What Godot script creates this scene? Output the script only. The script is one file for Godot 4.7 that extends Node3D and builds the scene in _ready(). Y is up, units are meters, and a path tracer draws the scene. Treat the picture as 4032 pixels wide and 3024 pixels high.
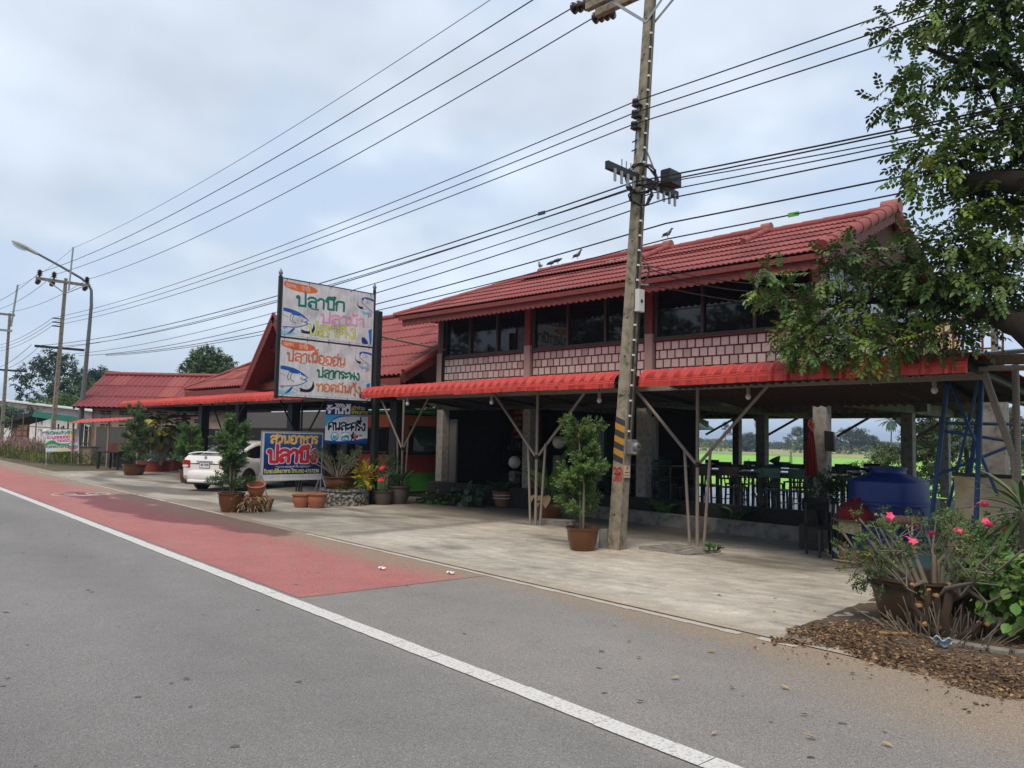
extends Node3D

# ---------------------------------------------------------------- mesh builder
class B:
	var v := PackedVector3Array()
	var n := PackedVector3Array()
	var u := PackedVector2Array()
	var k := PackedColorArray()
	var color := Color.WHITE
	var colored := false
	func col(c: Color) -> B:
		color = c
		colored = true
		return self
	func tri(a: Vector3, b: Vector3, c: Vector3, na: Vector3, nb: Vector3, nc: Vector3, ua := Vector2.ZERO, ub := Vector2.ZERO, uc := Vector2.ZERO) -> void:
		v.push_back(a); v.push_back(c); v.push_back(b)
		n.push_back(na); n.push_back(nc); n.push_back(nb)
		u.push_back(ua); u.push_back(uc); u.push_back(ub)
		if colored:
			k.push_back(color); k.push_back(color); k.push_back(color)
	func face3(a: Vector3, b: Vector3, c: Vector3) -> void:
		var m := (b - a).cross(c - a).normalized()
		tri(a, b, c, m, m, m)
	func quad(a: Vector3, b: Vector3, c: Vector3, d: Vector3) -> void:   # counterclockwise seen from outside; uv 0..1, a = bottom left
		var m := (c - a).cross(d - b).normalized()
		tri(a, b, c, m, m, m, Vector2(0, 1), Vector2(1, 1), Vector2(1, 0))
		tri(a, c, d, m, m, m, Vector2(0, 1), Vector2(1, 0), Vector2(0, 0))
	func box(c: Vector3, s: Vector3, t := Basis.IDENTITY, bev := 0.0) -> B:
		var h := s * 0.5
		var i := h - Vector3.ONE * bev
		for ax in 3:
			for sg in [-1.0, 1.0]:
				var a1 := (ax + 1) % 3
				var a2 := (ax + 2) % 3
				var q: Array[Vector3] = []
				for w in [[-1, -1], [1, -1], [1, 1], [-1, 1]]:
					var p := Vector3.ZERO
					p[ax] = h[ax] * sg
					p[a1] = i[a1] * w[0] * sg
					p[a2] = i[a2] * w[1]
					q.append(c + t * p)
				quad(q[0], q[1], q[2], q[3])
		if bev > 0.0:
			for ax in 3:
				var a1 := (ax + 1) % 3
				var a2 := (ax + 2) % 3
				for s1 in [-1.0, 1.0]:
					for s2 in [-1.0, 1.0]:
						var q: Array[Vector3] = []
						for w in [[0, -1], [0, 1], [1, 1], [1, -1]]:
							var p := Vector3.ZERO
							p[a1] = (h[a1] if w[0] == 0 else i[a1]) * s1
							p[a2] = (i[a2] if w[0] == 0 else h[a2]) * s2
							p[ax] = i[ax] * w[1]
							q.append(c + t * p)
						if s1 * s2 > 0:
							quad(q[3], q[2], q[1], q[0])
						else:
							quad(q[0], q[1], q[2], q[3])
		return self
	func bar(p: Vector3, q: Vector3, w: float, h: float, up := Vector3.UP, bev := 0.0) -> B:
		var z := (q - p).normalized()
		var x := up.cross(z)
		x = Vector3.RIGHT if x.length() < 0.01 else x.normalized()
		return box((p + q) * 0.5, Vector3(w, h, p.distance_to(q)), Basis(x, z.cross(x), z), bev)
	func tube(p: Array, r: Variant, sides := 8, caps := true) -> B:
		var m := p.size()
		var ref := Vector3.UP
		var d0: Vector3 = (p[m - 1] - p[0]).normalized()
		if absf(d0.y) > 0.8:
			ref = Vector3(0.3, 0, 1).normalized()
		var rings := []
		var dirs := []
		for i in m:
			var d: Vector3 = (p[mini(i + 1, m - 1)] - p[maxi(i - 1, 0)]).normalized()
			var x := ref.cross(d).normalized()
			if x.length() < 0.1:
				x = Vector3.RIGHT
			var y := d.cross(x)
			var rr: float = r[i] if r is Array else r
			var ring := []
			var dd := []
			for j in sides + 1:
				var a := TAU * j / sides
				var o := x * cos(a) + y * sin(a)
				dd.append(o)
				ring.append(p[i] + o * rr)
			rings.append(ring)
			dirs.append(dd)
		for i in m - 1:
			for j in sides:
				var ta := Vector2(float(j) / sides, i); var tb := Vector2(float(j + 1) / sides, i); var tc := Vector2(float(j + 1) / sides, i + 1); var td := Vector2(float(j) / sides, i + 1)
				tri(rings[i][j], rings[i][j + 1], rings[i + 1][j + 1], dirs[i][j], dirs[i][j + 1], dirs[i + 1][j + 1], ta, tb, tc)
				tri(rings[i][j], rings[i + 1][j + 1], rings[i + 1][j], dirs[i][j], dirs[i + 1][j + 1], dirs[i + 1][j], ta, tc, td)
		if caps:
			for e in [0, m - 1]:
				for j in range(1, sides - 1):
					if e == 0:
						face3(rings[e][0], rings[e][j + 1], rings[e][j])
					else:
						face3(rings[e][0], rings[e][j], rings[e][j + 1])
		return self
	func lathe(prof: Array, o := Vector3.ZERO, sides := 20, t := Basis.IDENTITY, wob := 0.0, wn := 12) -> B:   # Vector2(radius, height), from bottom (outside) on
		for i in prof.size() - 1:
			var a: Vector2 = prof[i]
			var b: Vector2 = prof[i + 1]
			var e := b - a
			var nn := Vector2(e.y, -e.x).normalized()
			var np := nn
			var nx := nn
			if i > 0:
				var e0: Vector2 = a - prof[i - 1]
				var n0 := Vector2(e0.y, -e0.x).normalized()
				if n0.dot(nn) > 0.6:
					np = (n0 + nn).normalized()
			if i < prof.size() - 2:
				var e1: Vector2 = prof[i + 2] - b
				var n1 := Vector2(e1.y, -e1.x).normalized()
				if n1.dot(nn) > 0.6:
					nx = (n1 + nn).normalized()
			for j in sides:
				var t0 := TAU * j / sides
				var t1 := TAU * (j + 1) / sides
				var d0 := Vector3(cos(t0), 0, -sin(t0))
				var d1 := Vector3(cos(t1), 0, -sin(t1))
				var w0 := 1.0 + wob * sin(t0 * wn) * (1.0 if i >= prof.size() - 4 else 0.0)
				var w1 := 1.0 + wob * sin(t1 * wn) * (1.0 if i >= prof.size() - 4 else 0.0)
				var A := o + t * (d0 * a.x * w0 + Vector3.UP * a.y)
				var Bb := o + t * (d1 * a.x * w1 + Vector3.UP * a.y)
				var C := o + t * (d1 * b.x * w1 + Vector3.UP * b.y)
				var D := o + t * (d0 * b.x * w0 + Vector3.UP * b.y)
				var nA := t * (d0 * np.x + Vector3.UP * np.y)
				var nB := t * (d1 * np.x + Vector3.UP * np.y)
				var nC := t * (d1 * nx.x + Vector3.UP * nx.y)
				var nD := t * (d0 * nx.x + Vector3.UP * nx.y)
				if a.x > 1e-5:
					tri(A, Bb, C, nA, nB, nC)
				if b.x > 1e-5:
					tri(A, C, D, nA, nC, nD)
		return self
	func ball(o: Vector3, r: Vector3, seg := 10, t := Basis.IDENTITY) -> B:
		var rows := maxi(4, seg / 2)
		for i in rows:
			for j in seg:
				var q := []
				var m := []
				for w in [[0, 0], [0, 1], [1, 1], [1, 0]]:
					var th = PI * (i + w[0]) / rows
					var ph = TAU * (j + w[1]) / seg
					var d := Vector3(sin(th) * cos(ph), cos(th), sin(th) * sin(ph))
					q.append(o + t * (d * r))
					m.append((t * (d / r)).normalized())
				if i < rows - 1:
					tri(q[0], q[2], q[3], m[0], m[2], m[3])
				if i > 0:
					tri(q[0], q[1], q[2], m[0], m[1], m[2])
		return self
	func grid(nu: int, nv: int, f: Callable, flip := false, fc = null) -> B:   # f(i, j) -> Vector3, smooth
		var P := []
		for j in nv + 1:
			for i in nu + 1:
				P.append(f.call(i, j))
		var N := []
		for j in nv + 1:
			for i in nu + 1:
				var dx: Vector3 = P[j * (nu + 1) + mini(i + 1, nu)] - P[j * (nu + 1) + maxi(i - 1, 0)]
				var dy: Vector3 = P[mini(j + 1, nv) * (nu + 1) + i] - P[maxi(j - 1, 0) * (nu + 1) + i]
				var m := dx.cross(dy).normalized()
				N.append(-m if flip else m)
		for j in nv:
			for i in nu:
				var a := j * (nu + 1) + i
				var ids := [a, a + 1, a + nu + 2, a + nu + 1]
				if flip:
					ids = [a + 1, a, a + nu + 1, a + nu + 2]
				var uv := []
				for q in ids:
					uv.append(Vector2(float(q % (nu + 1)) / nu, 1.0 - float(q / (nu + 1)) / nv))
				for w in [[0, 1, 2], [0, 2, 3]]:
					var at := v.size()
					tri(P[ids[w[0]]], P[ids[w[1]]], P[ids[w[2]]], N[ids[w[0]]], N[ids[w[1]]], N[ids[w[2]]], uv[w[0]], uv[w[1]], uv[w[2]])
					if fc != null:
						for z in 3:
							k.push_back(fc.call(v[at + z]))
		return self
	func prism(poly: Array, depth: float, o := Vector3.ZERO, t := Basis.IDENTITY) -> B:   # polygon in xy (counterclockwise), extruded from z = 0 to depth
		var pp := PackedVector2Array(poly)
		if Geometry2D.is_polygon_clockwise(pp) == false:
			pass
		var area := 0.0
		for i in pp.size():
			area += pp[i].cross(pp[(i + 1) % pp.size()])
		if area < 0:
			pp.reverse()
		var ix := Geometry2D.triangulate_polygon(pp)
		for i in range(0, ix.size(), 3):
			var a := pp[ix[i]]; var b := pp[ix[i + 1]]; var c := pp[ix[i + 2]]
			if (b - a).cross(c - a) < 0:
				var sw := b
				b = c
				c = sw
			face3(o + t * Vector3(a.x, a.y, depth), o + t * Vector3(b.x, b.y, depth), o + t * Vector3(c.x, c.y, depth))
			face3(o + t * Vector3(a.x, a.y, 0), o + t * Vector3(c.x, c.y, 0), o + t * Vector3(b.x, b.y, 0))
		for i in pp.size():
			var a := pp[i]
			var b := pp[(i + 1) % pp.size()]
			quad(o + t * Vector3(a.x, a.y, 0), o + t * Vector3(b.x, b.y, 0), o + t * Vector3(b.x, b.y, depth), o + t * Vector3(a.x, a.y, depth))
		return self
	func mesh() -> ArrayMesh:
		var a := []
		a.resize(Mesh.ARRAY_MAX)
		a[Mesh.ARRAY_VERTEX] = v
		a[Mesh.ARRAY_NORMAL] = n
		a[Mesh.ARRAY_TEX_UV] = u
		if k.size() == v.size() and k.size() > 0:
			a[Mesh.ARRAY_COLOR] = k
		var m := ArrayMesh.new()
		m.add_surface_from_arrays(Mesh.PRIMITIVE_TRIANGLES, a)
		return m

# ---------------------------------------------------------------- scene helpers
var taken := {}
func numbered(called: String) -> String:
	taken[called] = taken.get(called, -1) + 1
	return called if taken[called] == 0 else "%s_%03d" % [called, taken[called]]

func tag(o: Node, label := "", category := "", group := "", kind := "") -> Node:
	if label: o.set_meta("label", label)
	if category: o.set_meta("category", category)
	if group: o.set_meta("group", group)
	if kind: o.set_meta("kind", kind)
	return o

func thing(called: String, label: String, category: String, at := Vector3.ZERO, turn := 0.0, group := "") -> Node3D:
	var o := Node3D.new()
	o.name = numbered(called)
	add_child(o)
	o.position = at
	o.rotation.y = turn
	tag(o, label, category, group)
	return o

func put(called: String, m: Mesh, mat: Material, parent: Node3D = null, at := Vector3.ZERO) -> MeshInstance3D:
	var o := MeshInstance3D.new()
	o.mesh = m
	o.material_override = mat
	if parent == null:
		o.name = numbered(called)
		add_child(o)
	else:
		var c: int = parent.get_meta("n_" + called, -1) + 1
		parent.set_meta("n_" + called, c)
		var nm := called if c == 0 else "%s_%03d" % [called, c]
		o.name = nm
		parent.add_child(o)
	o.position = at
	return o

func struct(called: String, b: B, mat: Material, turn := 0.0, at := Vector3.ZERO) -> MeshInstance3D:
	var o := put(called, b.mesh(), mat, null, at)
	o.rotation.y = turn
	o.set_meta("kind", "structure")
	return o

func many(called: String, m: Mesh, mat: Material, xf: Array, cols: Array, parent: Node3D = null) -> MultiMeshInstance3D:
	var mm := MultiMesh.new()
	mm.transform_format = MultiMesh.TRANSFORM_3D
	mm.use_colors = cols.size() > 0
	mm.mesh = m
	mm.instance_count = xf.size()
	for i in xf.size():
		mm.set_instance_transform(i, xf[i])
		if cols.size():
			mm.set_instance_color(i, cols[i])
	var o := MultiMeshInstance3D.new()
	o.multimesh = mm
	o.material_override = mat
	o.set_meta("kind", "stuff")
	if parent == null:
		o.name = numbered(called)
		add_child(o)
	else:
		o.name = called
		parent.add_child(o, true)
	return o

func copy_of(t: Node3D, label: String, at: Vector3, turn := 0.0, scale_by := 1.0) -> Node3D:
	var c: Node3D = t.duplicate()
	var base := String(t.name)
	if base.length() > 4 and base.substr(base.length() - 4, 1) == "_":
		base = base.substr(0, base.length() - 4)
	c.name = numbered(base)
	add_child(c)
	c.position = at
	c.rotation = Vector3(0, turn, 0)
	c.scale = Vector3.ONE * scale_by
	c.set_meta("label", label)
	return c

func V(x: float, y: float, z: float) -> Vector3:
	return Vector3(x, y, z)

func vecs(s: String) -> Array:   # "x y z; x y z"
	var out := []
	for p in s.split(";"):
		var q := p.strip_edges().split_floats(" ", false)
		out.append(Vector3(q[0], q[1], q[2]))
	return out

# ---------------------------------------------------------------- materials
var M := {}
var rng := RandomNumberGenerator.new()

func lin(r: float, g: float, b: float) -> Color:   # a real-world base colour (linear) as the sRGB that materials take
	return Color(r, g, b).linear_to_srgb()

func noise(s: int, freq: float, oct := 4, kind := FastNoiseLite.TYPE_SIMPLEX_SMOOTH) -> FastNoiseLite:
	var f := FastNoiseLite.new()
	f.seed = s
	f.noise_type = kind
	f.frequency = freq
	f.fractal_octaves = oct
	f.fractal_type = FastNoiseLite.FRACTAL_FBM
	return f

func ntex(s: int, freq: float, stops: Array, oct := 5, size := 512) -> NoiseTexture2D:
	var t := NoiseTexture2D.new()
	t.width = size
	t.height = size
	t.seamless = true
	t.noise = noise(s, freq, oct)
	var g := Gradient.new()
	var off := PackedFloat32Array()
	var cs := PackedColorArray()
	for i in stops.size():
		off.append(float(i) / (stops.size() - 1))
		cs.append(stops[i])
	g.offsets = off
	g.colors = cs
	t.color_ramp = g
	return t

func hmap(s: int, freq: float, oct := 4, size := 512) -> NoiseTexture2D:
	var t := NoiseTexture2D.new()
	t.width = size
	t.height = size
	t.seamless = true
	t.noise = noise(s, freq, oct)
	return t

func mat(called: String, c: Color, rough := 0.8, metal := 0.0, tex: Texture2D = null, tile := 1.0, bump: Texture2D = null, bump_cm := 0.3, vcol := false) -> StandardMaterial3D:
	var m := StandardMaterial3D.new()
	m.resource_name = called
	m.albedo_color = c
	m.roughness = rough
	m.metallic = metal
	m.vertex_color_use_as_albedo = vcol
	if tex:
		m.albedo_texture = tex
	if tex or bump:
		m.uv1_triplanar = true
		m.uv1_world_triplanar = false
		m.uv1_scale = Vector3.ONE / tile
	if bump:
		m.heightmap_enabled = true
		m.heightmap_texture = bump
		m.heightmap_scale = bump_cm
	M[called] = m
	return m

func leafmat(called: String, back := 0.35, rough := 0.45) -> StandardMaterial3D:
	var m := mat(called, Color.WHITE, rough, 0.0, null, 1.0, null, 0.0, true)
	m.backlight_enabled = true
	m.backlight = Color(back, back, back * 0.6)
	m.metallic_specular = 0.4
	m.cull_mode = BaseMaterial3D.CULL_DISABLED
	return m

func g(x: float) -> Color:
	return Color(x, x, x)

func make_materials() -> void:
	# speckled asphalt grain, multiplied on the vertex colours
	var sz := 768
	var by := PackedByteArray()
	by.resize(sz * sz)
	for i in sz * sz:
		var r := rng.randf()
		by[i] = clampi(int(178 + rng.randfn(0, 30)), 90, 255)
		if r < 0.012:
			by[i] = 110
		elif r > 0.99:
			by[i] = 245
	var im := Image.create_from_data(sz, sz, false, Image.FORMAT_L8, by)
	for i in 900:   # stones of the mix
		var x := rng.randi() % (sz - 4)
		var y := rng.randi() % (sz - 4)
		var s := rng.randi_range(1, 3)
		im.fill_rect(Rect2i(x, y, s + 1, s), g(rng.randf_range(0.5, 0.92)))
	var grain := ImageTexture.create_from_image(im)
	mat("asphalt", Color.WHITE, 0.85, 0, grain, 2.6, hmap(3, 0.2, 2, 256), 0.25, true)
	mat("red_paving", Color.WHITE, 0.8, 0, grain, 3.1, hmap(4, 0.2, 2, 256), 0.2, true)
	mat("concrete_slab", Color.WHITE, 0.85, 0, ntex(5, 0.02, [g(0.72), g(0.9), g(0.86), g(1.0)], 6), 1.7, hmap(6, 0.05, 5), 0.3, true)
	mat("road_paint", lin(0.62, 0.62, 0.6), 0.75, 0, ntex(7, 0.05, [g(0.55), g(0.95), g(1.0), g(1.0)], 6), 0.9)
	mat("earth", Color.WHITE, 0.95, 0, ntex(8, 0.03, [g(0.6), g(0.85), g(0.8), g(1.0)], 6), 1.1, hmap(9, 0.06, 5), 1.0, true)
	mat("field", Color.WHITE, 0.9, 0, ntex(11, 0.04, [Color(0.78, 0.82, 0.7), g(1.0), Color(0.9, 0.95, 0.8), g(1.0)], 5), 9.0, null, 0, true)
	mat("pole_concrete", lin(0.30, 0.28, 0.235), 0.9, 0, ntex(12, 0.012, [Color(0.4, 0.42, 0.42), Color(0.8, 0.8, 0.77), Color(0.95, 0.92, 0.86), g(1.0)], 6), 1.3, hmap(13, 0.08, 4), 0.3)
	mat("cement", lin(0.27, 0.26, 0.235), 0.9, 0, ntex(14, 0.012, [g(0.5), g(0.82), g(0.9), g(1.0)], 6), 1.6, hmap(15, 0.05, 4), 0.3)
	mat("cement_dark", lin(0.03, 0.03, 0.027), 0.85, 0, ntex(16, 0.014, [g(0.5), g(0.9), g(0.7), g(1.0)], 6), 1.2)
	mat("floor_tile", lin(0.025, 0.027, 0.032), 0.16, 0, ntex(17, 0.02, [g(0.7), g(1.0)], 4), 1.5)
	mat("column_paint", lin(0.30, 0.285, 0.265), 0.8, 0, ntex(18, 0.014, [g(0.75), g(0.95), g(1.0)], 6), 1.2)
	mat("roof_tile", lin(0.27, 0.062, 0.056), 0.7, 0, ntex(19, 0.03, [Color(0.72, 0.66, 0.66), g(0.95), Color(1, 0.95, 0.93), Color(0.9, 0.9, 0.95)], 6), 1.3)
	mat("roof_tile_b", lin(0.245, 0.056, 0.052), 0.7, 0, M["roof_tile"].albedo_texture, 1.1)
	mat("roof_tile_c", lin(0.285, 0.07, 0.062), 0.65, 0, M["roof_tile"].albedo_texture, 1.7)
	mat("ridge_pale", lin(0.33, 0.15, 0.135), 0.8, 0, ntex(20, 0.03, [g(0.7), Color(1, 0.9, 0.88), g(1.0)], 6), 0.6)
	mat("old_sheet", lin(0.25, 0.045, 0.045), 0.6, 0, ntex(21, 0.016, [Color(0.75, 0.72, 0.8), g(0.95), g(1.0), Color(0.95, 0.9, 0.95)], 6), 2.1)
	mat("red_board", lin(0.20, 0.045, 0.038), 0.7, 0, ntex(22, 0.02, [g(0.75), g(0.95), g(1.0)], 5), 1.1)
	mat("red_board_dark", lin(0.085, 0.02, 0.018), 0.8)
	mat("awning_red", lin(0.56, 0.055, 0.042), 0.6, 0, ntex(23, 0.02, [Color(0.8, 0.76, 0.74), g(0.96), g(1.0), Color(1, 0.97, 0.96)], 6), 1.4)
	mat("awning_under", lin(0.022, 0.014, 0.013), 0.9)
	mat("awning_grime", lin(0.16, 0.03, 0.026), 0.9)
	mat("wood_brown", lin(0.11, 0.035, 0.028), 0.65)
	mat("wall_tile", lin(0.70, 0.63, 0.58), 0.7, 0, ntex(24, 0.03, [g(0.88), g(0.97), g(1.0)], 5), 0.7)
	mat("wall_tile_b", lin(0.64, 0.575, 0.53), 0.7, 0, M["wall_tile"].albedo_texture, 0.9)
	mat("post_pink", lin(0.36, 0.28, 0.25), 0.8)
	mat("frame_bronze", lin(0.045, 0.032, 0.022), 0.5)
	mat("glass_dark", lin(0.006, 0.007, 0.008), 0.03)
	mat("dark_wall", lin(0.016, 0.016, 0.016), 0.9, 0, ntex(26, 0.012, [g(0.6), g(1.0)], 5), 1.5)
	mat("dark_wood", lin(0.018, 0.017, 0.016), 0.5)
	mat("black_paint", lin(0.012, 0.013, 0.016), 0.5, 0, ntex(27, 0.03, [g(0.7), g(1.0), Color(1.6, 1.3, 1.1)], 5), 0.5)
	mat("dusty_grey", lin(0.10, 0.10, 0.10), 0.9)
	mat("pipe_grey", lin(0.30, 0.265, 0.225), 0.6, 0, ntex(28, 0.05, [Color(0.6, 0.45, 0.38), g(0.95), g(1.0)], 5), 0.5)
	mat("pipe_blue", lin(0.014, 0.07, 0.2), 0.5, 0, ntex(29, 0.05, [Color(0.6, 0.6, 0.55), g(1.0), g(0.9)], 5), 0.5)
	mat("timber", lin(0.2, 0.14, 0.085), 0.85, 0, ntex(30, 0.03, [g(0.55), g(0.95), g(1.0)], 5), 0.5)
	mat("galv", lin(0.33, 0.35, 0.36), 0.45, 0.5)
	mat("lamp_grey", lin(0.22, 0.235, 0.24), 0.5, 0.3, ntex(31, 0.03, [g(0.8), g(1.0)], 4), 0.6)
	mat("white_plastic", lin(0.75, 0.75, 0.74), 0.35)
	mat("bulb_white", lin(0.62, 0.6, 0.55), 0.25)
	mat("vinyl_white", lin(0.66, 0.665, 0.67), 0.5)
	mat("rubber", lin(0.008, 0.008, 0.009), 0.55)
	mat("tyre", lin(0.014, 0.014, 0.014), 0.85)
	mat("iron", lin(0.02, 0.02, 0.022), 0.5, 0.2)
	mat("insulator", lin(0.03, 0.014, 0.012), 0.25)
	mat("white_mark", lin(0.6, 0.6, 0.6), 0.6)
	mat("yellow_mark", lin(0.5, 0.25, 0.03), 0.8, 0, ntex(32, 0.03, [Color(0.65, 0.6, 0.5), g(1.0), g(1.0)], 6), 0.3)
	mat("black_mark", lin(0.035, 0.037, 0.045), 0.85, 0, ntex(33, 0.03, [g(1.8), g(1.0), g(0.8)], 6), 0.3)
	mat("red_mark", lin(0.5, 0.02, 0.03), 0.6)
	mat("car_white", lin(0.74, 0.74, 0.74), 0.25)
	M["car_white"].clearcoat_enabled = true
	M["car_white"].clearcoat = 0.8
	M["car_white"].clearcoat_roughness = 0.05
	mat("car_glass", lin(0.01, 0.012, 0.016), 0.03)
	mat("tail_red", lin(0.33, 0.008, 0.008), 0.12)
	mat("chrome", lin(0.55, 0.56, 0.58), 0.15, 1.0)
	mat("trim_black", lin(0.012, 0.012, 0.013), 0.5)
	mat("glazed_pot", lin(0.115, 0.045, 0.016), 0.3, 0, ntex(34, 0.02, [Color(0.45, 0.4, 0.35), Color(1, 0.95, 0.85), g(1.0), Color(0.7, 0.6, 0.5)], 5), 0.5)
	mat("terracotta", lin(0.37, 0.135, 0.07), 0.85, 0, ntex(35, 0.03, [g(0.7), g(0.97), g(1.0)], 5), 0.5)
	mat("grey_pot", lin(0.14, 0.115, 0.09), 0.6, 0, ntex(36, 0.03, [g(0.6), g(1.0)], 5), 0.5)
	mat("soil", lin(0.04, 0.03, 0.02), 1.0)
	mat("bark", lin(0.075, 0.053, 0.036), 0.95, 0, ntex(37, 0.05, [g(0.35), g(0.7), g(1.0)], 5), 0.35, hmap(38, 0.09, 4), 4.0)
	mat("pale_bark", lin(0.2, 0.18, 0.14), 0.9, 0, ntex(39, 0.05, [g(0.6), g(0.95), g(1.0)], 5), 0.4)
	mat("stem_grey", lin(0.2, 0.175, 0.13), 0.85)
	mat("cut_wood", lin(0.5, 0.27, 0.1), 0.9, 0, ntex(40, 0.06, [g(0.6), g(1.0)], 4), 0.2)
	mat("dry", Color.WHITE, 0.95, 0, null, 1, null, 0, true)
	mat("tank_blue", lin(0.011, 0.04, 0.24), 0.4, 0, ntex(41, 0.012, [g(0.8), g(1.0)], 5), 1.1)
	mat("red_cloth", lin(0.2, 0.008, 0.012), 0.8)
	mat("pink_plastic", lin(0.62, 0.2, 0.22), 0.4)
	mat("teal_plastic", lin(0.03, 0.085, 0.1), 0.5)
	mat("brick", lin(0.32, 0.15, 0.085), 0.9, 0, ntex(42, 0.05, [g(0.65), g(1.0)], 5), 0.3)
	mat("green_board", lin(0.13, 0.58, 0.06), 0.6, 0, ntex(43, 0.02, [g(0.85), g(1.0)], 4), 1.0)
	mat("orange_board", lin(0.85, 0.2, 0.06), 0.6, 0, M["green_board"].albedo_texture, 1.0)
	mat("redorange_board", lin(0.8, 0.1, 0.055), 0.6, 0, M["green_board"].albedo_texture, 1.0)
	mat("shutter_green", lin(0.008, 0.045, 0.03), 0.6)
	mat("trim_white", lin(0.55, 0.56, 0.55), 0.6)
	mat("net_green", lin(0.01, 0.13, 0.085), 0.9)
	mat("net_black", lin(0.02, 0.022, 0.026), 0.9)
	mat("beige_wall", lin(0.42, 0.32, 0.23), 0.9, 0, ntex(44, 0.012, [g(0.7), g(0.95), g(1.0)], 6), 1.5)
	mat("white_wall", lin(0.74, 0.73, 0.72), 0.9, 0, ntex(45, 0.01, [g(0.8), g(0.97), g(1.0)], 6), 3.0)
	mat("blue_wall", lin(0.42, 0.50, 0.54), 0.85)
	mat("cream_wall", lin(0.56, 0.48, 0.37), 0.85, 0, ntex(46, 0.008, [Color(0.9, 0.8, 0.85), g(1.0), Color(1.0, 0.97, 0.85), Color(0.88, 0.8, 0.72)], 3), 2.0)
	mat("lattice_red", lin(0.15, 0.035, 0.028), 0.7)
	mat("red_tub", lin(0.36, 0.05, 0.028), 0.5, 0, ntex(47, 0.02, [g(0.75), g(1.0)], 4), 0.8)
	mat("bottle_plastic", Color(0.75, 0.85, 0.95, 0.35), 0.1)
	M["bottle_plastic"].transparency = BaseMaterial3D.TRANSPARENCY_ALPHA
	mat("bottle_blue", lin(0.1, 0.17, 0.33), 0.25)
	mat("steel_blue", lin(0.03, 0.05, 0.12), 0.4)
	mat("table_top", lin(0.10, 0.13, 0.17), 0.12)
	mat("chair_green", lin(0.008, 0.06, 0.036), 0.4)
	mat("chair_teal", lin(0.03, 0.10, 0.085), 0.4)
	mat("pigeon_grey", Color.WHITE, 0.7, 0, null, 1, null, 0, true)
	mat("flower_red", lin(0.60, 0.012, 0.05), 0.6)
	mat("flower_pink", lin(0.8, 0.06, 0.17), 0.6)
	M["flower_pink"].backlight_enabled = true
	M["flower_pink"].backlight = Color(0.3, 0.1, 0.12)
	mat("mask_blue", lin(0.45, 0.6, 0.7), 0.7)
	mat("straw", lin(0.36, 0.27, 0.14), 0.95)
	mat("wet_grime", lin(0.03, 0.028, 0.025), 0.9)
	mat("white_moss", lin(0.4, 0.39, 0.36), 0.9, 0, ntex(48, 0.018, [Color(0.08, 0.08, 0.075), Color(0.25, 0.25, 0.22), g(0.95), g(1.0)], 6), 0.9)
	mat("menu_red", lin(0.16, 0.012, 0.02), 0.7)
	mat("dry_gloss", Color.WHITE, 0.3, 0, null, 1, null, 0, true)
	mat("yellow_leaf", lin(0.3, 0.26, 0.04), 0.8)
	mat("stump_bark", lin(0.22, 0.15, 0.095), 0.95, 0, M["bark"].albedo_texture, 0.12, M["bark"].heightmap_texture, 1.5)
	mat("old_pot", lin(0.075, 0.045, 0.025), 0.55, 0, M["glazed_pot"].albedo_texture, 0.4)
	mat("worn_paint", lin(0.47, 0.45, 0.41), 0.85, 0, M["road_paint"].albedo_texture, 0.6)
	mat("roof_tile_d", lin(0.19, 0.048, 0.045), 0.75, 0, M["roof_tile"].albedo_texture, 0.8)
	mat("roof_tile_e", lin(0.32, 0.085, 0.075), 0.7, 0, M["roof_tile"].albedo_texture, 0.9)
	mat("wall_tile_c", lin(0.56, 0.49, 0.44), 0.75, 0, ntex(61, 0.03, [g(0.7), g(0.95), g(1.0)], 5), 0.3)
	mat("rust_sheet", lin(0.05, 0.022, 0.019), 0.85, 0, ntex(49, 0.02, [g(0.5), g(0.9), g(1.0)], 5), 0.8)
	leafmat("leaf")
	leafmat("leaf_gloss", 0.3, 0.28)
	leafmat("leaf_soft", 0.4, 0.7)

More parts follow.
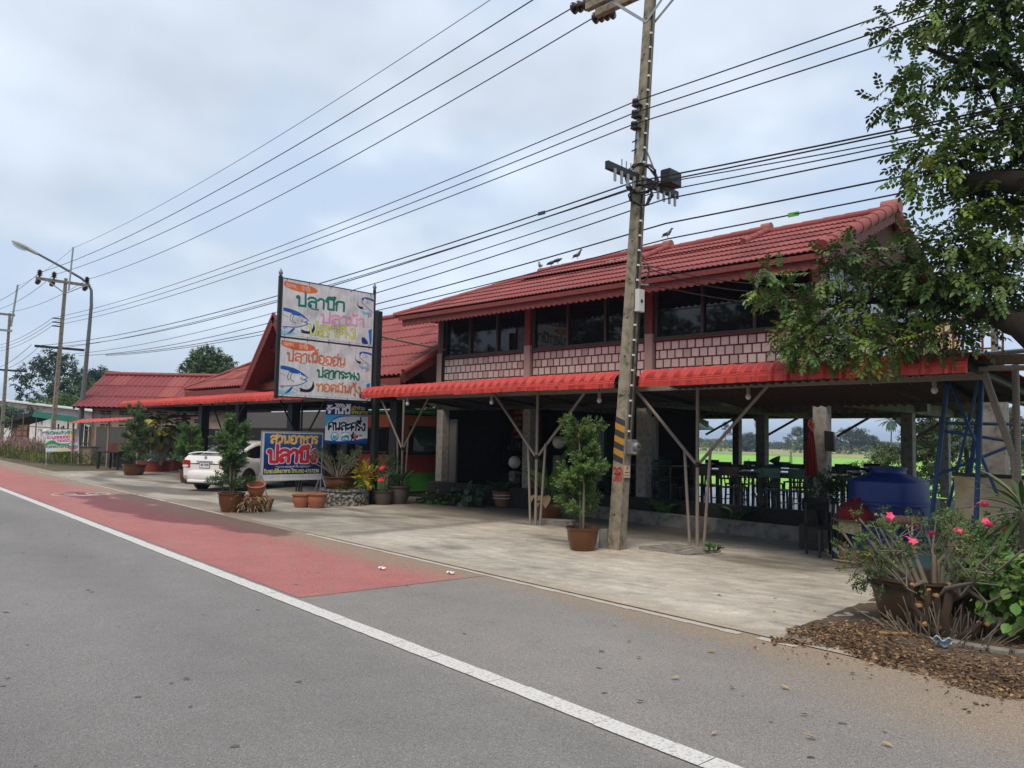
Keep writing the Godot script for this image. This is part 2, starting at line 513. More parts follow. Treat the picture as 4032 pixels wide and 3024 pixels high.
# ---------------------------------------------------------------- lettering: stroke glyphs on a grid, consonants 10 units high
var GLYPH := {
	"ก": [8, "1,0 1,5.5 0.4,7 1.8,7 1.2,8.6 3,10 6,10 7,8.4 7,0"], "ข": [8, "o1.6,8.8 1.1|2.5,8.6 2.9,7 1.9,5.6 2.6,4 2.6,0|2.6,0 7,0|7,0 7,10"],
	"ค": [8, "1,0 1,7.5 2.6,10 5.6,10 7,8 7,0|o3.4,4.8 1|2.6,4.2 1,1"], "ง": [6.6, "o4,8.8 1.1|5,8.6 5.3,5 5,0.4|5,0.4 3,0.2 0.4,4.6"],
	"จ": [7.6, "0.5,8 2,9.8 5,9.8 6.6,7.6 6.6,2|6.6,1 5.6,0 4.2,1 4.2,4.4|o3.2,5 1"], "ด": [8, "2.2,0 1,3 1,7.6 2.6,10 5.6,10 7,8 7,0|o3.5,5 1|3.8,4 2.2,0"],
	"ต": [8, "2.2,0 1,3 1,8 2.4,10 4,9 5.6,10 7,8 7,0|o3.5,5 1|3.8,4 2.2,0"], "ท": [8, "o1.4,8.9 1.1|2.4,8.8 2.4,0|2.4,5.5 5,9.8 6.4,9.8 7.2,8.6 7.2,0"],
	"น": [8.4, "o1.4,8.9 1.1|2.4,8.8 2.4,0|2.4,0.4 5.6,2.6|7.2,10 7.2,2|o6.3,1.3 1.1"], "บ": [8.2, "o1.4,8.9 1.1|2.4,8.8 2.4,0|2.4,0 7,0|7,0 7,10"],
	"ป": [8.2, "o1.4,8.9 1.1|2.4,8.8 2.4,0|2.4,0 7,0|7,0 7,14"], "ม": [8.4, "o1.4,8.9 1.1|2.4,8.8 2.4,2|o1.5,1.3 1.1|2.4,1.6 7.2,0.2|7.2,0 7.2,10"],
	"ย": [8.2, "o2.2,8.9 1.1|1.2,8.4 1.2,6.6 3.2,5.4|3.2,5.4 1.2,4.2 1.2,0|1.2,0 7,0|7,0 7,10"], "ร": [6.2, "o3.4,1.2 1.1|4.4,1.4 4.6,3.4 4,5 1.4,6.6 1,8.6 2.6,10 5.2,9"],
	"ล": [8.2, "0.8,8 2.4,10 5.6,10 7,8 7,0|7,5 4.6,6 2.2,5 1.2,3.2 1.2,1.4|o2.2,1.2 1.1"], "ว": [6.6, "o3.4,1.2 1.1|4.4,1 5.4,3 5.4,7.6 4,10 1.8,9.8 0.6,8.2"],
	"ส": [8.2, "0.8,8 2.4,10 5.6,9.6 7,8 7,0|7,5 4.6,6 2.2,5 1.2,3.2 1.2,1.4|o2.2,1.2 1.1|5.6,9 8,11.6"], "ห": [8.2, "o1.4,8.9 1.1|2.4,8.8 2.4,0|2.4,4.4 5.4,8|o6.3,8.9 1.1|6.4,7.8 5.2,6 7,4.6 7,0"],
	"อ": [8, "0.8,7.6 2.4,10 5.4,10 7,8 7,2 5.4,0 2.6,0 1.2,2 1.2,4.4|o2.2,5 1.1"], "ณ": [10.5, "1.6,0 1,3 1,7.6 2.4,10 4,10 5.2,8.2 5.2,0|o2.2,1.1 1|5.2,0.4 7.6,2.6|9.4,10 9.4,2|o8.5,1.3 1"],
	"พ": [9.2, "o1.4,8.9 1.1|2.4,8.8 2.4,0|2.4,0 5,7|5,7 7.8,0|7.8,0 7.8,10"],
	"า": [6, "0.4,8 1.8,10 3.8,10 4.8,8.4 4.8,0"], "ะ": [5, "o1.2,7.4 1|2.2,7.2 4.4,9|o1.2,2.4 1|2.2,2.2 4.4,4"], "เ": [3.4, "o2.2,1.1 1.1|1.1,1.4 1.1,10"],
	"แ": [6.6, "o2.2,1.1 1.1|1.1,1.4 1.1,10|o5.4,1.1 1.1|4.3,1.4 4.3,10"], "โ": [4.2, "o2.6,1.1 1.1|1.5,1.4 1.5,10.6 3.6,12.4 0,14|0,14 4,14.2"],
	"ิ": [0, "-6.6,11.4 -5.4,13 -2.4,13 -1,11.4|-1,11.4 -6.6,11.4"], "ี": [0, "-6.6,11.4 -5.4,13 -2.4,13 -1,11.4|-1,11.4 -6.6,11.4|-1,11.4 -1,14.4"],
	"ึ": [0, "-6.6,11.4 -5.4,13 -2.4,13 -1,11.4|-1,11.4 -6.6,11.4|o-1,13.2 0.9"], "ื": [0, "-6.6,11.4 -5.4,13 -2.4,13 -1,11.4|-1,11.4 -6.6,11.4|-1,11.4 -1,14.4|-2.8,12.4 -2.8,14.4"],
	"ั": [0, "o-4.8,12.2 0.8|-4,12 -2,12 -0.6,14"], "่": [0, "-1.4,15.4 -1.4,18"], "้": [0, "-4.6,17.6 -3.2,16.8 -3.6,15.4|-3.6,15.4 -0.4,17.8"], "๊": [0, "-5.4,15.6 -4.6,17 -3.4,15.8 -2.4,17 -1.8,15.6 -0.2,18"],
	"ุ": [0, "o-1.9,-1.9 0.8|-1,-1.9 -1,-4.4"], "ู": [0, "o-3.4,-1.9 0.8|-2.6,-1.9 -2.6,-4 -1,-4|-1,-4 -1,-1.6"],
	"0": [7, "3.4,0 1,2.5 1,7.5 3.4,10 5.8,7.5 5.8,2.5 3.4,0"], "2": [7, "1,7.8 2.4,10 4.8,10 5.8,8 5,5.6 1,0|1,0 6,0"], "3": [7, "1,8.6 3,10 5.6,8.8 5.2,6.2 3,5.4|3,5.4 5.8,4.4 5.8,1.4 3.2,0 0.8,1.4"],
	"4": [7, "4.6,0 4.6,10|4.6,10 0.6,3|0.6,3 6.2,3"], "5": [7, "5.6,10 1.6,10|1.6,10 1.2,5.6|1.2,5.6 4,6.4 5.8,4.6 5.6,1.6 3.4,0 0.8,1.2"], "6": [7, "5.4,9.4 3.4,10 1.2,7 1,3 3,0 5.6,1.4 5.6,4.4 3.4,5.8 1.2,4"],
	"7": [7, "0.8,10 6,10|6,10 2.4,0"], "8": [7, "3.4,5.4 1,7.4 1.6,9.6 5.2,9.6 5.8,7.4 3.4,5.4 0.8,2.8 1.6,0.3 5.2,0.3 6,2.8 3.4,5.4"], "9": [7, "1.4,0.6 3.4,0 5.6,3 5.8,7 3.8,10 1.2,8.6 1.2,5.6 3.4,4.2 5.6,6"],
	".": [3, "1.4,0.2 1.5,0.5"], "*": [4.6, "2,6.6 2,9.8|0.6,7.4 3.4,9|0.6,9 3.4,7.4"], "-": [5, "0.8,4.8 4,4.8"], "+": [5.4, "0.6,5 4.6,5|2.6,3 2.6,7"], " ": [3.6, ""],
}
const UPPER := "ิีึืั"
const TONE := "่้๊"

func spline(p: PackedVector2Array) -> PackedVector2Array:
	if p.size() < 3:
		return p
	var out := PackedVector2Array()
	for i in p.size() - 1:
		var a := p[maxi(i - 1, 0)]
		var b := p[i]
		var c := p[i + 1]
		var d := p[mini(i + 2, p.size() - 1)]
		for s in 4:
			out.append(b.cubic_interpolate(c, a, d, s / 4.0))
	out.append(p[p.size() - 1])
	return out

func dab(im: Image, a: Vector2, b: Vector2, r: float, c: Color) -> void:
	var lo := Vector2(minf(a.x, b.x) - r - 1, minf(a.y, b.y) - r - 1)
	var hi := Vector2(maxf(a.x, b.x) + r + 1, maxf(a.y, b.y) + r + 1)
	var d := b - a
	var l2 := maxf(d.length_squared(), 1e-6)
	for y in range(maxi(0, int(lo.y)), mini(im.get_height(), int(hi.y) + 1)):
		for x in range(maxi(0, int(lo.x)), mini(im.get_width(), int(hi.x) + 1)):
			var p := Vector2(x + 0.5, y + 0.5)
			var t := clampf((p - a).dot(d) / l2, 0, 1)
			var al := clampf(r - p.distance_to(a + d * t) + 0.5, 0, 1)
			if al > 0:
				im.set_pixel(x, y, im.get_pixel(x, y).lerp(c, al))

func line(im: Image, pts: PackedVector2Array, r: float, c: Color) -> void:
	for i in pts.size() - 1:
		dab(im, pts[i], pts[i + 1], r, c)

func curve(im: Image, s: String, sc: Vector2, off: Vector2, r: float, c: Color) -> void:   # points in drawing units, smoothed
	line(im, spline(pts2(s, sc, off)), r, c)

func pts2(s: String, sc: Vector2, off: Vector2) -> PackedVector2Array:
	var p := PackedVector2Array()
	for q in s.split(" ", false):
		var w := q.split_floats(",")
		p.append(Vector2(w[0], w[1]) * sc + off)
	return p

func blob(im: Image, p: PackedVector2Array, c: Color, c2 := Color(0, 0, 0, 0)) -> void:   # filled polygon
	var lo := p[0]
	var hi := p[0]
	for q in p:
		lo = lo.min(q)
		hi = hi.max(q)
	for y in range(maxi(0, int(lo.y)), mini(im.get_height(), int(hi.y) + 1)):
		var xs := []
		for i in p.size():
			var a := p[i]
			var b := p[(i + 1) % p.size()]
			if (a.y > y + 0.5) != (b.y > y + 0.5):
				xs.append(a.x + (y + 0.5 - a.y) / (b.y - a.y) * (b.x - a.x))
		xs.sort()
		var cc := c if c2.a == 0 else c.lerp(c2, (y - lo.y) / maxf(hi.y - lo.y, 1))
		for i in range(0, xs.size() - 1, 2):
			for x in range(maxi(0, roundi(xs[i])), mini(im.get_width(), roundi(xs[i + 1]))):
				im.set_pixel(x, y, cc)

func oval(c: Vector2, r: Vector2) -> PackedVector2Array:
	var p := PackedVector2Array()
	for i in 28:
		p.append(c + Vector2(cos(TAU * i / 28), sin(TAU * i / 28)) * r)
	return p

func text(im: Image, s: String, x: float, y: float, size: float, c: Color, weight: float, wide := 1.0, slope := 0.0, edge := Color(0, 0, 0, 0), edge_w := 0.0) -> float:
	var sc := size / 10.0
	var pen := 0.0
	for pass_ in 2:
		if pass_ == 0 and edge.a == 0:
			continue
		pen = 0.0
		var was_upper := false
		for ch in s:
			if not GLYPH.has(ch):
				continue
			var gl: Array = GLYPH[ch]
			var drop := 0.0
			if ch in TONE and not was_upper:
				drop = -3.4
			for st in String(gl[1]).split("|", false):
				var p := PackedVector2Array()
				if st.begins_with("o"):
					var w := st.substr(1).replace(" ", ",").split_floats(",")
					for i in 11:
						p.append(Vector2(w[0] + cos(TAU * i / 10) * w[2] * 0.8, w[1] + sin(TAU * i / 10) * w[2] * 0.8))
				else:
					p = spline(pts2(st, Vector2.ONE, Vector2.ZERO))
				var q := PackedVector2Array()
				for a in p:
					var px := (a.x + pen) * sc * wide
					q.append(Vector2(x + px, y - (a.y + drop) * sc + px * slope))
				line(im, q, weight + (edge_w if pass_ == 0 else 0.0), edge if pass_ == 0 else c)
			was_upper = ch in UPPER
			pen += gl[0]
	return x + pen * sc * wide

func textw(s: String) -> float:
	var w := 0.0
	for ch in s:
		if GLYPH.has(ch):
			w += GLYPH[ch][0]
	return w

func fit(im: Image, s: String, x0: float, x1: float, y: float, size: float, c: Color, weight: float, slope := 0.0, edge := Color(0, 0, 0, 0), edge_w := 0.0) -> void:
	text(im, s, x0, y, size, c, weight, (x1 - x0) / (textw(s) * size / 10.0), slope, edge, edge_w)

func canvas(w: int, h: int, c: Color) -> Image:
	var im := Image.create_empty(w, h, false, Image.FORMAT_RGB8)
	im.fill(c)
	return im

func weather(im: Image, s: int) -> Image:   # sun bleaching and rain streaks
	var n := noise(s, 0.02, 4)
	for y in im.get_height():
		for x in im.get_width():
			var k := 0.94 + 0.07 * n.get_noise_2d(x * 2.2, y * 0.35) + 0.05 * n.get_noise_2d(x * 0.5 + 300, y * 0.5)
			var c := im.get_pixel(x, y)
			im.set_pixel(x, y, Color(c.r * k, c.g * k, c.b * (k - 0.01)))
	return im

func print_mat(called: String, im: Image, rough := 0.45) -> StandardMaterial3D:
	var m := mat(called, lin(0.95, 0.95, 0.95), rough)
	m.albedo_texture = ImageTexture.create_from_image(im)
	m.texture_repeat = false
	return m

const BLUE := Color(0.05, 0.38, 0.72)
const NAVY := Color(0.07, 0.09, 0.22)

func fish(im: Image, o: Vector2, s: Vector2) -> void:   # a leaping fish in outline, blue back, dark hook of a wave under it
	blob(im, spline(pts2("-6,86 10,90 34,92 50,96 30,104 8,106 -6,104 -6,86", s, o)), Color(0.75, 0.89, 0.94), Color(0.55, 0.8, 0.9))
	blob(im, spline(pts2("0,0 22,2 44,8 62,18 74,28 82,36 82,38 66,30 48,26 30,24 24,18 10,15 0,12 0,0", s, o)), BLUE)
	curve(im, "82,37 76,44 70,47 80,50 72,58 58,66 40,72 20,74 0,76", s, o, 3.0, BLUE)
	curve(im, "70,47 60,44 64,38", s, o, 2.2, BLUE)
	blob(im, oval(o + Vector2(57, 28) * s, Vector2(4.6, 4.6) * s), Color.WHITE)
	blob(im, oval(o + Vector2(57, 28) * s, Vector2(2.2, 2.2) * s), BLUE)
	curve(im, "34,26 30,38 32,50 40,56", s, o, 2.0, NAVY)
	curve(im, "26,24 22,34 22,44 26,52", s, o, 2.0, NAVY)
	curve(im, "0,30 8,32 14,38", s, o, 1.2, BLUE)
	blob(im, spline(pts2("34,76 26,86 18,98 14,104 28,96 36,84 38,76 34,76", s, o)), BLUE)
	curve(im, "2,80 8,84 6,78 14,80", s, o, 1.4, BLUE)
	blob(im, spline(pts2("30,74 46,86 64,92 88,92 100,82 104,66 100,48 98,60 94,72 86,80 74,82 58,78 60,90 44,84 30,74", s, o)), NAVY)

func fish_small(im: Image, o: Vector2, s: Vector2) -> void:
	blob(im, spline(pts2("20,84 40,92 62,94 80,86 74,104 52,112 34,104 20,84", s, o)), Color(0.75, 0.89, 0.94), Color(0.45, 0.75, 0.9))
	blob(im, spline(pts2("28,10 46,2 70,2 96,6 100,8 100,22 84,16 60,14 44,16 28,24 28,10", s, o)), BLUE)
	curve(im, "28,18 34,24 28,34 36,46 54,60 74,72 96,90", s, o, 2.2, BLUE)
	blob(im, oval(o + Vector2(46, 14) * s, Vector2(4, 4) * s), Color.WHITE)
	curve(im, "60,18 64,30 58,42", s, o, 0.9, NAVY)
	curve(im, "70,18 74,30 68,42", s, o, 0.9, NAVY)
	blob(im, spline(pts2("0,30 4,52 18,64 38,66 34,78 54,74 70,68 48,78 24,80 6,64 0,46 0,30", s, o)), NAVY)
	curve(im, "70,72 76,84 84,92", s, o, 1.2, BLUE)
	curve(im, "80,74 90,84 98,92", s, o, 1.2, BLUE)

func sign_common(im: Image, w: float, h: float) -> void:
	blob(im, spline(PackedVector2Array([Vector2(0.012 * w, 0.035 * h), Vector2(0.15 * w, 0.045 * h), Vector2(0.30 * w, 0.06 * h), Vector2(0.36 * w, 0.115 * h), Vector2(0.31 * w, 0.175 * h), Vector2(0.18 * w, 0.19 * h), Vector2(0.07 * w, 0.16 * h), Vector2(0.012 * w, 0.12 * h), Vector2(0.012 * w, 0.035 * h)])), Color(0.91, 0.46, 0.25))
	text(im, "สวนอาหาร...", 0.03 * w, 0.125 * h, 0.052 * h, Color(0.98, 0.95, 0.9), 0.9, 0.66, 0.03)
	text(im, "ปลาบึง", 0.19 * w, 0.145 * h, 0.06 * h, Color(0.98, 0.95, 0.9), 1.1, 0.78, 0.03)
	fish_small(im, Vector2(0.80 * w, 0.075 * h), Vector2(0.00195 * w, 0.0030 * h))
	for i in 5:
		curve(im, "0,14 8,4 20,0", Vector2(0.0022 * w, 0.0030 * h), Vector2(0.935 * w, (0.36 + 0.016 * i) * h), 0.9, BLUE if i == 0 else NAVY)
	blob(im, spline(PackedVector2Array([Vector2(0.985 * w, 0.66 * h), Vector2(0.945 * w, 0.70 * h), Vector2(0.955 * w, 0.80 * h), Vector2(0.965 * w, 0.94 * h), Vector2(0.985 * w, 0.95 * h), Vector2(0.985 * w, 0.66 * h)])), Color(0.08, 0.52, 0.80))
	blob(im, spline(PackedVector2Array([Vector2(0.865 * w, 0.86 * h), Vector2(0.885 * w, 0.84 * h), Vector2(0.92 * w, 0.87 * h), Vector2(0.945 * w, 0.955 * h), Vector2(0.875 * w, 0.955 * h), Vector2(0.865 * w, 0.86 * h)])), Color(0.08, 0.25, 0.62))
	curve(im, "0,12 12,2 26,0 40,4", Vector2(0.0025 * w, 0.003 * h), Vector2(0.885 * w, 0.63 * h), 0.9, Color(0.45, 0.6, 0.75))
	im.fill_rect(Rect2i(0, int(h * 0.972), int(w), 2), Color(0.55, 0.56, 0.58))

func sign_one() -> Image:
	var w := 768.0
	var h := 396.0
	var im := canvas(int(w), int(h), Color(0.905, 0.91, 0.925))
	sign_common(im, w, h)
	fish(im, Vector2(0.012 * w, 0.50 * h), Vector2(0.0032 * w, 0.0044 * h))
	fit(im, "ปลาบึก", 0.135 * w, 0.665 * w, 0.43 * h, 0.165 * h, Color(0.02, 0.50, 0.43), 8.5, -0.02)
	curve(im, "0,0 3,14 14,22 30,22", Vector2(0.0036 * w, 0.0036 * h), Vector2(0.262 * w, 0.375 * h), 4.5, Color(0.02, 0.50, 0.43))
	fit(im, "ปลาม้า", 0.40 * w, 0.90 * w, 0.67 * h, 0.15 * h, Color(0.93, 0.66, 0.78), 7.5, -0.02)
	curve(im, "0,0 3,14 14,22 30,22", Vector2(0.0033 * w, 0.0033 * h), Vector2(0.515 * w, 0.62 * h), 4.0, Color(0.93, 0.70, 0.80))
	curve(im, "0,0 3,14 14,22 30,22", Vector2(0.0033 * w, 0.0033 * h), Vector2(0.385 * w, 0.855 * h), 6.0, Color(0.2, 0.25, 0.1))
	fit(im, "ปลาคัง", 0.265 * w, 0.80 * w, 0.90 * h, 0.16 * h, Color(0.90, 0.93, 0.45), 6.5, -0.02, Color(0.2, 0.25, 0.1), 2.0)
	curve(im, "0,0 3,14 14,22 30,22", Vector2(0.0033 * w, 0.0033 * h), Vector2(0.385 * w, 0.855 * h), 4.0, Color(0.90, 0.93, 0.45))
	return im

func sign_two() -> Image:
	var w := 768.0
	var h := 396.0
	var im := canvas(int(w), int(h), Color(0.905, 0.91, 0.925))
	sign_common(im, w, h)
	fish(im, Vector2(0.012 * w, 0.475 * h), Vector2(0.0034 * w, 0.0047 * h))
	var o := Color(0.87, 0.50, 0.32)
	fit(im, "ปลาเนื้อออ่น", 0.07 * w, 0.70 * w, 0.38 * h, 0.135 * h, o, 6.4, 0.0)
	for q in [0.185, 0.415, 0.505, 0.60]:
		curve(im, "0,0 3,14 14,22 28,22", Vector2(0.0028 * w, 0.0028 * h), Vector2(q * w, 0.345 * h), 3.4, o)
	fit(im, "ปลากระพง", 0.39 * w, 0.865 * w, 0.62 * h, 0.125 * h, Color(0.02, 0.48, 0.38), 6.4, 0.0)
	curve(im, "0,0 3,14 14,22 28,22", Vector2(0.0028 * w, 0.0028 * h), Vector2(0.485 * w, 0.585 * h), 3.4, Color(0.02, 0.48, 0.38))
	fit(im, "ทอดมันกุ้ง", 0.385 * w, 0.89 * w, 0.875 * h, 0.125 * h, Color(0.88, 0.55, 0.36), 6.4, 0.0)
	return im

func banner_blue() -> Image:
	var w := 640
	var h := 470
	var im := canvas(w, h, Color(0.85, 0.87, 0.9))
	blob(im, PackedVector2Array([Vector2(22, 10), Vector2(632, 10), Vector2(632, 428), Vector2(22, 428)]), Color(0.02, 0.42, 0.70), Color(0.07, 0.09, 0.38))
	fit(im, "สวนอาหาร", 82, 590, 110, 74, Color(0.93, 0.84, 0.50), 9.5, 0.0, Color(0.80, 0.16, 0.12), 4.0)
	fit(im, "ปลาบึง", 60, 590, 300, 118, Color(0.86, 0.18, 0.27), 17, 0.0, Color(0.93, 0.90, 0.95), 10)
	fit(im, "**ขอขอบคุณลูกค้าที่มาอุดหนุน**", 140, 520, 358, 14, Color(0.85, 0.88, 0.95), 1.5)
	fit(im, "รับจองโต๊ะอาหาร โทร.092-4757236", 30, 612, 412, 30, Color(0.93, 0.95, 0.55), 3.0, 0.0, Color(0.1, 0.15, 0.3), 1.2)
	return im

func banner_half() -> Image:
	var w := 512
	var h := 512
	var im := canvas(w, h, Color(0.86, 0.89, 0.92))
	blob(im, PackedVector2Array([Vector2(0, 0), Vector2(512, 0), Vector2(512, 150), Vector2(0, 160)]), Color(0.04, 0.07, 0.36))
	blob(im, spline(PackedVector2Array([Vector2(0, 160), Vector2(300, 158), Vector2(180, 185), Vector2(80, 235), Vector2(0, 300), Vector2(0, 160)])), Color(0.25, 0.65, 0.85))
	curve(im, "60,235 160,180 330,165 512,160", Vector2.ONE, Vector2.ZERO, 5, Color(0.08, 0.32, 0.65))
	for i in 4:
		line(im, PackedVector2Array([Vector2(110 + i * 27, 22), Vector2(136 + i * 27, 42), Vector2(116 + i * 27, 64)]), 7, Color(0.93, 0.94, 0.97))
	fit(im, "ร้านนี้", 8, 290, 142, 66, Color(0.95, 0.95, 0.98), 10)
	fit(im, "เข้าร่วม", 302, 470, 82, 30, Color(0.85, 0.80, 0.22), 4.4)
	fit(im, "โครงการ", 302, 508, 136, 34, Color(0.85, 0.80, 0.22), 4.6)
	fit(im, "คนละครึ่ง", 30, 490, 345, 92, Color(0.06, 0.05, 0.22), 9.5, 0.0, Color(0.97, 0.98, 1.0), 5)
	blob(im, spline(PackedVector2Array([Vector2(0, 468), Vector2(180, 482), Vector2(360, 462), Vector2(512, 440), Vector2(512, 512), Vector2(0, 512), Vector2(0, 468)])), Color(0.05, 0.45, 0.72), Color(0.03, 0.14, 0.45))
	blob(im, oval(Vector2(112, 425), Vector2(46, 56)), Color(0.05, 0.52, 0.72))
	blob(im, oval(Vector2(112, 420), Vector2(36, 44)), Color(0.93, 0.96, 0.98))
	blob(im, spline(PackedVector2Array([Vector2(84, 436), Vector2(96, 408), Vector2(112, 420), Vector2(132, 402), Vector2(140, 440), Vector2(112, 462), Vector2(84, 436)])), Color(0.3, 0.7, 0.85))
	blob(im, PackedVector2Array([Vector2(196, 372), Vector2(278, 372), Vector2(282, 380), Vector2(282, 476), Vector2(196, 476), Vector2(192, 468), Vector2(192, 380)]), Color(0.06, 0.58, 0.75))
	blob(im, spline(PackedVector2Array([Vector2(196, 386), Vector2(236, 376), Vector2(278, 384), Vector2(280, 410), Vector2(240, 404), Vector2(196, 424), Vector2(196, 386)])), Color(0.90, 0.96, 0.98))
	fit(im, "เป๊าตัง", 204, 272, 462, 22, Color(0.93, 0.97, 1.0), 2.6)
	blob(im, spline(PackedVector2Array([Vector2(300, 398), Vector2(322, 392), Vector2(326, 368), Vector2(346, 368), Vector2(346, 392), Vector2(372, 396), Vector2(372, 470), Vector2(350, 476), Vector2(340, 496), Vector2(326, 476), Vector2(302, 474), Vector2(314, 440), Vector2(300, 398)])), Color(0.07, 0.07, 0.25))
	blob(im, spline(PackedVector2Array([Vector2(376, 458), Vector2(344, 420), Vector2(352, 396), Vector2(374, 406), Vector2(392, 388), Vector2(410, 406), Vector2(404, 430), Vector2(376, 458)])), Color(0.95, 0.92, 0.93))
	blob(im, spline(PackedVector2Array([Vector2(376, 450), Vector2(351, 420), Vector2(357, 402), Vector2(374, 413), Vector2(391, 396), Vector2(403, 410), Vector2(398, 428), Vector2(376, 450)])), Color(0.82, 0.12, 0.17))
	fit(im, "50", 322, 354, 470, 20, Color(0.93, 0.93, 0.97), 2.4)
	fit(im, "50", 412, 442, 416, 20, Color(0.15, 0.15, 0.3), 2.2)
	return im

func banner_menu() -> Image:
	var w := 512
	var h := 400
	var im := canvas(w, h, Color(0.88, 0.92, 0.93))
	blob(im, oval(Vector2(420, 120), Vector2(70, 62)), Color(0.95, 0.87, 0.45))
	blob(im, spline(PackedVector2Array([Vector2(0, 250), Vector2(60, 205), Vector2(130, 200), Vector2(190, 250), Vector2(330, 262), Vector2(400, 240), Vector2(330, 300), Vector2(120, 310), Vector2(0, 330), Vector2(0, 250)])), Color(0.2, 0.66, 0.42))
	blob(im, oval(Vector2(100, 300), Vector2(76, 34)), Color(0.85, 0.80, 0.62))
	for i in 14:
		blob(im, oval(Vector2(45 + rng.randf() * 115, 285 + rng.randf() * 45), Vector2(9, 6)), [Color(0.95, 0.9, 0.75), Color(0.85, 0.5, 0.3), Color(0.4, 0.65, 0.3)][i % 3])
	blob(im, oval(Vector2(420, 352), Vector2(76, 24)), Color(0.85, 0.42, 0.22))
	blob(im, oval(Vector2(250, 372), Vector2(90, 22)), Color(0.92, 0.88, 0.5))
	fit(im, "เปิดแล้วจ้า", 40, 410, 88, 42, Color(0.05, 0.42, 0.33), 6.0)
	fit(im, "เมนูสุดยอด", 18, 372, 165, 42, Color(0.86, 0.36, 0.62), 6.5, 0.0, Color(0.97, 0.95, 0.97), 3)
	fit(im, "ทอดมันกุ้ง", 180, 492, 232, 40, Color(0.86, 0.36, 0.62), 6.0, 0.0, Color(0.97, 0.95, 0.97), 3)
	fit(im, "ปลาคัง+ปลาเนื้ออ่อน", 26, 496, 340, 32, Color(0.1, 0.13, 0.42), 4.0, 0.0, Color(0.95, 0.97, 0.98), 3)
	return im

# ---------------------------------------------------------------- sky
func make_sky() -> ImageTexture:
	var w := 1024
	var h := 512
	var im := Image.create_empty(w, h, false, Image.FORMAT_RGBF)
	var n1 := noise(101, 1.6, 6)
	var n2 := noise(202, 3.4, 5)
	for y in h:
		var el := (0.5 - (y + 0.5) / h) * PI
		var t := clampf(el / 0.62, 0, 1)
		var base := Color(0.47, 0.575, 0.71).lerp(Color(0.415, 0.52, 0.69), t)
		var cloud := Color(0.50, 0.58, 0.68).lerp(Color(0.575, 0.635, 0.725), clampf(el / 0.5, 0, 1))
		for x in w:
			if el < -0.02:
				im.set_pixel(x, y, Color(0.2, 0.2, 0.19))
				continue
			var az := TAU * x / w
			var sq := 1.0 / (sin(maxf(el, 0.0)) + 0.22)
			var p := Vector3(cos(az) * cos(el) * sq, 0, sin(az) * cos(el) * sq)
			var a := n1.get_noise_3d(p.x * 0.55, 3.0, p.z * 0.55)
			var b := n2.get_noise_3d(p.x * 0.8, 9.0, p.z * 0.8)
			var cov := clampf(0.58 + a * 1.5 + b * 0.6, 0, 1)
			cov = cov * cov * (3 - 2 * cov)
			var lum := 1.02 + 0.16 * b + 0.28 * clampf(n1.get_noise_3d(p.x * 0.7 + 0.07, 5.0, p.z * 0.7), -1, 1)
			im.set_pixel(x, y, base.lerp(cloud * lum, cov * 0.92))
	return ImageTexture.create_from_image(im)

# ---------------------------------------------------------------- the scene
const ROAD := -0.0873   # the road runs 5 degrees off the restaurant's front

func road_z(x: float, t: float) -> float:   # z of the line at t beside the road's axis
	return (t + x * 0.08716) / 0.99619

func _ready() -> void:
	rng.seed = 4711
	var cam := Camera3D.new()
	cam.name = "camera"
	cam.transform = Transform3D(Basis(Vector3(0.719760, 0.019448, -0.693951), Vector3(0.034752, 0.997345, 0.063996), Vector3(0.693353, -0.070178, 0.717173)), Vector3(0, 1.7, 0))
	cam.fov = 52.74
	cam.near = 0.05
	cam.far = 6000.0
	add_child(cam)
	cam.current = true
	var env := Environment.new()
	env.background_mode = Environment.BG_SKY
	var sky := Sky.new()
	var sm := PanoramaSkyMaterial.new()
	sm.panorama = make_sky()
	sky.sky_material = sm
	env.sky = sky
	env.tonemap_mode = Environment.TONE_MAPPER_LINEAR
	env.tonemap_exposure = 1.5
	env.background_energy_multiplier = 0.88
	env.sdfgi_enabled = true
	env.ssao_enabled = true
	env.ssil_enabled = true
	env.fog_enabled = true
	env.fog_density = 0.0005
	env.fog_light_color = Color(0.72, 0.80, 0.90)
	var we := WorldEnvironment.new()
	we.name = "world_environment"
	we.environment = env
	add_child(we)
	var sun := DirectionalLight3D.new()
	sun.name = "sun"
	sun.light_energy = 0.62
	sun.light_color = Color(1.0, 0.92, 0.82)
	sun.light_angular_distance = 28.0
	sun.shadow_enabled = true
	sun.rotation_degrees = Vector3(-58, 25, 0)
	add_child(sun)
	make_materials()
	setting()
	restaurant()
	old_hall()
	outbuildings()
	awnings()
	street()
	signs()
	furniture()
	car()
	plants()
	trees()
	litter()

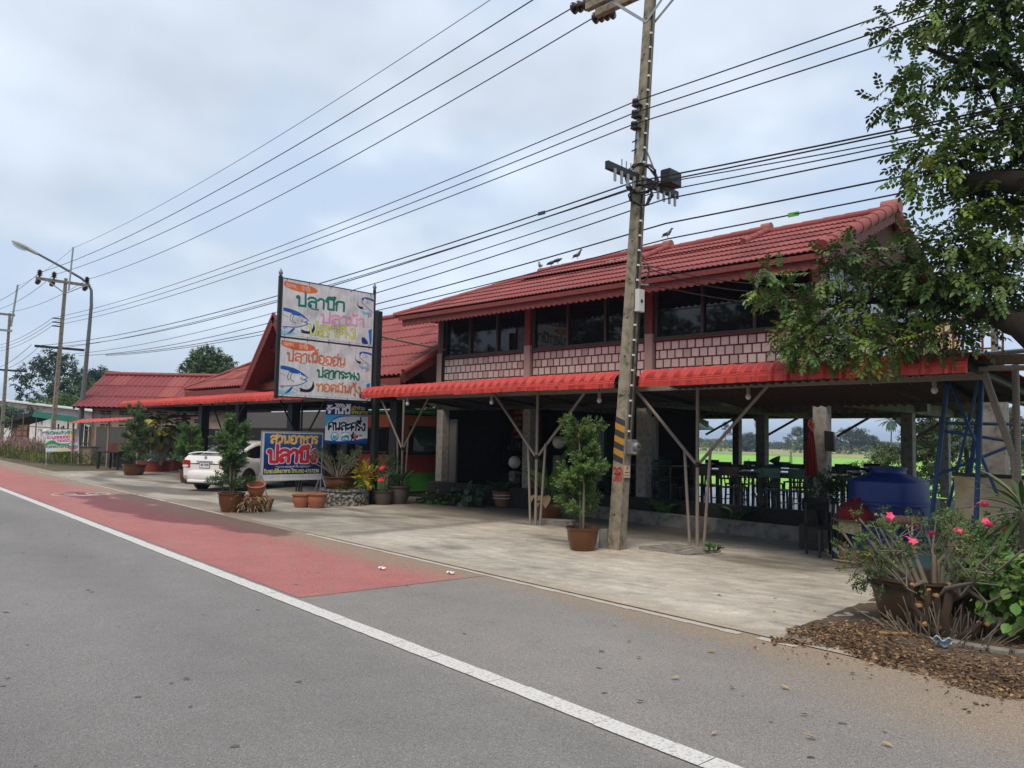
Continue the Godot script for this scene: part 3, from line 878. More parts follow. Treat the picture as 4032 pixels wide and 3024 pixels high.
func setting() -> void:
	var n1 := noise(301, 0.35, 5)
	var n2 := noise(302, 2.2, 4)
	var n3 := noise(303, 0.09, 4)
	# low land to the horizon
	var gb := B.new()
	gb.grid(24, 24, func(i, j): return V(-3000 + 250.0 * i, -0.98, 1500 - 187.5 * j), false, func(p): return Color(0.16, 0.15, 0.075))
	struct("ground", gb, M.field)
	var fb := B.new()
	fb.grid(60, 16, func(i, j): return V(-420 + 12.0 * i, -0.95, -24.0 - 8.4 * j), false, func(p):
		var q := n3.get_noise_2d(p.x, p.z)
		return Color(0.24 + 0.05 * q, 0.50 + 0.07 * q, 0.06))
	struct("rice_field", fb, M.field)
	var db := B.new()
	db.grid(60, 18, func(i, j): return V(-900 + 24.0 * i, -0.93, -158.4 - 18.0 * j), false, func(p):
		var q := n3.get_noise_2d(p.x * 0.12, p.z * 1.3)
		return Color(0.40, 0.34, 0.17).lerp(Color(0.2, 0.28, 0.08), clampf(0.4 + q * 1.8, 0, 1)))
	struct("dry_field", db, M.field)
	# the raised roadside
	var eb := B.new()
	eb.grid(110, 44, func(i, j):
		var x = -150.0 + 2.0 * i
		var z = 14.0 - 1.0 * j
		return V(x, -0.05 + (0.03 * n1.get_noise_2d(x, z)) - 0.92 * smoothstep(0.0, 5.0, -24.0 - z) - 0.9 * smoothstep(0.0, 4.0, z - 8.0), z), false, func(p):
		var q := n1.get_noise_2d(p.x * 0.6, p.z * 0.6)
		return Color(0.19, 0.15, 0.095).lerp(Color(0.10, 0.12, 0.045), clampf(0.35 + q * 1.2, 0, 1)))
	struct("roadside_earth", eb, M.earth)
	# asphalt: fine near the camera, coarse along the rest of the road
	var sand := Color(0.60, 0.47, 0.33)
	var shade := func(p: Vector3) -> Color:
		var q := n1.get_noise_2d(p.x * 0.5, p.z * 1.4)
		var f := n2.get_noise_2d(p.x, p.z)
		var wheel := exp(-pow((p.z + 2.5) / 0.35, 2.0)) + exp(-pow((p.z + 0.7) / 0.35, 2.0))
		var c := Color(0.42, 0.41, 0.395) * (1.0 + 0.15 * q + 0.08 * f - 0.09 * wheel)
		if p.z < -3.5:
			c = Color(0.475, 0.455, 0.425) * (1.0 + 0.15 * q + 0.08 * f)
		var dirt := smoothstep(-5.55, -6.2, p.z + 0.35 * q + 0.18 * f) * 0.9
		dirt = maxf(dirt, smoothstep(-4.5, -1.0, p.x) * smoothstep(-4.7, -5.8, p.z + 0.4 * q))
		return c.lerp(sand, clampf(dirt, 0, 1))
	var ab := B.new()
	ab.grid(250, 84, func(i, j): return V(-26.0 + 0.128 * i, 0.0, 3.8 - 0.126 * j), false, shade)
	struct("road", ab, M.asphalt, ROAD)
	var ac := B.new()
	ac.grid(62, 12, func(i, j): return V(-150.0 + 2.0 * i, 0.0, 3.8 - 0.882 * j), false, shade)
	struct("road", ac, M.asphalt, ROAD)
	var ad := B.new()
	ad.grid(30, 12, func(i, j): return V(6.0 + 2.0 * i, 0.0, 3.8 - 0.882 * j), false, shade)
	struct("road", ad, M.asphalt, ROAD)
	# the red lane, worn and dusty towards the shops, wet by the far pots
	var wet := [V(-16.2, -5.3, 2.0), V(-19.2, -5.0, 2.2), V(-22.3, -4.95, 1.5), V(-13.9, -5.75, 1.5), V(-20.5, -6.0, 2.0), V(-17.4, -5.9, 2.0)]
	var redc := func(p: Vector3) -> Color:
		var q := n1.get_noise_2d(p.x * 0.7 + 40, p.z * 1.6)
		var f := n2.get_noise_2d(p.x + 40, p.z)
		var c := Color(0.80, 0.29, 0.26) * (1.0 + 0.16 * q + 0.12 * f)
		c = c.lerp(Color(0.5, 0.4, 0.34), 0.55 * smoothstep(0.18, 0.5, n2.get_noise_2d(p.x * 1.7, p.z * 3.0 + 9) + 0.35 * q))
		var d := smoothstep(-5.2, -5.95, p.z + 0.3 * q + 0.16 * f)
		c = c.lerp(sand * 0.98, clampf(d * 0.9, 0, 1))
		var w := 0.0
		for k in wet:
			var e := Vector2((p.x - k.x) / k.z, (p.z - k.y) / (k.z * 0.3)).length() + 0.6 * q + 0.25 * f
			w = maxf(w, smoothstep(1.06, 0.94, e))
		return c.lerp(Color(c.r * 0.5, c.g * 0.42, c.b * 0.48), w)
	var rb := B.new()
	rb.grid(160, 30, func(i, j): return V(-7.62 - 0.135 * (160 - i) + 0.1 * (j / 30.0), 0.004, -3.74 - 0.0795 * j), false, redc)
	struct("red_lane", rb, M.red_paving, ROAD)
	var rc := B.new()
	rc.grid(40, 8, func(i, j): return V(-29.22 - 1.2 * (40 - i), 0.004, -3.74 - 0.298 * j), false, redc)
	struct("red_lane", rc, M.red_paving, ROAD)
	# painted lines, in strips with ragged edges
	var lb := B.new()
	for i in 320:
		var x0 := -70.0 + 0.25 * i
		var a := rng.randf_range(-0.006, 0.006)
		var cg := rng.randf_range(0.003, 0.008) if i > 200 and rng.randf() < 0.6 else 0.0
		lb.quad(V(x0, 0.008, -3.515 + a), V(-70.0 + 0.25 * (i + 1) - cg, 0.008, -3.515 + rng.randf_range(-0.005, 0.005)), V(-70.0 + 0.25 * (i + 1) - cg + rng.randf_range(-0.01, 0.01), 0.008, -3.68 + rng.randf_range(-0.006, 0.006)), V(x0, 0.008, -3.68 + a))
	struct("road_line", lb, M.road_paint, ROAD)
	var l2 := B.new()
	for i in 200:
		var x0 := -36.0 + 0.18 * i
		if absf(x0 + 14.4) < 1.9 or rng.randf() < 0.05 + 0.6 * smoothstep(-5.0, -3.4, x0) or x0 > -3.4:
			continue
		var wdt := 0.042 + 0.025 * n2.get_noise_1d(x0)
		l2.quad(V(x0, 0.0045, -6.19 + wdt + rng.randf_range(-0.012, 0.012)), V(x0 + 0.18, 0.0045, -6.19 + wdt + rng.randf_range(-0.012, 0.012)), V(x0 + 0.18, 0.0045, -6.19 - wdt + rng.randf_range(-0.012, 0.012)), V(x0, 0.0045, -6.19 - wdt + rng.randf_range(-0.012, 0.012)))
	struct("road_line", l2, M.worn_paint, ROAD)
	# bicycle sign on the red lane
	var bb := B.new()
	for cz in [-4.6, -5.4]:
		for i in 20:
			if i % 9 == 4:
				continue
			var a0 := TAU * i / 20
			var a1 := TAU * (i + 1) / 20
			bb.quad(V(-23.1 + cos(a0) * 0.45, 0.008, cz - sin(a0) * 0.3), V(-23.1 + cos(a1) * 0.45, 0.008, cz - sin(a1) * 0.3), V(-23.1 + cos(a1) * 0.38, 0.008, cz - sin(a1) * 0.24), V(-23.1 + cos(a0) * 0.38, 0.008, cz - sin(a0) * 0.24))
	bb.bar(V(-23.1, 0.006, -4.6), V(-22.6, 0.006, -5.05), 0.06, 0.004)
	bb.bar(V(-22.6, 0.0065, -5.05), V(-23.1, 0.0065, -5.4), 0.06, 0.004)
	bb.bar(V(-22.6, 0.007, -4.75), V(-22.5, 0.007, -5.3), 0.06, 0.004)
	struct("bicycle_marking", bb, M.road_paint, ROAD)
	# concrete forecourt: two slabs with a seam
	var slabc := func(p: Vector3) -> Color:
		var q := n1.get_noise_2d(p.x * 0.8 + 90, p.z * 0.8)
		var f := n2.get_noise_2d(p.x * 0.6 + 90, p.z * 2.4)
		var r := n3.get_noise_2d(p.x * 2.0, p.z * 6.0)
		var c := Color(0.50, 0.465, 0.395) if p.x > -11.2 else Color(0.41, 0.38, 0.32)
		c = c * (1.06 + 0.42 * q + 0.4 * f + 0.3 * r + 0.3 * n2.get_noise_2d(p.x * 2.1, p.z * 2.1))
		var grime := 0.0
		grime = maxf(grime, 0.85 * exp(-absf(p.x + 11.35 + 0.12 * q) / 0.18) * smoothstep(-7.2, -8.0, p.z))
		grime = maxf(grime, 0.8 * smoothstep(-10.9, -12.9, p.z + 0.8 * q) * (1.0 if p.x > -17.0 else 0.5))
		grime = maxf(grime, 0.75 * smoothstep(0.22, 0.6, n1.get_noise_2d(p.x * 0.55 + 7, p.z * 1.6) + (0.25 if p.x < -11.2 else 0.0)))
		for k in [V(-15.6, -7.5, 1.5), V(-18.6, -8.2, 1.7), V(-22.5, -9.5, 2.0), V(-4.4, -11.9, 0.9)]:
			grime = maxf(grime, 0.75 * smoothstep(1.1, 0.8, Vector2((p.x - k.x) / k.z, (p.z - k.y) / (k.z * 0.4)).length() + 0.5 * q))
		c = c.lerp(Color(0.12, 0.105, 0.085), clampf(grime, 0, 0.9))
		var dust := smoothstep(-0.6, 0.05, p.z - (-6.19 + p.x * 0.08716) / 0.99619 + 0.25 * q)
		return c.lerp(Color(0.47, 0.385, 0.28), clampf(dust * 0.6, 0, 1))
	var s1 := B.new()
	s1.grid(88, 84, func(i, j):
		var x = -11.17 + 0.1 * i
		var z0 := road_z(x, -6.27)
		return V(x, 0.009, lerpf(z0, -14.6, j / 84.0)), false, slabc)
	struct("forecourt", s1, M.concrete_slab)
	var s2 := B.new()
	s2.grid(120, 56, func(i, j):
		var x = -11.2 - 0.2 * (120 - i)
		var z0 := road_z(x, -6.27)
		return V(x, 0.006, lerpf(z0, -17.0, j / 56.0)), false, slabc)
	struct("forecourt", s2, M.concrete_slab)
	# broken drain cover by the awning prop
	var dr := thing("drain_cover", "cracked sunken concrete drain cover at the foot of the right awning prop", "drain cover")
	var c1 := B.new()
	for q in [[V(-7.1, 0.02, -10.32), V(-6.95, 0.02, -11.05)], [V(-6.95, 0.02, -11.05), V(-6.1, 0.02, -11.0)], [V(-6.1, 0.02, -11.0), V(-6.25, 0.02, -10.3)], [V(-6.25, 0.02, -10.3), V(-7.1, 0.02, -10.32)]]:
		c1.bar(q[0], q[1], 0.09, 0.04, Vector3.UP, 0.01)
	put("rim", c1.mesh(), M.cement, dr)
	var c2 := B.new()
	c2.box(V(-6.78, 0.025, -10.72), V(0.42, 0.03, 0.5), Basis(Vector3.FORWARD, 0.05), 0.008)
	put("slab", c2.mesh(), M.cement, dr)
	var c3 := B.new()
	c3.box(V(-6.36, 0.014, -10.7), V(0.3, 0.03, 0.46), Basis(Vector3.FORWARD, -0.08), 0.008)
	put("slab", c3.mesh(), M.cement, dr)
	# old tar and oil spots on the asphalt: nobody would count them
	var sp := B.new()
	for i in 300:
		var x := rng.randf_range(-19, 3)
		var z := rng.randf_range(-3.2, 1.2) if rng.randf() < 0.65 else rng.randf_range(-5.8, -3.9)
		if z < -3.7 and x < -7.7 and rng.randf() < 0.7:
			continue
		var r := 0.005 + 0.022 * pow(rng.randf(), 2.2)
		var ph := rng.randf() * TAU
		var ctr := V(x, 0.0035 if z > -3.5 or x > -7.6 else 0.0065, z)
		for s in 9:
			var a0 := TAU * s / 9
			var a1 := TAU * (s + 1) / 9
			var r0 := r * (1.0 + 0.3 * sin(a0 * 2 + ph) + 0.2 * sin(a0 * 3))
			var r1 := r * (1.0 + 0.3 * sin(a1 * 2 + ph) + 0.2 * sin(a1 * 3))
			sp.face3(ctr, ctr + V(cos(a0) * r0 * 1.3, 0, -sin(a0) * r0), ctr + V(cos(a1) * r1 * 1.3, 0, -sin(a1) * r1))
	var spm := mat("tar", lin(0.10, 0.10, 0.10), 0.9)
	var so := put("tar_spots", sp.mesh(), spm)
	so.rotation.y = ROAD
	tag(so, "dark tar and oil spots scattered over the grey asphalt", "tar spots", "", "stuff")

# ---------------------------------------------------------------- roofs
func roof_tiles(parent: Node3D, E: Vector3, X: Vector3, S: Vector3, hip_l: float, hip_r: float, courses: int, tile_w: float, waves: int, amp: float, mats: Array, called := "roof_tile") -> void:
	# E eave's left end, X along the eave (full length), S up the slope (full length); hips cut the ends
	var len_x := X.length()
	var x := X.normalized()
	var N := S.normalized().cross(x) * -1.0
	if N.y < 0:
		N = -N
	var cols := ceili(len_x / tile_w)
	var lift := 0.035
	for j in courses:
		var s0 := float(j) / courses - (0.02 if j > 0 else 0.0)
		var s1 := float(j + 1) / courses
		for i in cols:
			var a := tile_w * i
			var b := minf(tile_w * (i + 1), len_x)
			if b <= hip_l * s0 + 0.02 or a >= len_x - hip_r * s0 - 0.02:
				continue
			var bd := B.new()
			var seg := waves * 5
			var P := func(xx: float, s: float, low: bool) -> Vector3:
				var cx := clampf(xx, hip_l * s, len_x - hip_r * s)
				return E + x * cx + S * s + N * (amp * (2.0 * absf(cos(PI * cx * waves / tile_w)) - 1.0) + (lift if low else 0.0))
			for q in seg:
				var xa := lerpf(a, b, float(q) / seg)
				var xb := lerpf(a, b, float(q + 1) / seg)
				var p0: Vector3 = P.call(xa, s0, true)
				var p1: Vector3 = P.call(xb, s0, true)
				var p2: Vector3 = P.call(xb, s1, false)
				var p3: Vector3 = P.call(xa, s1, false)
				if p2.distance_to(p3) < 1e-4 and p0.distance_to(p1) < 1e-4:
					continue
				var sl := func(xx: float) -> Vector3: return (N + x * (amp * TAU * waves / tile_w * sin(PI * (fposmod(xx * waves / tile_w + 0.5, 1.0) - 0.5)) * 0.98)).normalized()
				var na: Vector3 = sl.call(xa)
				var nb: Vector3 = sl.call(xb)
				bd.tri(p0, p1, p2, na, nb, nb)
				bd.tri(p0, p2, p3, na, nb, na)
				bd.quad(p0 - N * 0.018, p1 - N * 0.018, p1, p0)
			var pick := rng.randf()
			put(called, bd.mesh(), M.roof_tile_d if pick < 0.06 else (M.roof_tile_e if pick < 0.14 else mats[(i * 7 + j * 13 + (i * j) % 5) % mats.size()]), parent)

func scallop(length: float, h: float, pitch: float, amp: float) -> Array:   # a fascia board with a scalloped lower edge
	var p := [Vector2(length, h), Vector2(0, h)]
	var n := int(round(length / pitch))
	for i in n:
		for s in 5:
			p.append(Vector2(length * (i + s / 5.0) / n, amp * (1.0 - sin(PI * s / 5.0))))
	p.append(Vector2(length, amp))
	return p

func caps(parent: Node3D, a: Vector3, b: Vector3, r: float, piece: float, m: Material, called := "ridge_cap") -> void:
	var n := maxi(1, int(round(a.distance_to(b) / piece)))
	for i in n:
		var bd := B.new()
		var p := a.lerp(b, float(i) / n)
		var q := a.lerp(b, (i + 1.12) / n)
		bd.tube([p, q], [r * 1.06, r * 0.92], 10)
		put(called, bd.mesh(), m, parent)

# ---------------------------------------------------------------- the restaurant with its dining room upstairs
func restaurant() -> void:
	var t := thing("restaurant_building", "two storey restaurant with red tiled roof, dark upstairs windows and pale tiled parapet", "restaurant")
	var zf := -14.0
	var px := [-16.25, -12.95, -9.39, -5.75]
	# platform and dining floor
	put("floor", B.new().box(V(-10.6, 0.18, -18.2), V(11.6, 0.36, 8.4)).mesh(), M.floor_tile, t)
	put("plinth", B.new().box(V(-10.6, 0.25, -13.88), V(11.7, 0.5, 0.2), Basis.IDENTITY, 0.015).mesh(), M.cement_dark, t)
	# ground floor columns
	var spots := [V(-16.2, 0, -14.05), V(-12.95, 0, -14.05), V(-9.62, 0, -14.1), V(-5.75, 0, -14.1), V(-5.75, 0, -18.9), V(-9.45, 0, -19.3), V(-12.95, 0, -19.0), V(-13.73, 0, -22.3), V(-11.75, 0, -22.3), V(-9.5, 0, -22.3), V(-5.9, 0, -22.3)]
	for i in spots.size():
		var w := 0.25 if i < 7 else 0.22
		put("column", B.new().box(V(0, 1.42, 0), V(w, 2.05, w), Basis.IDENTITY, 0.012).mesh(), M.column_paint, t, spots[i])
	# beams and the upper floor slab
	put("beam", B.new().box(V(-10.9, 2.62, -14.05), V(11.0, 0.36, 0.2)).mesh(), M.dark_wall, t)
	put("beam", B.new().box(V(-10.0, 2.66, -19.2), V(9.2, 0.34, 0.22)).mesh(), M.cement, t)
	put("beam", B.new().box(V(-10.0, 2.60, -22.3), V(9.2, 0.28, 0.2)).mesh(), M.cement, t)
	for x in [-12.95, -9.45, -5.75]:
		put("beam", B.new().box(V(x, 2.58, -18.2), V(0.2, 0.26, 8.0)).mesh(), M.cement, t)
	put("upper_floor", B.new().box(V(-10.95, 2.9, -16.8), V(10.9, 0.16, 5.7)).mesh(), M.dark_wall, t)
	# the low roof behind the hall
	put("rear_eave", B.new().bar(V(-10.0, 2.86, -19.4), V(-10.0, 2.52, -23.9), 10.5, 0.04).mesh(), M.red_board_dark, t)
	for i in 5:
		put("rafter_end", B.new().prism([Vector2(0, 0), Vector2(0.75, -0.22), Vector2(0.75, -0.02), Vector2(0, 0.12)], 0.06, V(-13.4 + 2.05 * i, 2.42, -22.6), Basis(Vector3(0, 0, -1), Vector3.UP, Vector3(1, 0, 0))).mesh(), M.dark_wood, t)
	for i in 4:
		put("strut", B.new().bar(V(-12.9 + 2.1 * i, 1.95, -22.4), V(-12.3 + 2.1 * i, 2.5, -23.2), 0.06, 0.06).mesh(), M.wood_brown, t)
	# dark rear and side walls of the closed left half
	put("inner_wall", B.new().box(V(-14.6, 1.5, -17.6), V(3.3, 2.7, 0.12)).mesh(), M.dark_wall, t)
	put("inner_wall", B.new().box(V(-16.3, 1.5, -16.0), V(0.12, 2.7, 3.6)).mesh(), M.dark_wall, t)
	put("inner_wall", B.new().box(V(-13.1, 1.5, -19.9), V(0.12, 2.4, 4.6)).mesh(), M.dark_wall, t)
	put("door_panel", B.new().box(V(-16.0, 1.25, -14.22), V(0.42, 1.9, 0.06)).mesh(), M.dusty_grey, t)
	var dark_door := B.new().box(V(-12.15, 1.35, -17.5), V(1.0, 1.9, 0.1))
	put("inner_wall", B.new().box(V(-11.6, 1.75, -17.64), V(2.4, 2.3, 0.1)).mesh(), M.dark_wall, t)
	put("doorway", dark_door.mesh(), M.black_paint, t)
	for s in [[-12.72, 0.1], [-11.58, 0.16]]:
		put("door_jamb", B.new().box(V(s[0], 1.4, -17.46), V(s[1], 1.9, 0.14)).mesh(), M.trim_white, t)
	# upper wall: parapets of pale tiles in brown strips, posts, window bays
	for b in 3:
		var x0: float = px[b] + 0.11
		var x1: float = px[b + 1] - 0.11
		var par := put("parapet", B.new().box(V((x0 + x1) / 2, 3.40, zf - 0.03), V(x1 - x0, 0.88, 0.07)).mesh(), M.wood_brown, t)
		var pitch := 0.192
		var idx := 0
		for r in 4:
			var y := 3.73 - 0.192 * r
			var off := 0.0 if r % 2 == 0 else -pitch * 0.5
			var x := x0 + 0.035 + off
			while x < x1 - 0.04:
				var a := maxf(x, x0 + 0.03)
				var c := minf(x + 0.162, x1 - 0.03)
				if c - a > 0.03:
					idx += 1
					put("wall_tile", B.new().box(V((a + c) / 2, y + rng.randf_range(-0.003, 0.003), zf + 0.013), V(c - a - rng.randf_range(0, 0.006), 0.162, 0.02), Basis(Vector3.BACK, rng.randf_range(-0.012, 0.012)), 0.004).mesh(), [M.wall_tile, M.wall_tile, M.wall_tile_b, M.wall_tile_b, M.wall_tile_c][rng.randi() % 5], par)
				x += pitch
		put("sill_rail", B.new().box(V((x0 + x1) / 2, 3.845, zf + 0.02), V(x1 - x0, 0.035, 0.12), Basis.IDENTITY, 0.006).mesh(), M.wood_brown, t)
		var win := put("window", B.new().box(V((x0 + x1) / 2, 3.895, zf - 0.01), V(x1 - x0 - 0.01, 0.06, 0.09)).mesh(), M.frame_bronze, t)
		for m in 3:
			var wa := lerpf(x0, x1, m / 3.0)
			var wb := lerpf(x0, x1, (m + 1) / 3.0)
			put("frame", B.new().box(V(wa + (0.03 if m == 0 else 0.0), 4.62, zf - 0.012), V(0.06, 1.39, 0.08)).mesh(), M.frame_bronze, win)
			var tilt := Basis(Vector3.UP, rng.randf_range(-0.006, 0.006)) * Basis(Vector3.RIGHT, rng.randf_range(-0.004, 0.004))
			put("pane", B.new().box(V((wa + wb) / 2 + 0.01, 4.62, zf - 0.04), V(wb - wa - 0.09, 1.38, 0.015), tilt).mesh(), M.glass_dark, win)
		put("frame", B.new().box(V(x1 - 0.03, 4.62, zf - 0.012), V(0.06, 1.39, 0.08)).mesh(), M.frame_bronze, win)
		put("header", B.new().box(V((x0 + x1) / 2, 5.3, zf - 0.04), V(x1 - x0, 0.1, 0.1)).mesh(), M.wood_brown, t)
	for i in 4:
		put("wall_post", B.new().box(V(px[i], 3.45, zf + 0.01), V(0.2, 1.1, 0.2), Basis.IDENTITY, 0.01).mesh(), M.post_pink, t)
		put("wall_post", B.new().box(V(px[i], 4.65, zf + 0.01), V(0.17, 1.3, 0.17), Basis.IDENTITY, 0.01).mesh(), M.red_board if i < 3 else M.post_pink, t)
	# gable end, pale blue, and the other outer walls
	var xg := -5.72
	put("gable_wall", B.new().prism([Vector2(14.0, 2.98), Vector2(19.2, 2.98), Vector2(19.2, 5.4), Vector2(16.6, 6.35), Vector2(14.0, 5.4)], 0.12, V(xg + 0.06, 0, 0), Basis(Vector3(0, 0, -1), Vector3.UP, Vector3(1, 0, 0)) ).mesh(), M.blue_wall, t)
	for z in [-15.2, -17.4]:
		var w2 := put("window", B.new().box(V(xg + 0.19, 4.45, z), V(0.05, 1.3, 1.1)).mesh(), M.frame_bronze, t)
		for s in [-0.26, 0.26]:
			put("pane", B.new().box(V(xg + 0.212, 4.45, z + s), V(0.02, 1.2, 0.47)).mesh(), M.glass_dark, w2)
	put("rear_wall", B.new().box(V(-11.0, 4.2, -19.2), V(10.5, 2.4, 0.12)).mesh(), M.blue_wall, t)
	put("side_wall", B.new().box(V(-16.28, 4.2, -16.6), V(0.1, 2.4, 5.1)).mesh(), M.red_board, t)
	put("ceiling", B.new().box(V(-11.0, 5.28, -16.6), V(10.4, 0.05, 5.0)).mesh(), M.red_board_dark, t)
	# roof: front and rear slopes, hipped on the left, stepped ridge
	var xl := -17.13
	var xr := -5.28
	var E := V(xl, 5.0, -13.0)
	var X := V(xr - xl, 0, 0)
	var S := V(0, 1.52, -3.6)
	var roof := put("roof", B.new().prism([Vector2(13.1, 4.98), Vector2(20.1, 4.98), Vector2(16.6, 6.44)], xr - xl - 2.3, V(xl + 2.2, 0, 0), Basis(Vector3(0, 0, -1), Vector3.UP, Vector3(1, 0, 0))).mesh(), M.red_board_dark, t)
	roof_tiles(roof, E, X, S, 2.15, 0.0, 6, 0.55, 5, 0.012, [M.roof_tile, M.roof_tile_b, M.roof_tile_c, M.roof_tile])
	var hipb := B.new()
	hipb.face3(V(xl, 4.99, -13.0), V(xl + 2.15, 6.52, -16.6), V(xl, 4.99, -20.2))
	hipb.quad(V(xl, 4.985, -20.2), V(xl + 2.15, 6.52, -16.6), V(xr, 6.52, -16.6), V(xr, 4.985, -20.2))
	put("rear_slope", hipb.mesh(), M.roof_tile_b, roof)
	caps(roof, V(xl - 0.02, 5.03, -12.98), V(xl + 2.1, 6.55, -16.6), 0.07, 0.5, M.roof_tile)
	caps(roof, V(xl + 2.1, 6.58, -16.6), V(-10.6, 6.66, -16.6), 0.09, 0.45, M.roof_tile)
	caps(roof, V(-10.75, 6.55, -16.6), V(-7.95, 6.61, -16.6), 0.09, 0.45, M.roof_tile)
	caps(roof, V(-8.1, 6.53, -16.6), V(xr, 6.56, -16.6), 0.085, 0.45, M.roof_tile)
	# the raised courses and their verge caps
	var up := Vector3(0, 0.92, 0.39)
	for q in [[-14.9, -10.6, 0.075, 0.33], [-10.75, -7.95, 0.035, 0.333]]:
		var ss: float = 1.0 - q[3]
		roof_tiles(roof, E + S * ss + up * q[2] + V(q[0] - xl, 0, 0), V(q[1] - q[0], 0, 0), S * (1.0 - ss), 0.0, 0.0, 2, 0.55, 5, 0.012, [M.roof_tile, M.roof_tile_c, M.roof_tile_b])
		caps(roof, E + S * ss + up * (q[2] + 0.02) + V(q[1] - xl, 0, 0), E + S + up * (q[2] + 0.03) + V(q[1] - xl, 0, 0), 0.075, 0.36, M.roof_tile_c, "verge_cap")
		put("ridge_end", B.new().tube([V(q[1] - 0.16, 6.60 + q[2] * 0.9, -16.6), V(q[1] + 0.06, 6.60 + q[2] * 0.9, -16.6)], 0.12, 12).mesh(), M.ridge_pale, roof)
	caps(roof, E + X + V(0.02, 0.05, 0.05), E + X + S + V(0.02, 0.05, 0), 0.125, 0.42, M.roof_tile_c, "verge_cap")
	caps(roof, V(xr + 0.02, 6.54, -16.6), V(xr + 0.02, 5.02, -20.2), 0.125, 0.42, M.ridge_pale, "verge_cap")
	put("ridge_end", B.new().tube([V(xr - 0.2, 6.6, -16.6), V(xr + 0.16, 6.6, -16.6)], 0.15, 12).mesh(), M.ridge_pale, roof)
	# eaves boards with scalloped edges
	put("fascia", B.new().box(V((xl + xr) / 2 + 0.1, 4.93, -13.03), V(xr - xl - 0.1, 0.1, 0.05)).mesh(), M.timber if false else M.red_board, t)
	put("valance", B.new().prism(scallop(xr - xl - 0.35, 0.22, 0.16, 0.045), 0.03, V(xl + 0.25, 4.70, -13.10)).mesh(), M.red_board, t)
	put("soffit", B.new().bar(V((xl + xr) / 2, 4.93, -13.05), V((xl + xr) / 2, 5.30, -13.95), xr - xl - 0.3, 0.02).mesh(), M.red_board_dark, t)
	var rk := sqrt(3.6 * 3.6 + 1.52 * 1.52)
	var ang := atan2(1.52, 3.6)
	put("verge_board", B.new().prism(scallop(rk, 0.26, 0.16, 0.045), 0.03, V(xr + 0.03, 4.75, -13.0), Basis(Vector3(0, sin(ang), -cos(ang)), Vector3(0, cos(ang), sin(ang)), Vector3(1, 0, 0))).mesh(), M.red_board, t)
	put("verge_board", B.new().prism(scallop(rk, 0.26, 0.16, 0.045), 0.03, V(xr + 0.03, 6.27, -16.6), Basis(Vector3(0, -sin(ang), -cos(ang)), Vector3(0, cos(ang), -sin(ang)), Vector3(1, 0, 0))).mesh(), M.red_board, t)
	# terrace at the right end: beam, slab, column, lattice railing
	var tr := thing("terrace", "bare cement terrace with cracked beam and red lattice railing right of the restaurant", "terrace")
	put("column", B.new().box(V(-3.12, 1.3, -14.62), V(0.34, 2.6, 0.3), Basis.IDENTITY, 0.015).mesh(), M.cement, tr)
	put("column", B.new().box(V(-3.12, 1.3, -19.0), V(0.3, 2.6, 0.3), Basis.IDENTITY, 0.015).mesh(), M.cement, tr)
	put("beam", B.new().box(V(-4.35, 2.72, -14.62), V(2.8, 0.5, 0.24), Basis.IDENTITY, 0.01).mesh(), M.cement, tr)
	put("beam", B.new().box(V(-3.08, 2.72, -16.9), V(0.22, 0.46, 4.3), Basis.IDENTITY, 0.01).mesh(), M.cement, tr)
	put("slab", B.new().box(V(-4.35, 2.9, -16.95), V(2.5, 0.1, 4.4)).mesh(), M.cement, tr)
	var lat := put("railing", B.new().box(V(-4.25, 3.86, -14.62), V(2.5, 0.05, 0.05)).box(V(-4.25, 3.02, -14.62), V(2.5, 0.05, 0.05)).mesh(), M.lattice_red, tr)
	for i in 18:
		put("slat", B.new().box(V(-5.45 + 0.145 * i, 3.43, -14.62), V(0.03, 0.82, 0.03)).mesh(), M.lattice_red, lat)
	for i in 17:
		for r in 2:
			put("slat", B.new().box(V(-5.38 + 0.145 * i, 3.2 + 0.3 * r + (0.14 if i % 2 else 0.0), -14.62), V(0.115, 0.028, 0.028)).mesh(), M.lattice_red, lat)
	put("parapet", B.new().box(V(-4.9, 3.6, -17.2), V(1.3, 1.3, 0.1)).mesh(), M.cream_wall, tr)
	put("post", B.new().box(V(-3.1, 3.45, -14.62), V(0.09, 1.1, 0.09)).mesh(), M.cement, tr)
	# low wall before the dining hall
	var lw := thing("low_wall", "stained low cement wall along the front of the dining hall", "wall")
	put("wall", B.new().bar(V(-12.2, 0.13, -13.72), V(-5.35, 0.13, -13.25), 0.14, 0.27, Vector3.UP, 0.015).mesh(), M.cement, lw)

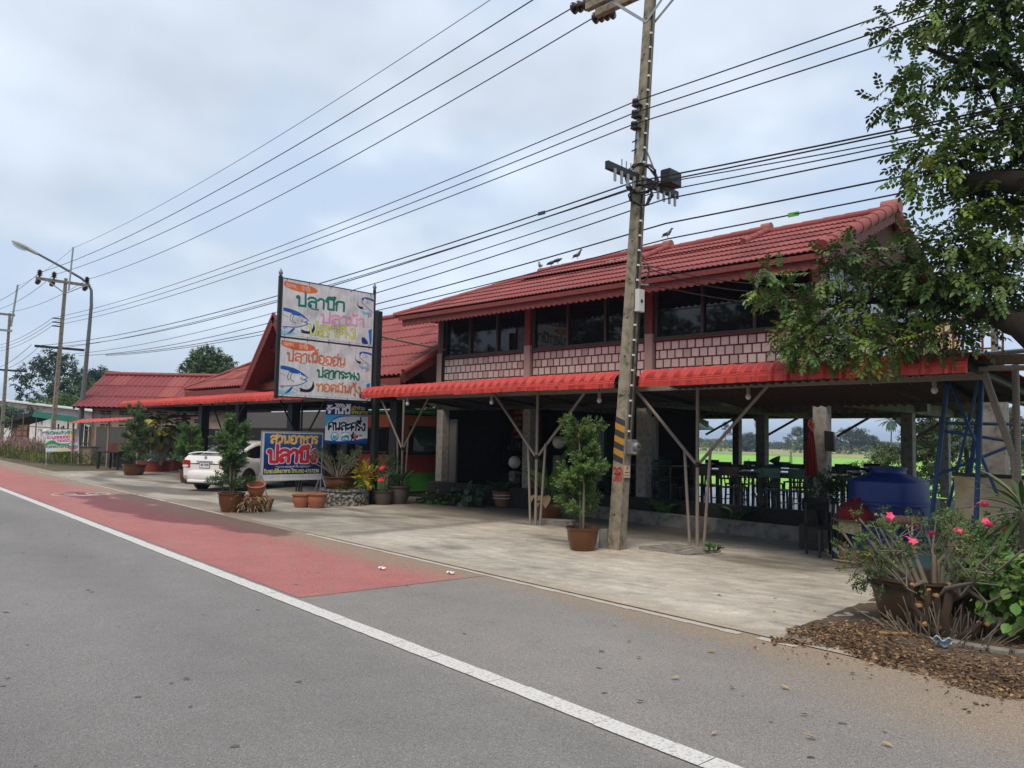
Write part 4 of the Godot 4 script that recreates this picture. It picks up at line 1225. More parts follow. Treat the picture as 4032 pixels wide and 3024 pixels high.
# ---------------------------------------------------------------- the older hall left of it, with the steep cross gable
func old_hall() -> void:
	var t := thing("old_hall", "older open hall with red tiled roof and steep scalloped gable behind the white car", "hall")
	var xl := -30.3
	var xr := -16.5
	var E := V(xl, 3.34, -12.85)
	var S := V(0, 2.75, -4.75)
	var sl := put("roof", B.new().bar(V((xl + xr) / 2 + 0.9, 3.3, -12.95), V((xl + xr) / 2 + 0.9, 5.98, -17.55), xr - xl - 2.0, 0.05).mesh(), M.red_board_dark, t)
	roof_tiles(sl, E, V(xr - xl, 0, 0), S, 4.6, 0.0, 7, 0.62, 3, 0.034, [M.roof_tile, M.roof_tile_b, M.roof_tile_c])
	var rb := B.new()
	rb.face3(V(xl, 3.33, -12.85), V(xl + 4.6, 6.08, -17.6), V(xl, 3.33, -22.3))
	rb.quad(V(xl, 3.33, -22.3), V(xl + 4.6, 6.08, -17.6), V(xr, 6.08, -17.6), V(xr, 3.33, -22.3))
	put("rear_slope", rb.mesh(), M.roof_tile_b, sl)
	caps(sl, V(xl + 4.5, 6.16, -17.6), V(xr, 6.16, -17.6), 0.1, 0.4, M.roof_tile)
	caps(sl, V(xl, 3.4, -12.85), V(xl + 4.6, 6.14, -17.6), 0.06, 0.6, M.roof_tile)
	put("fascia", B.new().prism(scallop(xr - xl - 0.2, 0.26, 0.15, 0.045), 0.03, V(xl + 0.1, 3.02, -12.88)).mesh(), M.red_board, t)
	var rk := S.length()
	var ang := atan2(2.75, 4.75)
	put("verge_board", B.new().prism(scallop(rk, 0.25, 0.15, 0.04), 0.03, V(xr + 0.0, 3.1, -12.85), Basis(Vector3(0, sin(ang), -cos(ang)), Vector3(0, cos(ang), sin(ang)), Vector3(1, 0, 0))).mesh(), M.red_board, t)
	caps(sl, V(xr + 0.03, 3.42, -12.85), V(xr + 0.03, 6.15, -17.6), 0.09, 0.45, M.roof_tile_b, "verge_cap")
	# cross gable towards the road
	var gx := -22.4
	var gz := -12.25
	var gb := B.new()
	for s in [-1.0, 1.0]:
		var f0 := V(gx + 1.9 * s, 3.15, gz)
		var ap := V(gx, 5.45, gz)
		gb.bar((f0 + V(f0.x, f0.y, gz - 5.0)) * 0.5, (ap + V(ap.x, ap.y, gz - 5.0)) * 0.5, 5.0, 0.05, Vector3(1 if s < 0 else -1, 1, 0).normalized())
	var gbl := put("gable_roof", gb.mesh(), M.red_board, t)
	for s in [-1.0, 1.0]:
		var d := Vector3(-1.9 * s, 2.3, 0)
		var up := Vector3(0, 0, 1).cross(d.normalized()) * (1.0 if s > 0 else 1.0)
		if up.y < 0:
			up = -up
		var bs := Basis(d.normalized(), up, Vector3(0, 0, 1) if s < 0 else Vector3(0, 0, -1))
		put("bargeboard", B.new().prism(scallop(d.length() + 0.06, 0.26, 0.14, 0.045), 0.035, V(gx + 1.9 * s, 3.15, gz + (0.0 if s < 0 else 0.035)) - up * 0.2, bs).mesh(), M.red_board, gbl)
		put("bargeboard", B.new().bar(V(gx + 1.92 * s, 3.20, gz + 0.02), V(gx, 5.52, gz + 0.02), 0.07, 0.06, Vector3(0, 0, 1)).mesh(), M.roof_tile_b, gbl)
	for i in 5:
		var y := 4.42 + 0.17 * i
		var hw := (5.36 - y) / 2.3 * 1.9 - 0.04
		put("siding_board", B.new().box(V(gx, y, gz - 0.35), V(hw * 2, 0.155, 0.03), Basis(Vector3.RIGHT, 0.06)).mesh(), M.red_board, gbl)
	put("gable_beam", B.new().box(V(gx, 3.25, gz - 0.5), V(3.6, 0.22, 0.06)).mesh(), M.wood_brown, gbl)
	# posts, back wall with vent slots, side wall
	for p in [V(-29.4, 0, -13.3), V(-26.2, 0, -13.2), V(-22.6, 0, -13.2), V(-19.6, 0, -13.3), V(-17.4, 0, -13.4), V(-26.2, 0, -17.0), V(-21.4, 0, -17.0)]:
		put("post", B.new().box(V(0, 1.6, 0), V(0.3, 3.2, 0.3)).mesh(), M.black_paint, t, p)
	put("back_wall", B.new().box(V(-33.0, 1.0, -20.0), V(34.0, 2.0, 0.12)).mesh(), M.dark_wall, t)
	put("back_wall", B.new().box(V(-33.0, 2.4, -20.02), V(34.0, 0.8, 0.1)).mesh(), M.dusty_grey, t)
	put("floor", B.new().box(V(-24.0, 0.02, -17.5), V(15.0, 0.1, 7.0)).mesh(), M.cement_dark, t)
	for i in 3:
		for r in 2:
			put("vent_slot", B.new().box(V(-22.6 + 0.28 * i, 2.03 + 0.1 * r, -19.93), V(0.2, 0.05, 0.02)).mesh(), M.white_wall, t)
	# the painted drinks hut
	var h := thing("drinks_hut", "orange and green wooden drinks hut with propped open shutter", "hut", V(-17.75, 0, -13.62), 0.0)
	var bd := [M.green_board, M.green_board, M.green_board, M.green_board, M.redorange_board, M.redorange_board, M.redorange_board, M.redorange_board]
	for i in 8:
		put("board", B.new().box(V(0.0, 0.18 + 0.132 * i, -1.1), V(0.03, 0.128, 2.2), Basis(Vector3.BACK, -0.06)).mesh(), bd[i], h)
		put("board", B.new().box(V(-0.95, 0.18 + 0.132 * i, 0.0), V(1.9, 0.128, 0.03), Basis(Vector3.RIGHT, 0.06)).mesh(), bd[i], h)
	put("counter", B.new().box(V(0.12, 1.24, -1.1), V(0.42, 0.035, 2.3)).mesh(), M.dark_wood, h)
	put("counter", B.new().box(V(-0.95, 1.24, 0.1), V(1.9, 0.035, 0.36)).mesh(), M.dark_wood, h)
	for p in [V(0, 1.2, 0), V(0, 1.2, -2.2), V(-1.9, 1.2, 0)]:
		put("corner_post", B.new().box(p, V(0.11, 2.3, 0.11)).mesh(), M.trim_white, h)
	for i in 3:
		put("upper_board", B.new().box(V(0.0, 2.02 + 0.12 * i, -1.1), V(0.03, 0.117, 2.1)).mesh(), M.orange_board, h)
		put("upper_board", B.new().box(V(-0.95, 2.02 + 0.12 * i, 0.0), V(1.8, 0.117, 0.03)).mesh(), M.orange_board, h)
	for z in [-0.35, -2.0]:
		put("upper_board", B.new().box(V(0.0, 1.6, z), V(0.03, 0.72, 0.26)).mesh(), M.orange_board, h)
	put("upper_board", B.new().box(V(-0.18, 1.6, 0.0), V(0.2, 0.72, 0.03)).mesh(), M.orange_board, h)
	put("roof", B.new().box(V(-0.9, 2.42, -1.05), V(2.3, 0.05, 2.7)).mesh(), M.green_board, h)
	put("inside", B.new().box(V(-1.0, 1.7, -1.3), V(0.06, 1.4, 1.7)).mesh(), M.dark_wood, h)
	put("shutter", B.new().bar(V(0.04, 2.0, -1.18), V(0.62, 1.45, -1.18), 0.03, 1.5, Vector3(0, 0, 1)).mesh(), M.shutter_green, h)
	put("shutter_prop", B.new().tube([V(0.02, 1.3, -1.8), V(0.6, 1.47, -1.8)], 0.012, 6).mesh(), M.dark_wood, h)
	var fz := B.new().box(V(-0.5, 1.5, -1.5), V(0.5, 0.5, 0.5), Basis.IDENTITY, 0.03)
	put("fridge", fz.mesh(), M.trim_white, h)

# ---------------------------------------------------------------- buildings further down the road
func outbuildings() -> void:
	# a low house whose long side faces us
	var ax := V(0.715, 0, -0.699)
	var an := V(0.699, 0, 0.715)
	var O := V(-45.0, 0, -14.25)
	var t := thing("low_house", "low beige house with old red sheet roof and rows of vent blocks", "house")
	var L := 7.4
	put("wall", B.new().box(O + ax * L * 0.5 + V(0, 1.55, 0) - an * 0.1, V(L, 3.1, 0.2), Basis(ax, Vector3.UP, an)).mesh(), M.beige_wall, t)
	put("wall", B.new().prism([Vector2(0, 0), Vector2(5.2, 0), Vector2(5.2, 3.0), Vector2(2.6, 4.6), Vector2(0, 3.0)], 0.2, O + V(0, 0, 0) + ax * 0.0, Basis(-an, Vector3.UP, ax)).mesh(), M.beige_wall, t)
	for c in 6:
		for r in 3:
			if c == 4 and r == 2:
				continue
			var vb := put("vent_block", B.new().box(O + ax * (0.75 + 1.0 * c) + V(0, 2.66 - 0.36 * r, 0) + an * 0.012, V(0.62, 0.27, 0.03), Basis(ax, Vector3.UP, an)).mesh(), M.beige_wall, t)
			for s in 4:
				put("vent_slot", B.new().box(O + ax * (0.75 + 1.0 * c + (-0.15 if s % 2 else 0.15)) + V(0, 2.66 - 0.36 * r + (0.06 if s < 2 else -0.06), 0) + an * 0.03, V(0.25, 0.075, 0.02), Basis(ax, Vector3.UP, an)).mesh(), M.dark_wall, vb)
	var E := O - ax * 0.7 + V(0, 2.92, 0) + an * 0.55
	var S := -an * 3.1 + V(0, 1.95, 0)
	var rf := put("roof", B.new().box(O + ax * (L * 0.5) + V(0, 3.85, 0) - an * 1.1, V(L + 1.2, 0.05, 3.7), Basis(ax, (an * 0.53 + Vector3.UP * 0.85).normalized(), ax.cross((an * 0.53 + Vector3.UP * 0.85).normalized()))).mesh(), M.red_board_dark, t)
	roof_tiles(rf, E, ax * (L + 1.2), S, 0, 0, 3, 0.8, 3, 0.035, [M.old_sheet])
	var rs := B.new()
	var R0 := E + S
	rs.quad(R0 + ax * (L + 1.2), R0, R0 - an * 3.1 + V(0, -1.95, 0), R0 + ax * (L + 1.2) - an * 3.1 + V(0, -1.95, 0))
	put("rear_slope", rs.mesh(), M.old_sheet, rf)
	caps(rf, R0 + V(0, 0.06, 0), R0 + ax * (L + 1.2) + V(0, 0.06, 0), 0.13, 0.5, M.old_sheet)
	put("verge_board", B.new().bar(E - ax * 0.03 + V(0, -0.05, 0), R0 - ax * 0.03 + V(0, -0.05, 0), 0.04, 0.2).mesh(), M.timber, t)
	put("door", B.new().box(O + ax * 1.1 + V(0, 0.95, 0) + an * 0.03, V(1.6, 1.9, 0.06), Basis(ax, Vector3.UP, an)).mesh(), M.dusty_grey, t)
	put("dark_opening", B.new().box(O + ax * 4.9 + V(0, 0.95, 0) + an * 0.02, V(4.8, 1.9, 0.05), Basis(ax, Vector3.UP, an)).mesh(), M.dark_wall, t)
	# its lean-to awning
	var ln := thing("lean_to_awning", "small bright red sheet lean-to along the front of the low beige house", "awning")
	var a0 := V(-42.2, 2.02, -12.3)
	var a1 := V(-30.0, 2.36, -13.6)
	var b1 := V(-30.6, 2.46, -14.6)
	var b0 := V(-44.2, 2.28, -13.6)
	for i in 14:
		var p := B.new()
		var f0 := i / 14.0
		var f1 := (i + 1) / 14.0
		var q0 := a0.lerp(a1, f0); var q1 := a0.lerp(a1, f1); var q2 := b0.lerp(b1, f1); var q3 := b0.lerp(b1, f0)
		for s in 8:
			var e0 := s / 8.0
			var e1 := (s + 1) / 8.0
			var h0 := V(0, 0.02 * cos(e0 * TAU * 2), 0)
			var h1 := V(0, 0.02 * cos(e1 * TAU * 2), 0)
			p.quad(q0.lerp(q1, e0) + h0, q0.lerp(q1, e1) + h1, q3.lerp(q2, e1) + h1, q3.lerp(q2, e0) + h0)
		put("sheet", p.mesh(), M.awning_red, ln)
	for p in [[V(-42.4, 0, -12.6), 2.1], [V(-38.4, 0, -12.9), 2.1], [V(-34.6, 0, -13.4), 2.2]]:
		put("post", B.new().tube([p[0], p[0] + V(0, p[1], 0)], 0.045, 8).mesh(), M.pipe_grey, ln)
	# white warehouse far left
	var wx := V(0.985, 0, -0.17).normalized()
	var w := thing("white_warehouse", "long white plastered building with a shallow sloping roof far down the road", "warehouse")
	var wo := V(-84.0, 0, -16.5)
	var we := V(-62.0, 0, -20.4)
	var wd := (we - wo).normalized()
	var wn := V(-wd.z, 0, wd.x)
	put("wall", B.new().prism([Vector2(0, -0.5), Vector2(24, -0.5), Vector2(24, 2.95), Vector2(0, 4.5)], 0.3, wo - wn * 0.3, Basis(wd, Vector3.UP, wn)).mesh(), M.white_wall, w)
	put("roof", B.new().bar(wo + V(0, 4.55, 0) + wn * 0.2, wo + wd * 24 + V(0, 3.0, 0) + wn * 0.2, 1.2, 0.1).mesh(), M.trim_white, w)
	put("fascia", B.new().bar(wo + V(0, 4.46, 0) + wn * 0.7, wo + wd * 24 + V(0, 2.91, 0) + wn * 0.7, 0.04, 0.08).mesh(), M.timber, w)
	var sh := put("shutter", B.new().box(wo + wd * 9.6 + V(0, 1.55, 0) + wn * 0.05, V(3.0, 2.0, 0.1), Basis(wd, Vector3.UP, wn)).mesh(), M.wood_brown, w)
	for i in 3:
		for r in 4:
			put("shutter_panel", B.new().box(wo + wd * (8.6 + 1.0 * i) + V(0, 0.82 + 0.48 * r, 0) + wn * 0.12, V(0.78, 0.36, 0.05), Basis(wd, Vector3.UP, wn), 0.02).mesh(), M.brick, sh)
	# net roofed stall before it
	var st := thing("net_stall", "makeshift stall of thin poles under green and black shade netting", "stall")
	var gn := B.new()
	gn.quad(V(-56.3, 2.85, -14.4), V(-50.2, 2.36, -16.0), V(-50.8, 2.0, -17.2), V(-57.2, 2.5, -16.4))
	gn.quad(V(-56.3, 2.5, -14.3), V(-50.2, 2.0, -15.9), V(-50.2, 2.36, -16.0), V(-56.3, 2.85, -14.4))
	put("green_net", gn.mesh(), M.net_green, st)
	var bn := B.new()
	bn.quad(V(-58.8, 2.12, -13.2), V(-56.3, 2.85, -14.4), V(-57.2, 2.6, -16.2), V(-59.6, 2.0, -15.0))
	bn.quad(V(-58.8, 1.95, -13.2), V(-56.3, 2.6, -14.4), V(-56.3, 2.86, -14.4), V(-58.8, 2.13, -13.2))
	put("black_net", bn.mesh(), M.net_black, st)
	for p in [V(-57.9, 0, -13.6), V(-57.0, 0, -14.0), V(-56.1, 0, -14.5), V(-52.6, 0, -15.3), V(-50.4, 0, -15.9), V(-59.0, 0, -14.8)]:
		put("pole", B.new().tube([p, p + V(0.05, 2.7 - 0.25 * absf(p.x + 56.0) * 0.5, 0)], 0.035, 6).mesh(), M.timber, st)
	put("pole", B.new().tube([V(-57.5, 1.9, -14.0), V(-50.5, 1.7, -15.9)], 0.03, 6).mesh(), M.timber, st)
	# stick fence beside the stall
	var fe := thing("stick_fence", "rough fence of grey upright sticks beside the net stall", "fence")
	for i in 26:
		var p := V(-55.2, 0, -15.4).lerp(V(-50.8, 0, -16.9), i / 25.0)
		put("stick", B.new().bar(p, p + V(rng.randf_range(-0.1, 0.1), rng.randf_range(1.5, 2.15), 0), rng.randf_range(0.05, 0.11), 0.04).mesh(), M.pale_bark if i % 3 else M.timber, fe)
	put("rail", B.new().bar(V(-55.3, 0.9, -15.3), V(-50.7, 0.9, -16.8), 0.05, 0.08).mesh(), M.timber, fe)
	# short cement pillar block
	var cb := thing("cement_block", "weathered short cement block with a flat cap left of the black table", "block", V(-42.6, 0, -13.3), 0.5)
	put("body", B.new().box(V(0, 0.42, 0), V(1.1, 0.84, 0.5), Basis.IDENTITY, 0.02).mesh(), M.beige_wall, cb)
	put("cap", B.new().box(V(0, 0.87, 0), V(1.2, 0.06, 0.6), Basis.IDENTITY, 0.01).mesh(), M.cement, cb)
	var tb := thing("black_table", "black plastic table standing by the low beige house", "table", V(-36.9, 0, -12.7), 0.3)
	put("tabletop", B.new().box(V(0, 0.76, 0), V(1.5, 0.07, 0.75), Basis.IDENTITY, 0.015).mesh(), M.trim_black, tb)
	for s in [[-1, -1], [1, -1], [1, 1], [-1, 1]]:
		put("leg", B.new().bar(V(0.66 * s[0], 0, 0.3 * s[1]), V(0.64 * s[0], 0.74, 0.29 * s[1]), 0.09, 0.09).mesh(), M.trim_black, tb)
	var kd := thing("red_kiosk_car", "small dark red child's ride with yellow top beside the black table", "ride", V(-38.4, 0, -13.7), 0.5)
	put("body", B.new().prism([Vector2(-0.8, 0.7), Vector2(0.7, 0.7), Vector2(0.75, 1.0), Vector2(0.3, 1.16), Vector2(-0.4, 1.12), Vector2(-0.75, 0.9)], 0.8, V(0, 0, -0.4)).mesh(), M.red_board, kd)
	put("stand", B.new().box(V(0, 0.35, 0), V(0.9, 0.7, 0.5)).mesh(), M.dark_wall, kd)
	put("top", B.new().box(V(0.55, 1.3, 0), V(0.6, 0.2, 0.5), Basis.IDENTITY, 0.03).mesh(), M.straw, kd)

# ---------------------------------------------------------------- the long sheet awnings
func awning(called: String, label: String, x0: float, x1: float, ya: float, yb: float, depth: float, gap := Vector2(9, 9)) -> Node3D:
	# local frame: x along the road, z = 0 at the front lip
	var t := thing(called, label, "awning", V(-6.6, 0, -10.2), -0.0894)
	var rib := 0.245
	var n := int((x1 - x0) / (rib * 3))
	for i in n:
		var a := x0 + (x1 - x0) * i / n
		var b := x0 + (x1 - x0) * (i + 1) / n + 0.012
		if a < gap.y and b > gap.x:
			if a < gap.x and gap.x - a > 0.12:
				b = gap.x
			elif b > gap.y:
				a = gap.y
			else:
				continue
		var y := lerpf(ya, yb, (i + 0.5) / n) + rng.randf_range(-0.008, 0.008)
		var zo := rng.randf_range(-0.012, 0.012)
		var fade := rng.randf_range(0.82, 1.06)
		var bd := B.new()
		bd.colored = true
		# profile down the sheet, crimped where it rolls over
		var prof := []
		var R := 0.25
		prof.append([Vector2(0.0, y - 0.0), Vector2(1, 0), 0])
		prof.append([Vector2(0.0, y + 0.075), Vector2(1, 0), 0])
		for s in 22:
			var th := PI * 0.5 * (s + 0.5) / 22
			var c := 0 if s % 2 == 0 else 1
			var rr := R + (0.0 if c == 0 else -0.008)
			prof.append([Vector2(-R + rr * cos(th) - 0.0, y + 0.08 + rr * sin(th) * 0.72), Vector2(cos(th), sin(th)), c if th < 1.2 and th > 0.25 else 0])
		prof.append([Vector2(-R - 0.12, y + 0.265), Vector2(0, 1), 0])
		prof.append([Vector2(-depth, y + 0.265 - 0.10 * depth), Vector2(0, 1), 0])
		var st := []
		var k := int(round((b - a) / rib))
		k = maxi(k, 1)
		var pr := (b - a) / k
		for q in k:
			var c: float = a + pr * q
			st.append_array([[c, 0.0, 1], [c + 0.028, 0.04, 1], [c + 0.06, 0.04, 1], [c + 0.092, 0.0, 1]])
			st.append_array([[c + 0.11, 0.0, 0], [c + pr - 0.02, 0.0, 0]])
		st.append([b, 0.0, 1])
		for s in st.size() - 1:
			for p in prof.size() - 1:
				var q := []
				var nn := []
				var dark := 0
				for w in [[s, p], [s + 1, p], [s + 1, p + 1], [s, p + 1]]:
					var pf: Array = prof[w[1]]
					var sx: Array = st[w[0]]
					var lift: float = sx[1]
					var pos: Vector2 = pf[0]
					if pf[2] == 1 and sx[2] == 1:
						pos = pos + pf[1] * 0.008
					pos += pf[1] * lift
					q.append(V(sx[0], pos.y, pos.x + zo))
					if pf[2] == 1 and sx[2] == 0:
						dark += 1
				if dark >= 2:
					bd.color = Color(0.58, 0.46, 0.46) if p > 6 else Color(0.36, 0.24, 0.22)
				else:
					bd.color = Color(fade, fade, fade) if p > 0 or rng.randf() < 0.75 else Color(0.6, 0.5, 0.48)
				bd.quad(q[0], q[1], q[2], q[3])
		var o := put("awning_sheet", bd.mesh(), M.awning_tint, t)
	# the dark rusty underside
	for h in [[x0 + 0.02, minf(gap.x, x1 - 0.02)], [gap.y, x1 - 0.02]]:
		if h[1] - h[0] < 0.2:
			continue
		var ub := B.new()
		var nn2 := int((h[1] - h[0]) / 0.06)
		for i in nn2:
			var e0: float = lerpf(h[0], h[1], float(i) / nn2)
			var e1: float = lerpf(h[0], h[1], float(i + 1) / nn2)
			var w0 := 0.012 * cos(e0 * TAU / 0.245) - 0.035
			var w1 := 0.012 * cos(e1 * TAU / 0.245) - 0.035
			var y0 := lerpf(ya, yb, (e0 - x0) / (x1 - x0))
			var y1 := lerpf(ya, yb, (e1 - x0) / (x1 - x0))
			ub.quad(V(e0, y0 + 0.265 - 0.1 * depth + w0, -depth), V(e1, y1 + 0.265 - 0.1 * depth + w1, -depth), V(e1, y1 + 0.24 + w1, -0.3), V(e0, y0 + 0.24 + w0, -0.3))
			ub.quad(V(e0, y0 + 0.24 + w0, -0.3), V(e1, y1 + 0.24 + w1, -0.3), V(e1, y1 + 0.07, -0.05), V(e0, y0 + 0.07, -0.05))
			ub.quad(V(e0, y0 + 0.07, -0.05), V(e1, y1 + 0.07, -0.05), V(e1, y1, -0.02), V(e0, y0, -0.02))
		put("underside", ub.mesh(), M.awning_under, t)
	var ym = lerpf(ya, yb, 0.5)
	# timber lining seen from below, beams and gutter
	put("front_beam", B.new().bar(V(x0 + 0.1, ya + 0.05, -0.95), V(x1 - 0.1, yb + 0.05, -0.95), 0.07, 0.1).mesh(), M.pipe_grey, t)
	put("rear_beam", B.new().bar(V(x0 + 0.1, ya - 0.12, -depth + 0.3), V(x1 - 0.1, yb - 0.12, -depth + 0.3), 0.06, 0.1).mesh(), M.dark_wood, t)
	var nr := int((x1 - x0) / 1.4)
	for i in nr + 1:
		var x := lerpf(x0 + 0.15, x1 - 0.15, float(i) / nr)
		if x > gap.x - 0.2 and x < gap.y + 0.2:
			continue
		var y := lerpf(ya, yb, float(i) / nr)
		put("rafter", B.new().bar(V(x, y + 0.16, -0.35), V(x, y + 0.2 - 0.1 * depth, -depth + 0.05), 0.05, 0.08).mesh(), M.dark_wood, t)
	return t

func prop(label: String, at: Vector3, top: float, spread := 1.25, m: Material = null) -> Node3D:
	m = m if m else M.pipe_grey
	var t := thing("awning_prop", label, "prop", at, -0.0894, "forked pipe props under the awnings")
	var j := top * 0.57
	put("post", B.new().tube([V(0, 0, 0), V(0, top, 0)], 0.03, 8).mesh(), m, t)
	put("leg", B.new().tube([V(-0.13, 0, 0.02), V(-0.26, j * 1.08, 0.0)], 0.025, 8).mesh(), m, t)
	put("leg", B.new().tube([V(0.11, 0, -0.02), V(0.25, j * 1.08, 0.0)], 0.025, 8).mesh(), m, t)
	put("brace", B.new().tube([V(0, j * 0.9, 0.02), V(-spread, top + 0.02, 0.1)], 0.028, 8).mesh(), m, t)
	put("brace", B.new().tube([V(0, j * 0.9, -0.02), V(spread, top + 0.02, -0.1)], 0.028, 8).mesh(), m, t)
	put("joint", B.new().ball(V(0, j * 0.9, 0), V(0.06, 0.05, 0.06), 10).mesh(), M.iron, t)
	return t

func awnings() -> void:
	var m: StandardMaterial3D = M.awning_red.duplicate()
	m.vertex_color_use_as_albedo = true
	M["awning_tint"] = m
	awning("front_awning", "long red sheet awning along the restaurant front, notched round the concrete pole", -9.15, 4.25, 2.61, 2.53, 3.4, Vector2(-1.02, -0.5))
	awning("side_awning", "red sheet awning running left from the tall fish sign past the white car", -30.8, -10.4, 2.77, 2.66, 3.0)
	prop("forked pipe prop right of the concrete pole, by the drain cover", V(-6.62, 0, -11.23), 2.6)
	prop("forked pipe prop behind the large leaved potted plant", V(-10.35, 0, -11.45), 2.62)
	prop("forked pipe prop before the drinks hut", V(-16.1, 0, -12.6), 2.7, 1.0)
	prop("forked pipe prop right behind the white car's front", V(-20.6, 0, -12.3), 2.72, 1.3, M.black_paint)
	prop("forked pipe prop behind the potted bush left of the white car", V(-26.2, 0, -12.7), 2.74, 1.3, M.black_paint)
	var pt := thing("awning_post", "single rusty pipe post holding the far left end of the red awnings", "post", V(-35.6, 0, -13.2))
	put("pipe", B.new().tube([V(0, 0, 0), V(0, 2.75, 0)], 0.05, 8).mesh(), M.pipe_grey, pt)
	put("foot", B.new().box(V(0, 0.02, 0), V(0.2, 0.04, 0.2)).mesh(), M.cement, pt)
	# bare bulbs under the lip
	var spots := [V(-13.86, 2.5, -10.95), V(-11.1, 2.48, -10.9), V(-8.27, 2.45, -10.75), V(-5.46, 2.45, -10.7), V(-2.98, 2.48, -10.85), V(-16.6, 2.52, -11.7)]
	var names := ["white bulb hanging in the awning nearest the drinks hut but one", "white bulb hanging above the large leaved potted plant", "white bulb hanging just left of the concrete pole", "white bulb hanging under the awning right of the forked prop by the drain", "white bulb hanging at the right end of the awning by the blue trestle", "white bulb hanging in front of the drinks hut"]
	for i in 6:
		var b := thing("light_bulb", names[i], "bulb", spots[i], 0, "bare bulbs under the awning")
		put("socket", B.new().lathe([Vector2(0.026, -0.02), Vector2(0.03, 0.06), Vector2(0.02, 0.1), Vector2(0.0, 0.1)], Vector3.ZERO, 10).mesh(), M.column_paint, b)
		put("glass", B.new().ball(V(0, -0.06, 0), V(0.042, 0.048, 0.042), 14).mesh(), M.bulb_white, b)
		put("cord", B.new().tube([V(0, 0.1, 0), V(0, 0.26, 0)], 0.006, 5).mesh(), M.rubber, b)
	# old sheet roofing seen behind the awning's lip on the right
	var os := thing("old_sheet_roof", "rusty brown corrugated sheets sloping under the right end of the awning", "roof")
	for i in 7:
		var bd := B.new()
		var xa := -6.9 + 0.56 * i
		for s in 24:
			var e0 := xa + 0.56 * s / 24.0
			var e1 := xa + 0.56 * (s + 1) / 24.0
			var h0 := 0.02 * sin(e0 * TAU / 0.14)
			var h1 := 0.02 * sin(e1 * TAU / 0.14)
			bd.quad(V(e0, 2.36 + h0, -13.3), V(e1, 2.36 + h1, -13.3), V(e1, 2.62 + h1, -10.75), V(e0, 2.62 + h0, -10.75))
		put("sheet", bd.mesh(), M.rust_sheet, os)
	# bare frame of the next awning and the blue trestle
	var fr := thing("bare_awning_frame", "bare timber and pipe frame with a grey forked prop right of the red awning", "frame")
	put("beam", B.new().bar(V(-2.52, 2.77, -10.66), V(-0.9, 2.73, -11.0), 0.1, 0.12, Vector3.UP, 0.01).mesh(), M.timber, fr)
	put("pipe", B.new().tube([V(-2.5, 2.66, -10.6), V(-0.9, 2.62, -10.95)], 0.034, 8).mesh(), M.pipe_grey, fr)
	put("pipe", B.new().tube([V(-2.6, 2.87, -11.1), V(-0.9, 2.96, -11.3)], 0.03, 8).mesh(), M.galv, fr)
	put("brace", B.new().tube([V(-2.43, 2.72, -10.75), V(-2.18, 1.62, -11.05)], 0.042, 8).mesh(), M.pipe_grey, fr)
	put("post", B.new().tube([V(-2.13, 2.72, -11.05), V(-2.15, 0.0, -11.1)], 0.04, 8).mesh(), M.pipe_grey, fr)
	put("leg", B.new().tube([V(-2.18, 1.66, -11.05), V(-2.1, 0.0, -11.15)], 0.036, 8).mesh(), M.pipe_grey, fr)
	var bt := thing("pipe_trestle", "blue painted steel pipe trestle crossed with braces right of the blue tank", "trestle")
	for q in [[V(-3.3, 0.0, -11.45), V(-3.02, 2.62, -11.6)], [V(-3.05, 0.0, -11.9), V(-2.66, 2.7, -11.95)], [V(-2.62, 0.0, -11.0), V(-2.56, 2.66, -11.35)]]:
		put("leg", B.new().tube([q[0], q[1]], 0.03, 8).mesh(), M.pipe_blue, bt)
	for q in [[V(-2.98, 2.6, -11.5), V(-2.4, 1.1, -11.3)], [V(-3.12, 2.02, -11.58), V(-2.0, 2.02, -12.4)], [V(-3.12, 1.92, -11.6), V(-2.0, 1.72, -12.3)], [V(-3.23, 1.28, -11.5), V(-2.1, 1.88, -12.1)], [V(-2.6, 2.55, -11.35), V(-3.08, 0.9, -11.75)]]:
		put("brace", B.new().tube([q[0], q[1]], 0.02, 8).mesh(), M.pipe_blue, bt)

# ---------------------------------------------------------------- poles, lamps, cables
func concrete_pole(called: String, label: String, at: Vector3, h: float, lean: Vector3, group := "") -> Node3D:
	var t := thing(called, label, "utility pole", at, 0.0, group)
	var b := B.new()
	var w0 := 0.112
	var w1 := 0.07
	var ch := 0.018
	var ring := func(w: float, y: float) -> Array:
		var o := lean * (y / h)
		var r := []
		for c in [[1, 1], [-1, 1], [-1, -1], [1, -1]]:
			var p := V(c[0] * w, y, c[1] * w) + o
			var s: float = c[0] * c[1]
			if s > 0:
				r.append(p - V(0, 0, c[1] * ch)); r.append(p - V(c[0] * ch, 0, 0))
			else:
				r.append(p - V(c[0] * ch, 0, 0)); r.append(p - V(0, 0, c[1] * ch))
		return r
	var r0: Array = ring.call(w0, -0.2)
	var r1: Array = ring.call(w1, h)
	for i in 8:
		b.quad(r0[(i + 1) % 8], r0[i], r1[i], r1[(i + 1) % 8])
	b.quad(r1[1], r1[3], r1[5], r1[7])
	put("shaft", b.mesh(), M.pole_concrete, t)
	return t

func insulator(parent: Node3D, p: Vector3, called := "insulator", up := Vector3.UP, s := 1.0) -> void:
	var t := Basis(Quaternion(Vector3.UP, up.normalized()))
	put(called, B.new().lathe([Vector2(0.03, 0), Vector2(0.03, 0.05), Vector2(0.09, 0.07), Vector2(0.04, 0.10), Vector2(0.085, 0.13), Vector2(0.04, 0.16), Vector2(0.075, 0.19), Vector2(0.035, 0.22), Vector2(0.0, 0.25)].map(func(q): return q * s), Vector3.ZERO, 10, t).mesh(), M.insulator, parent, p)

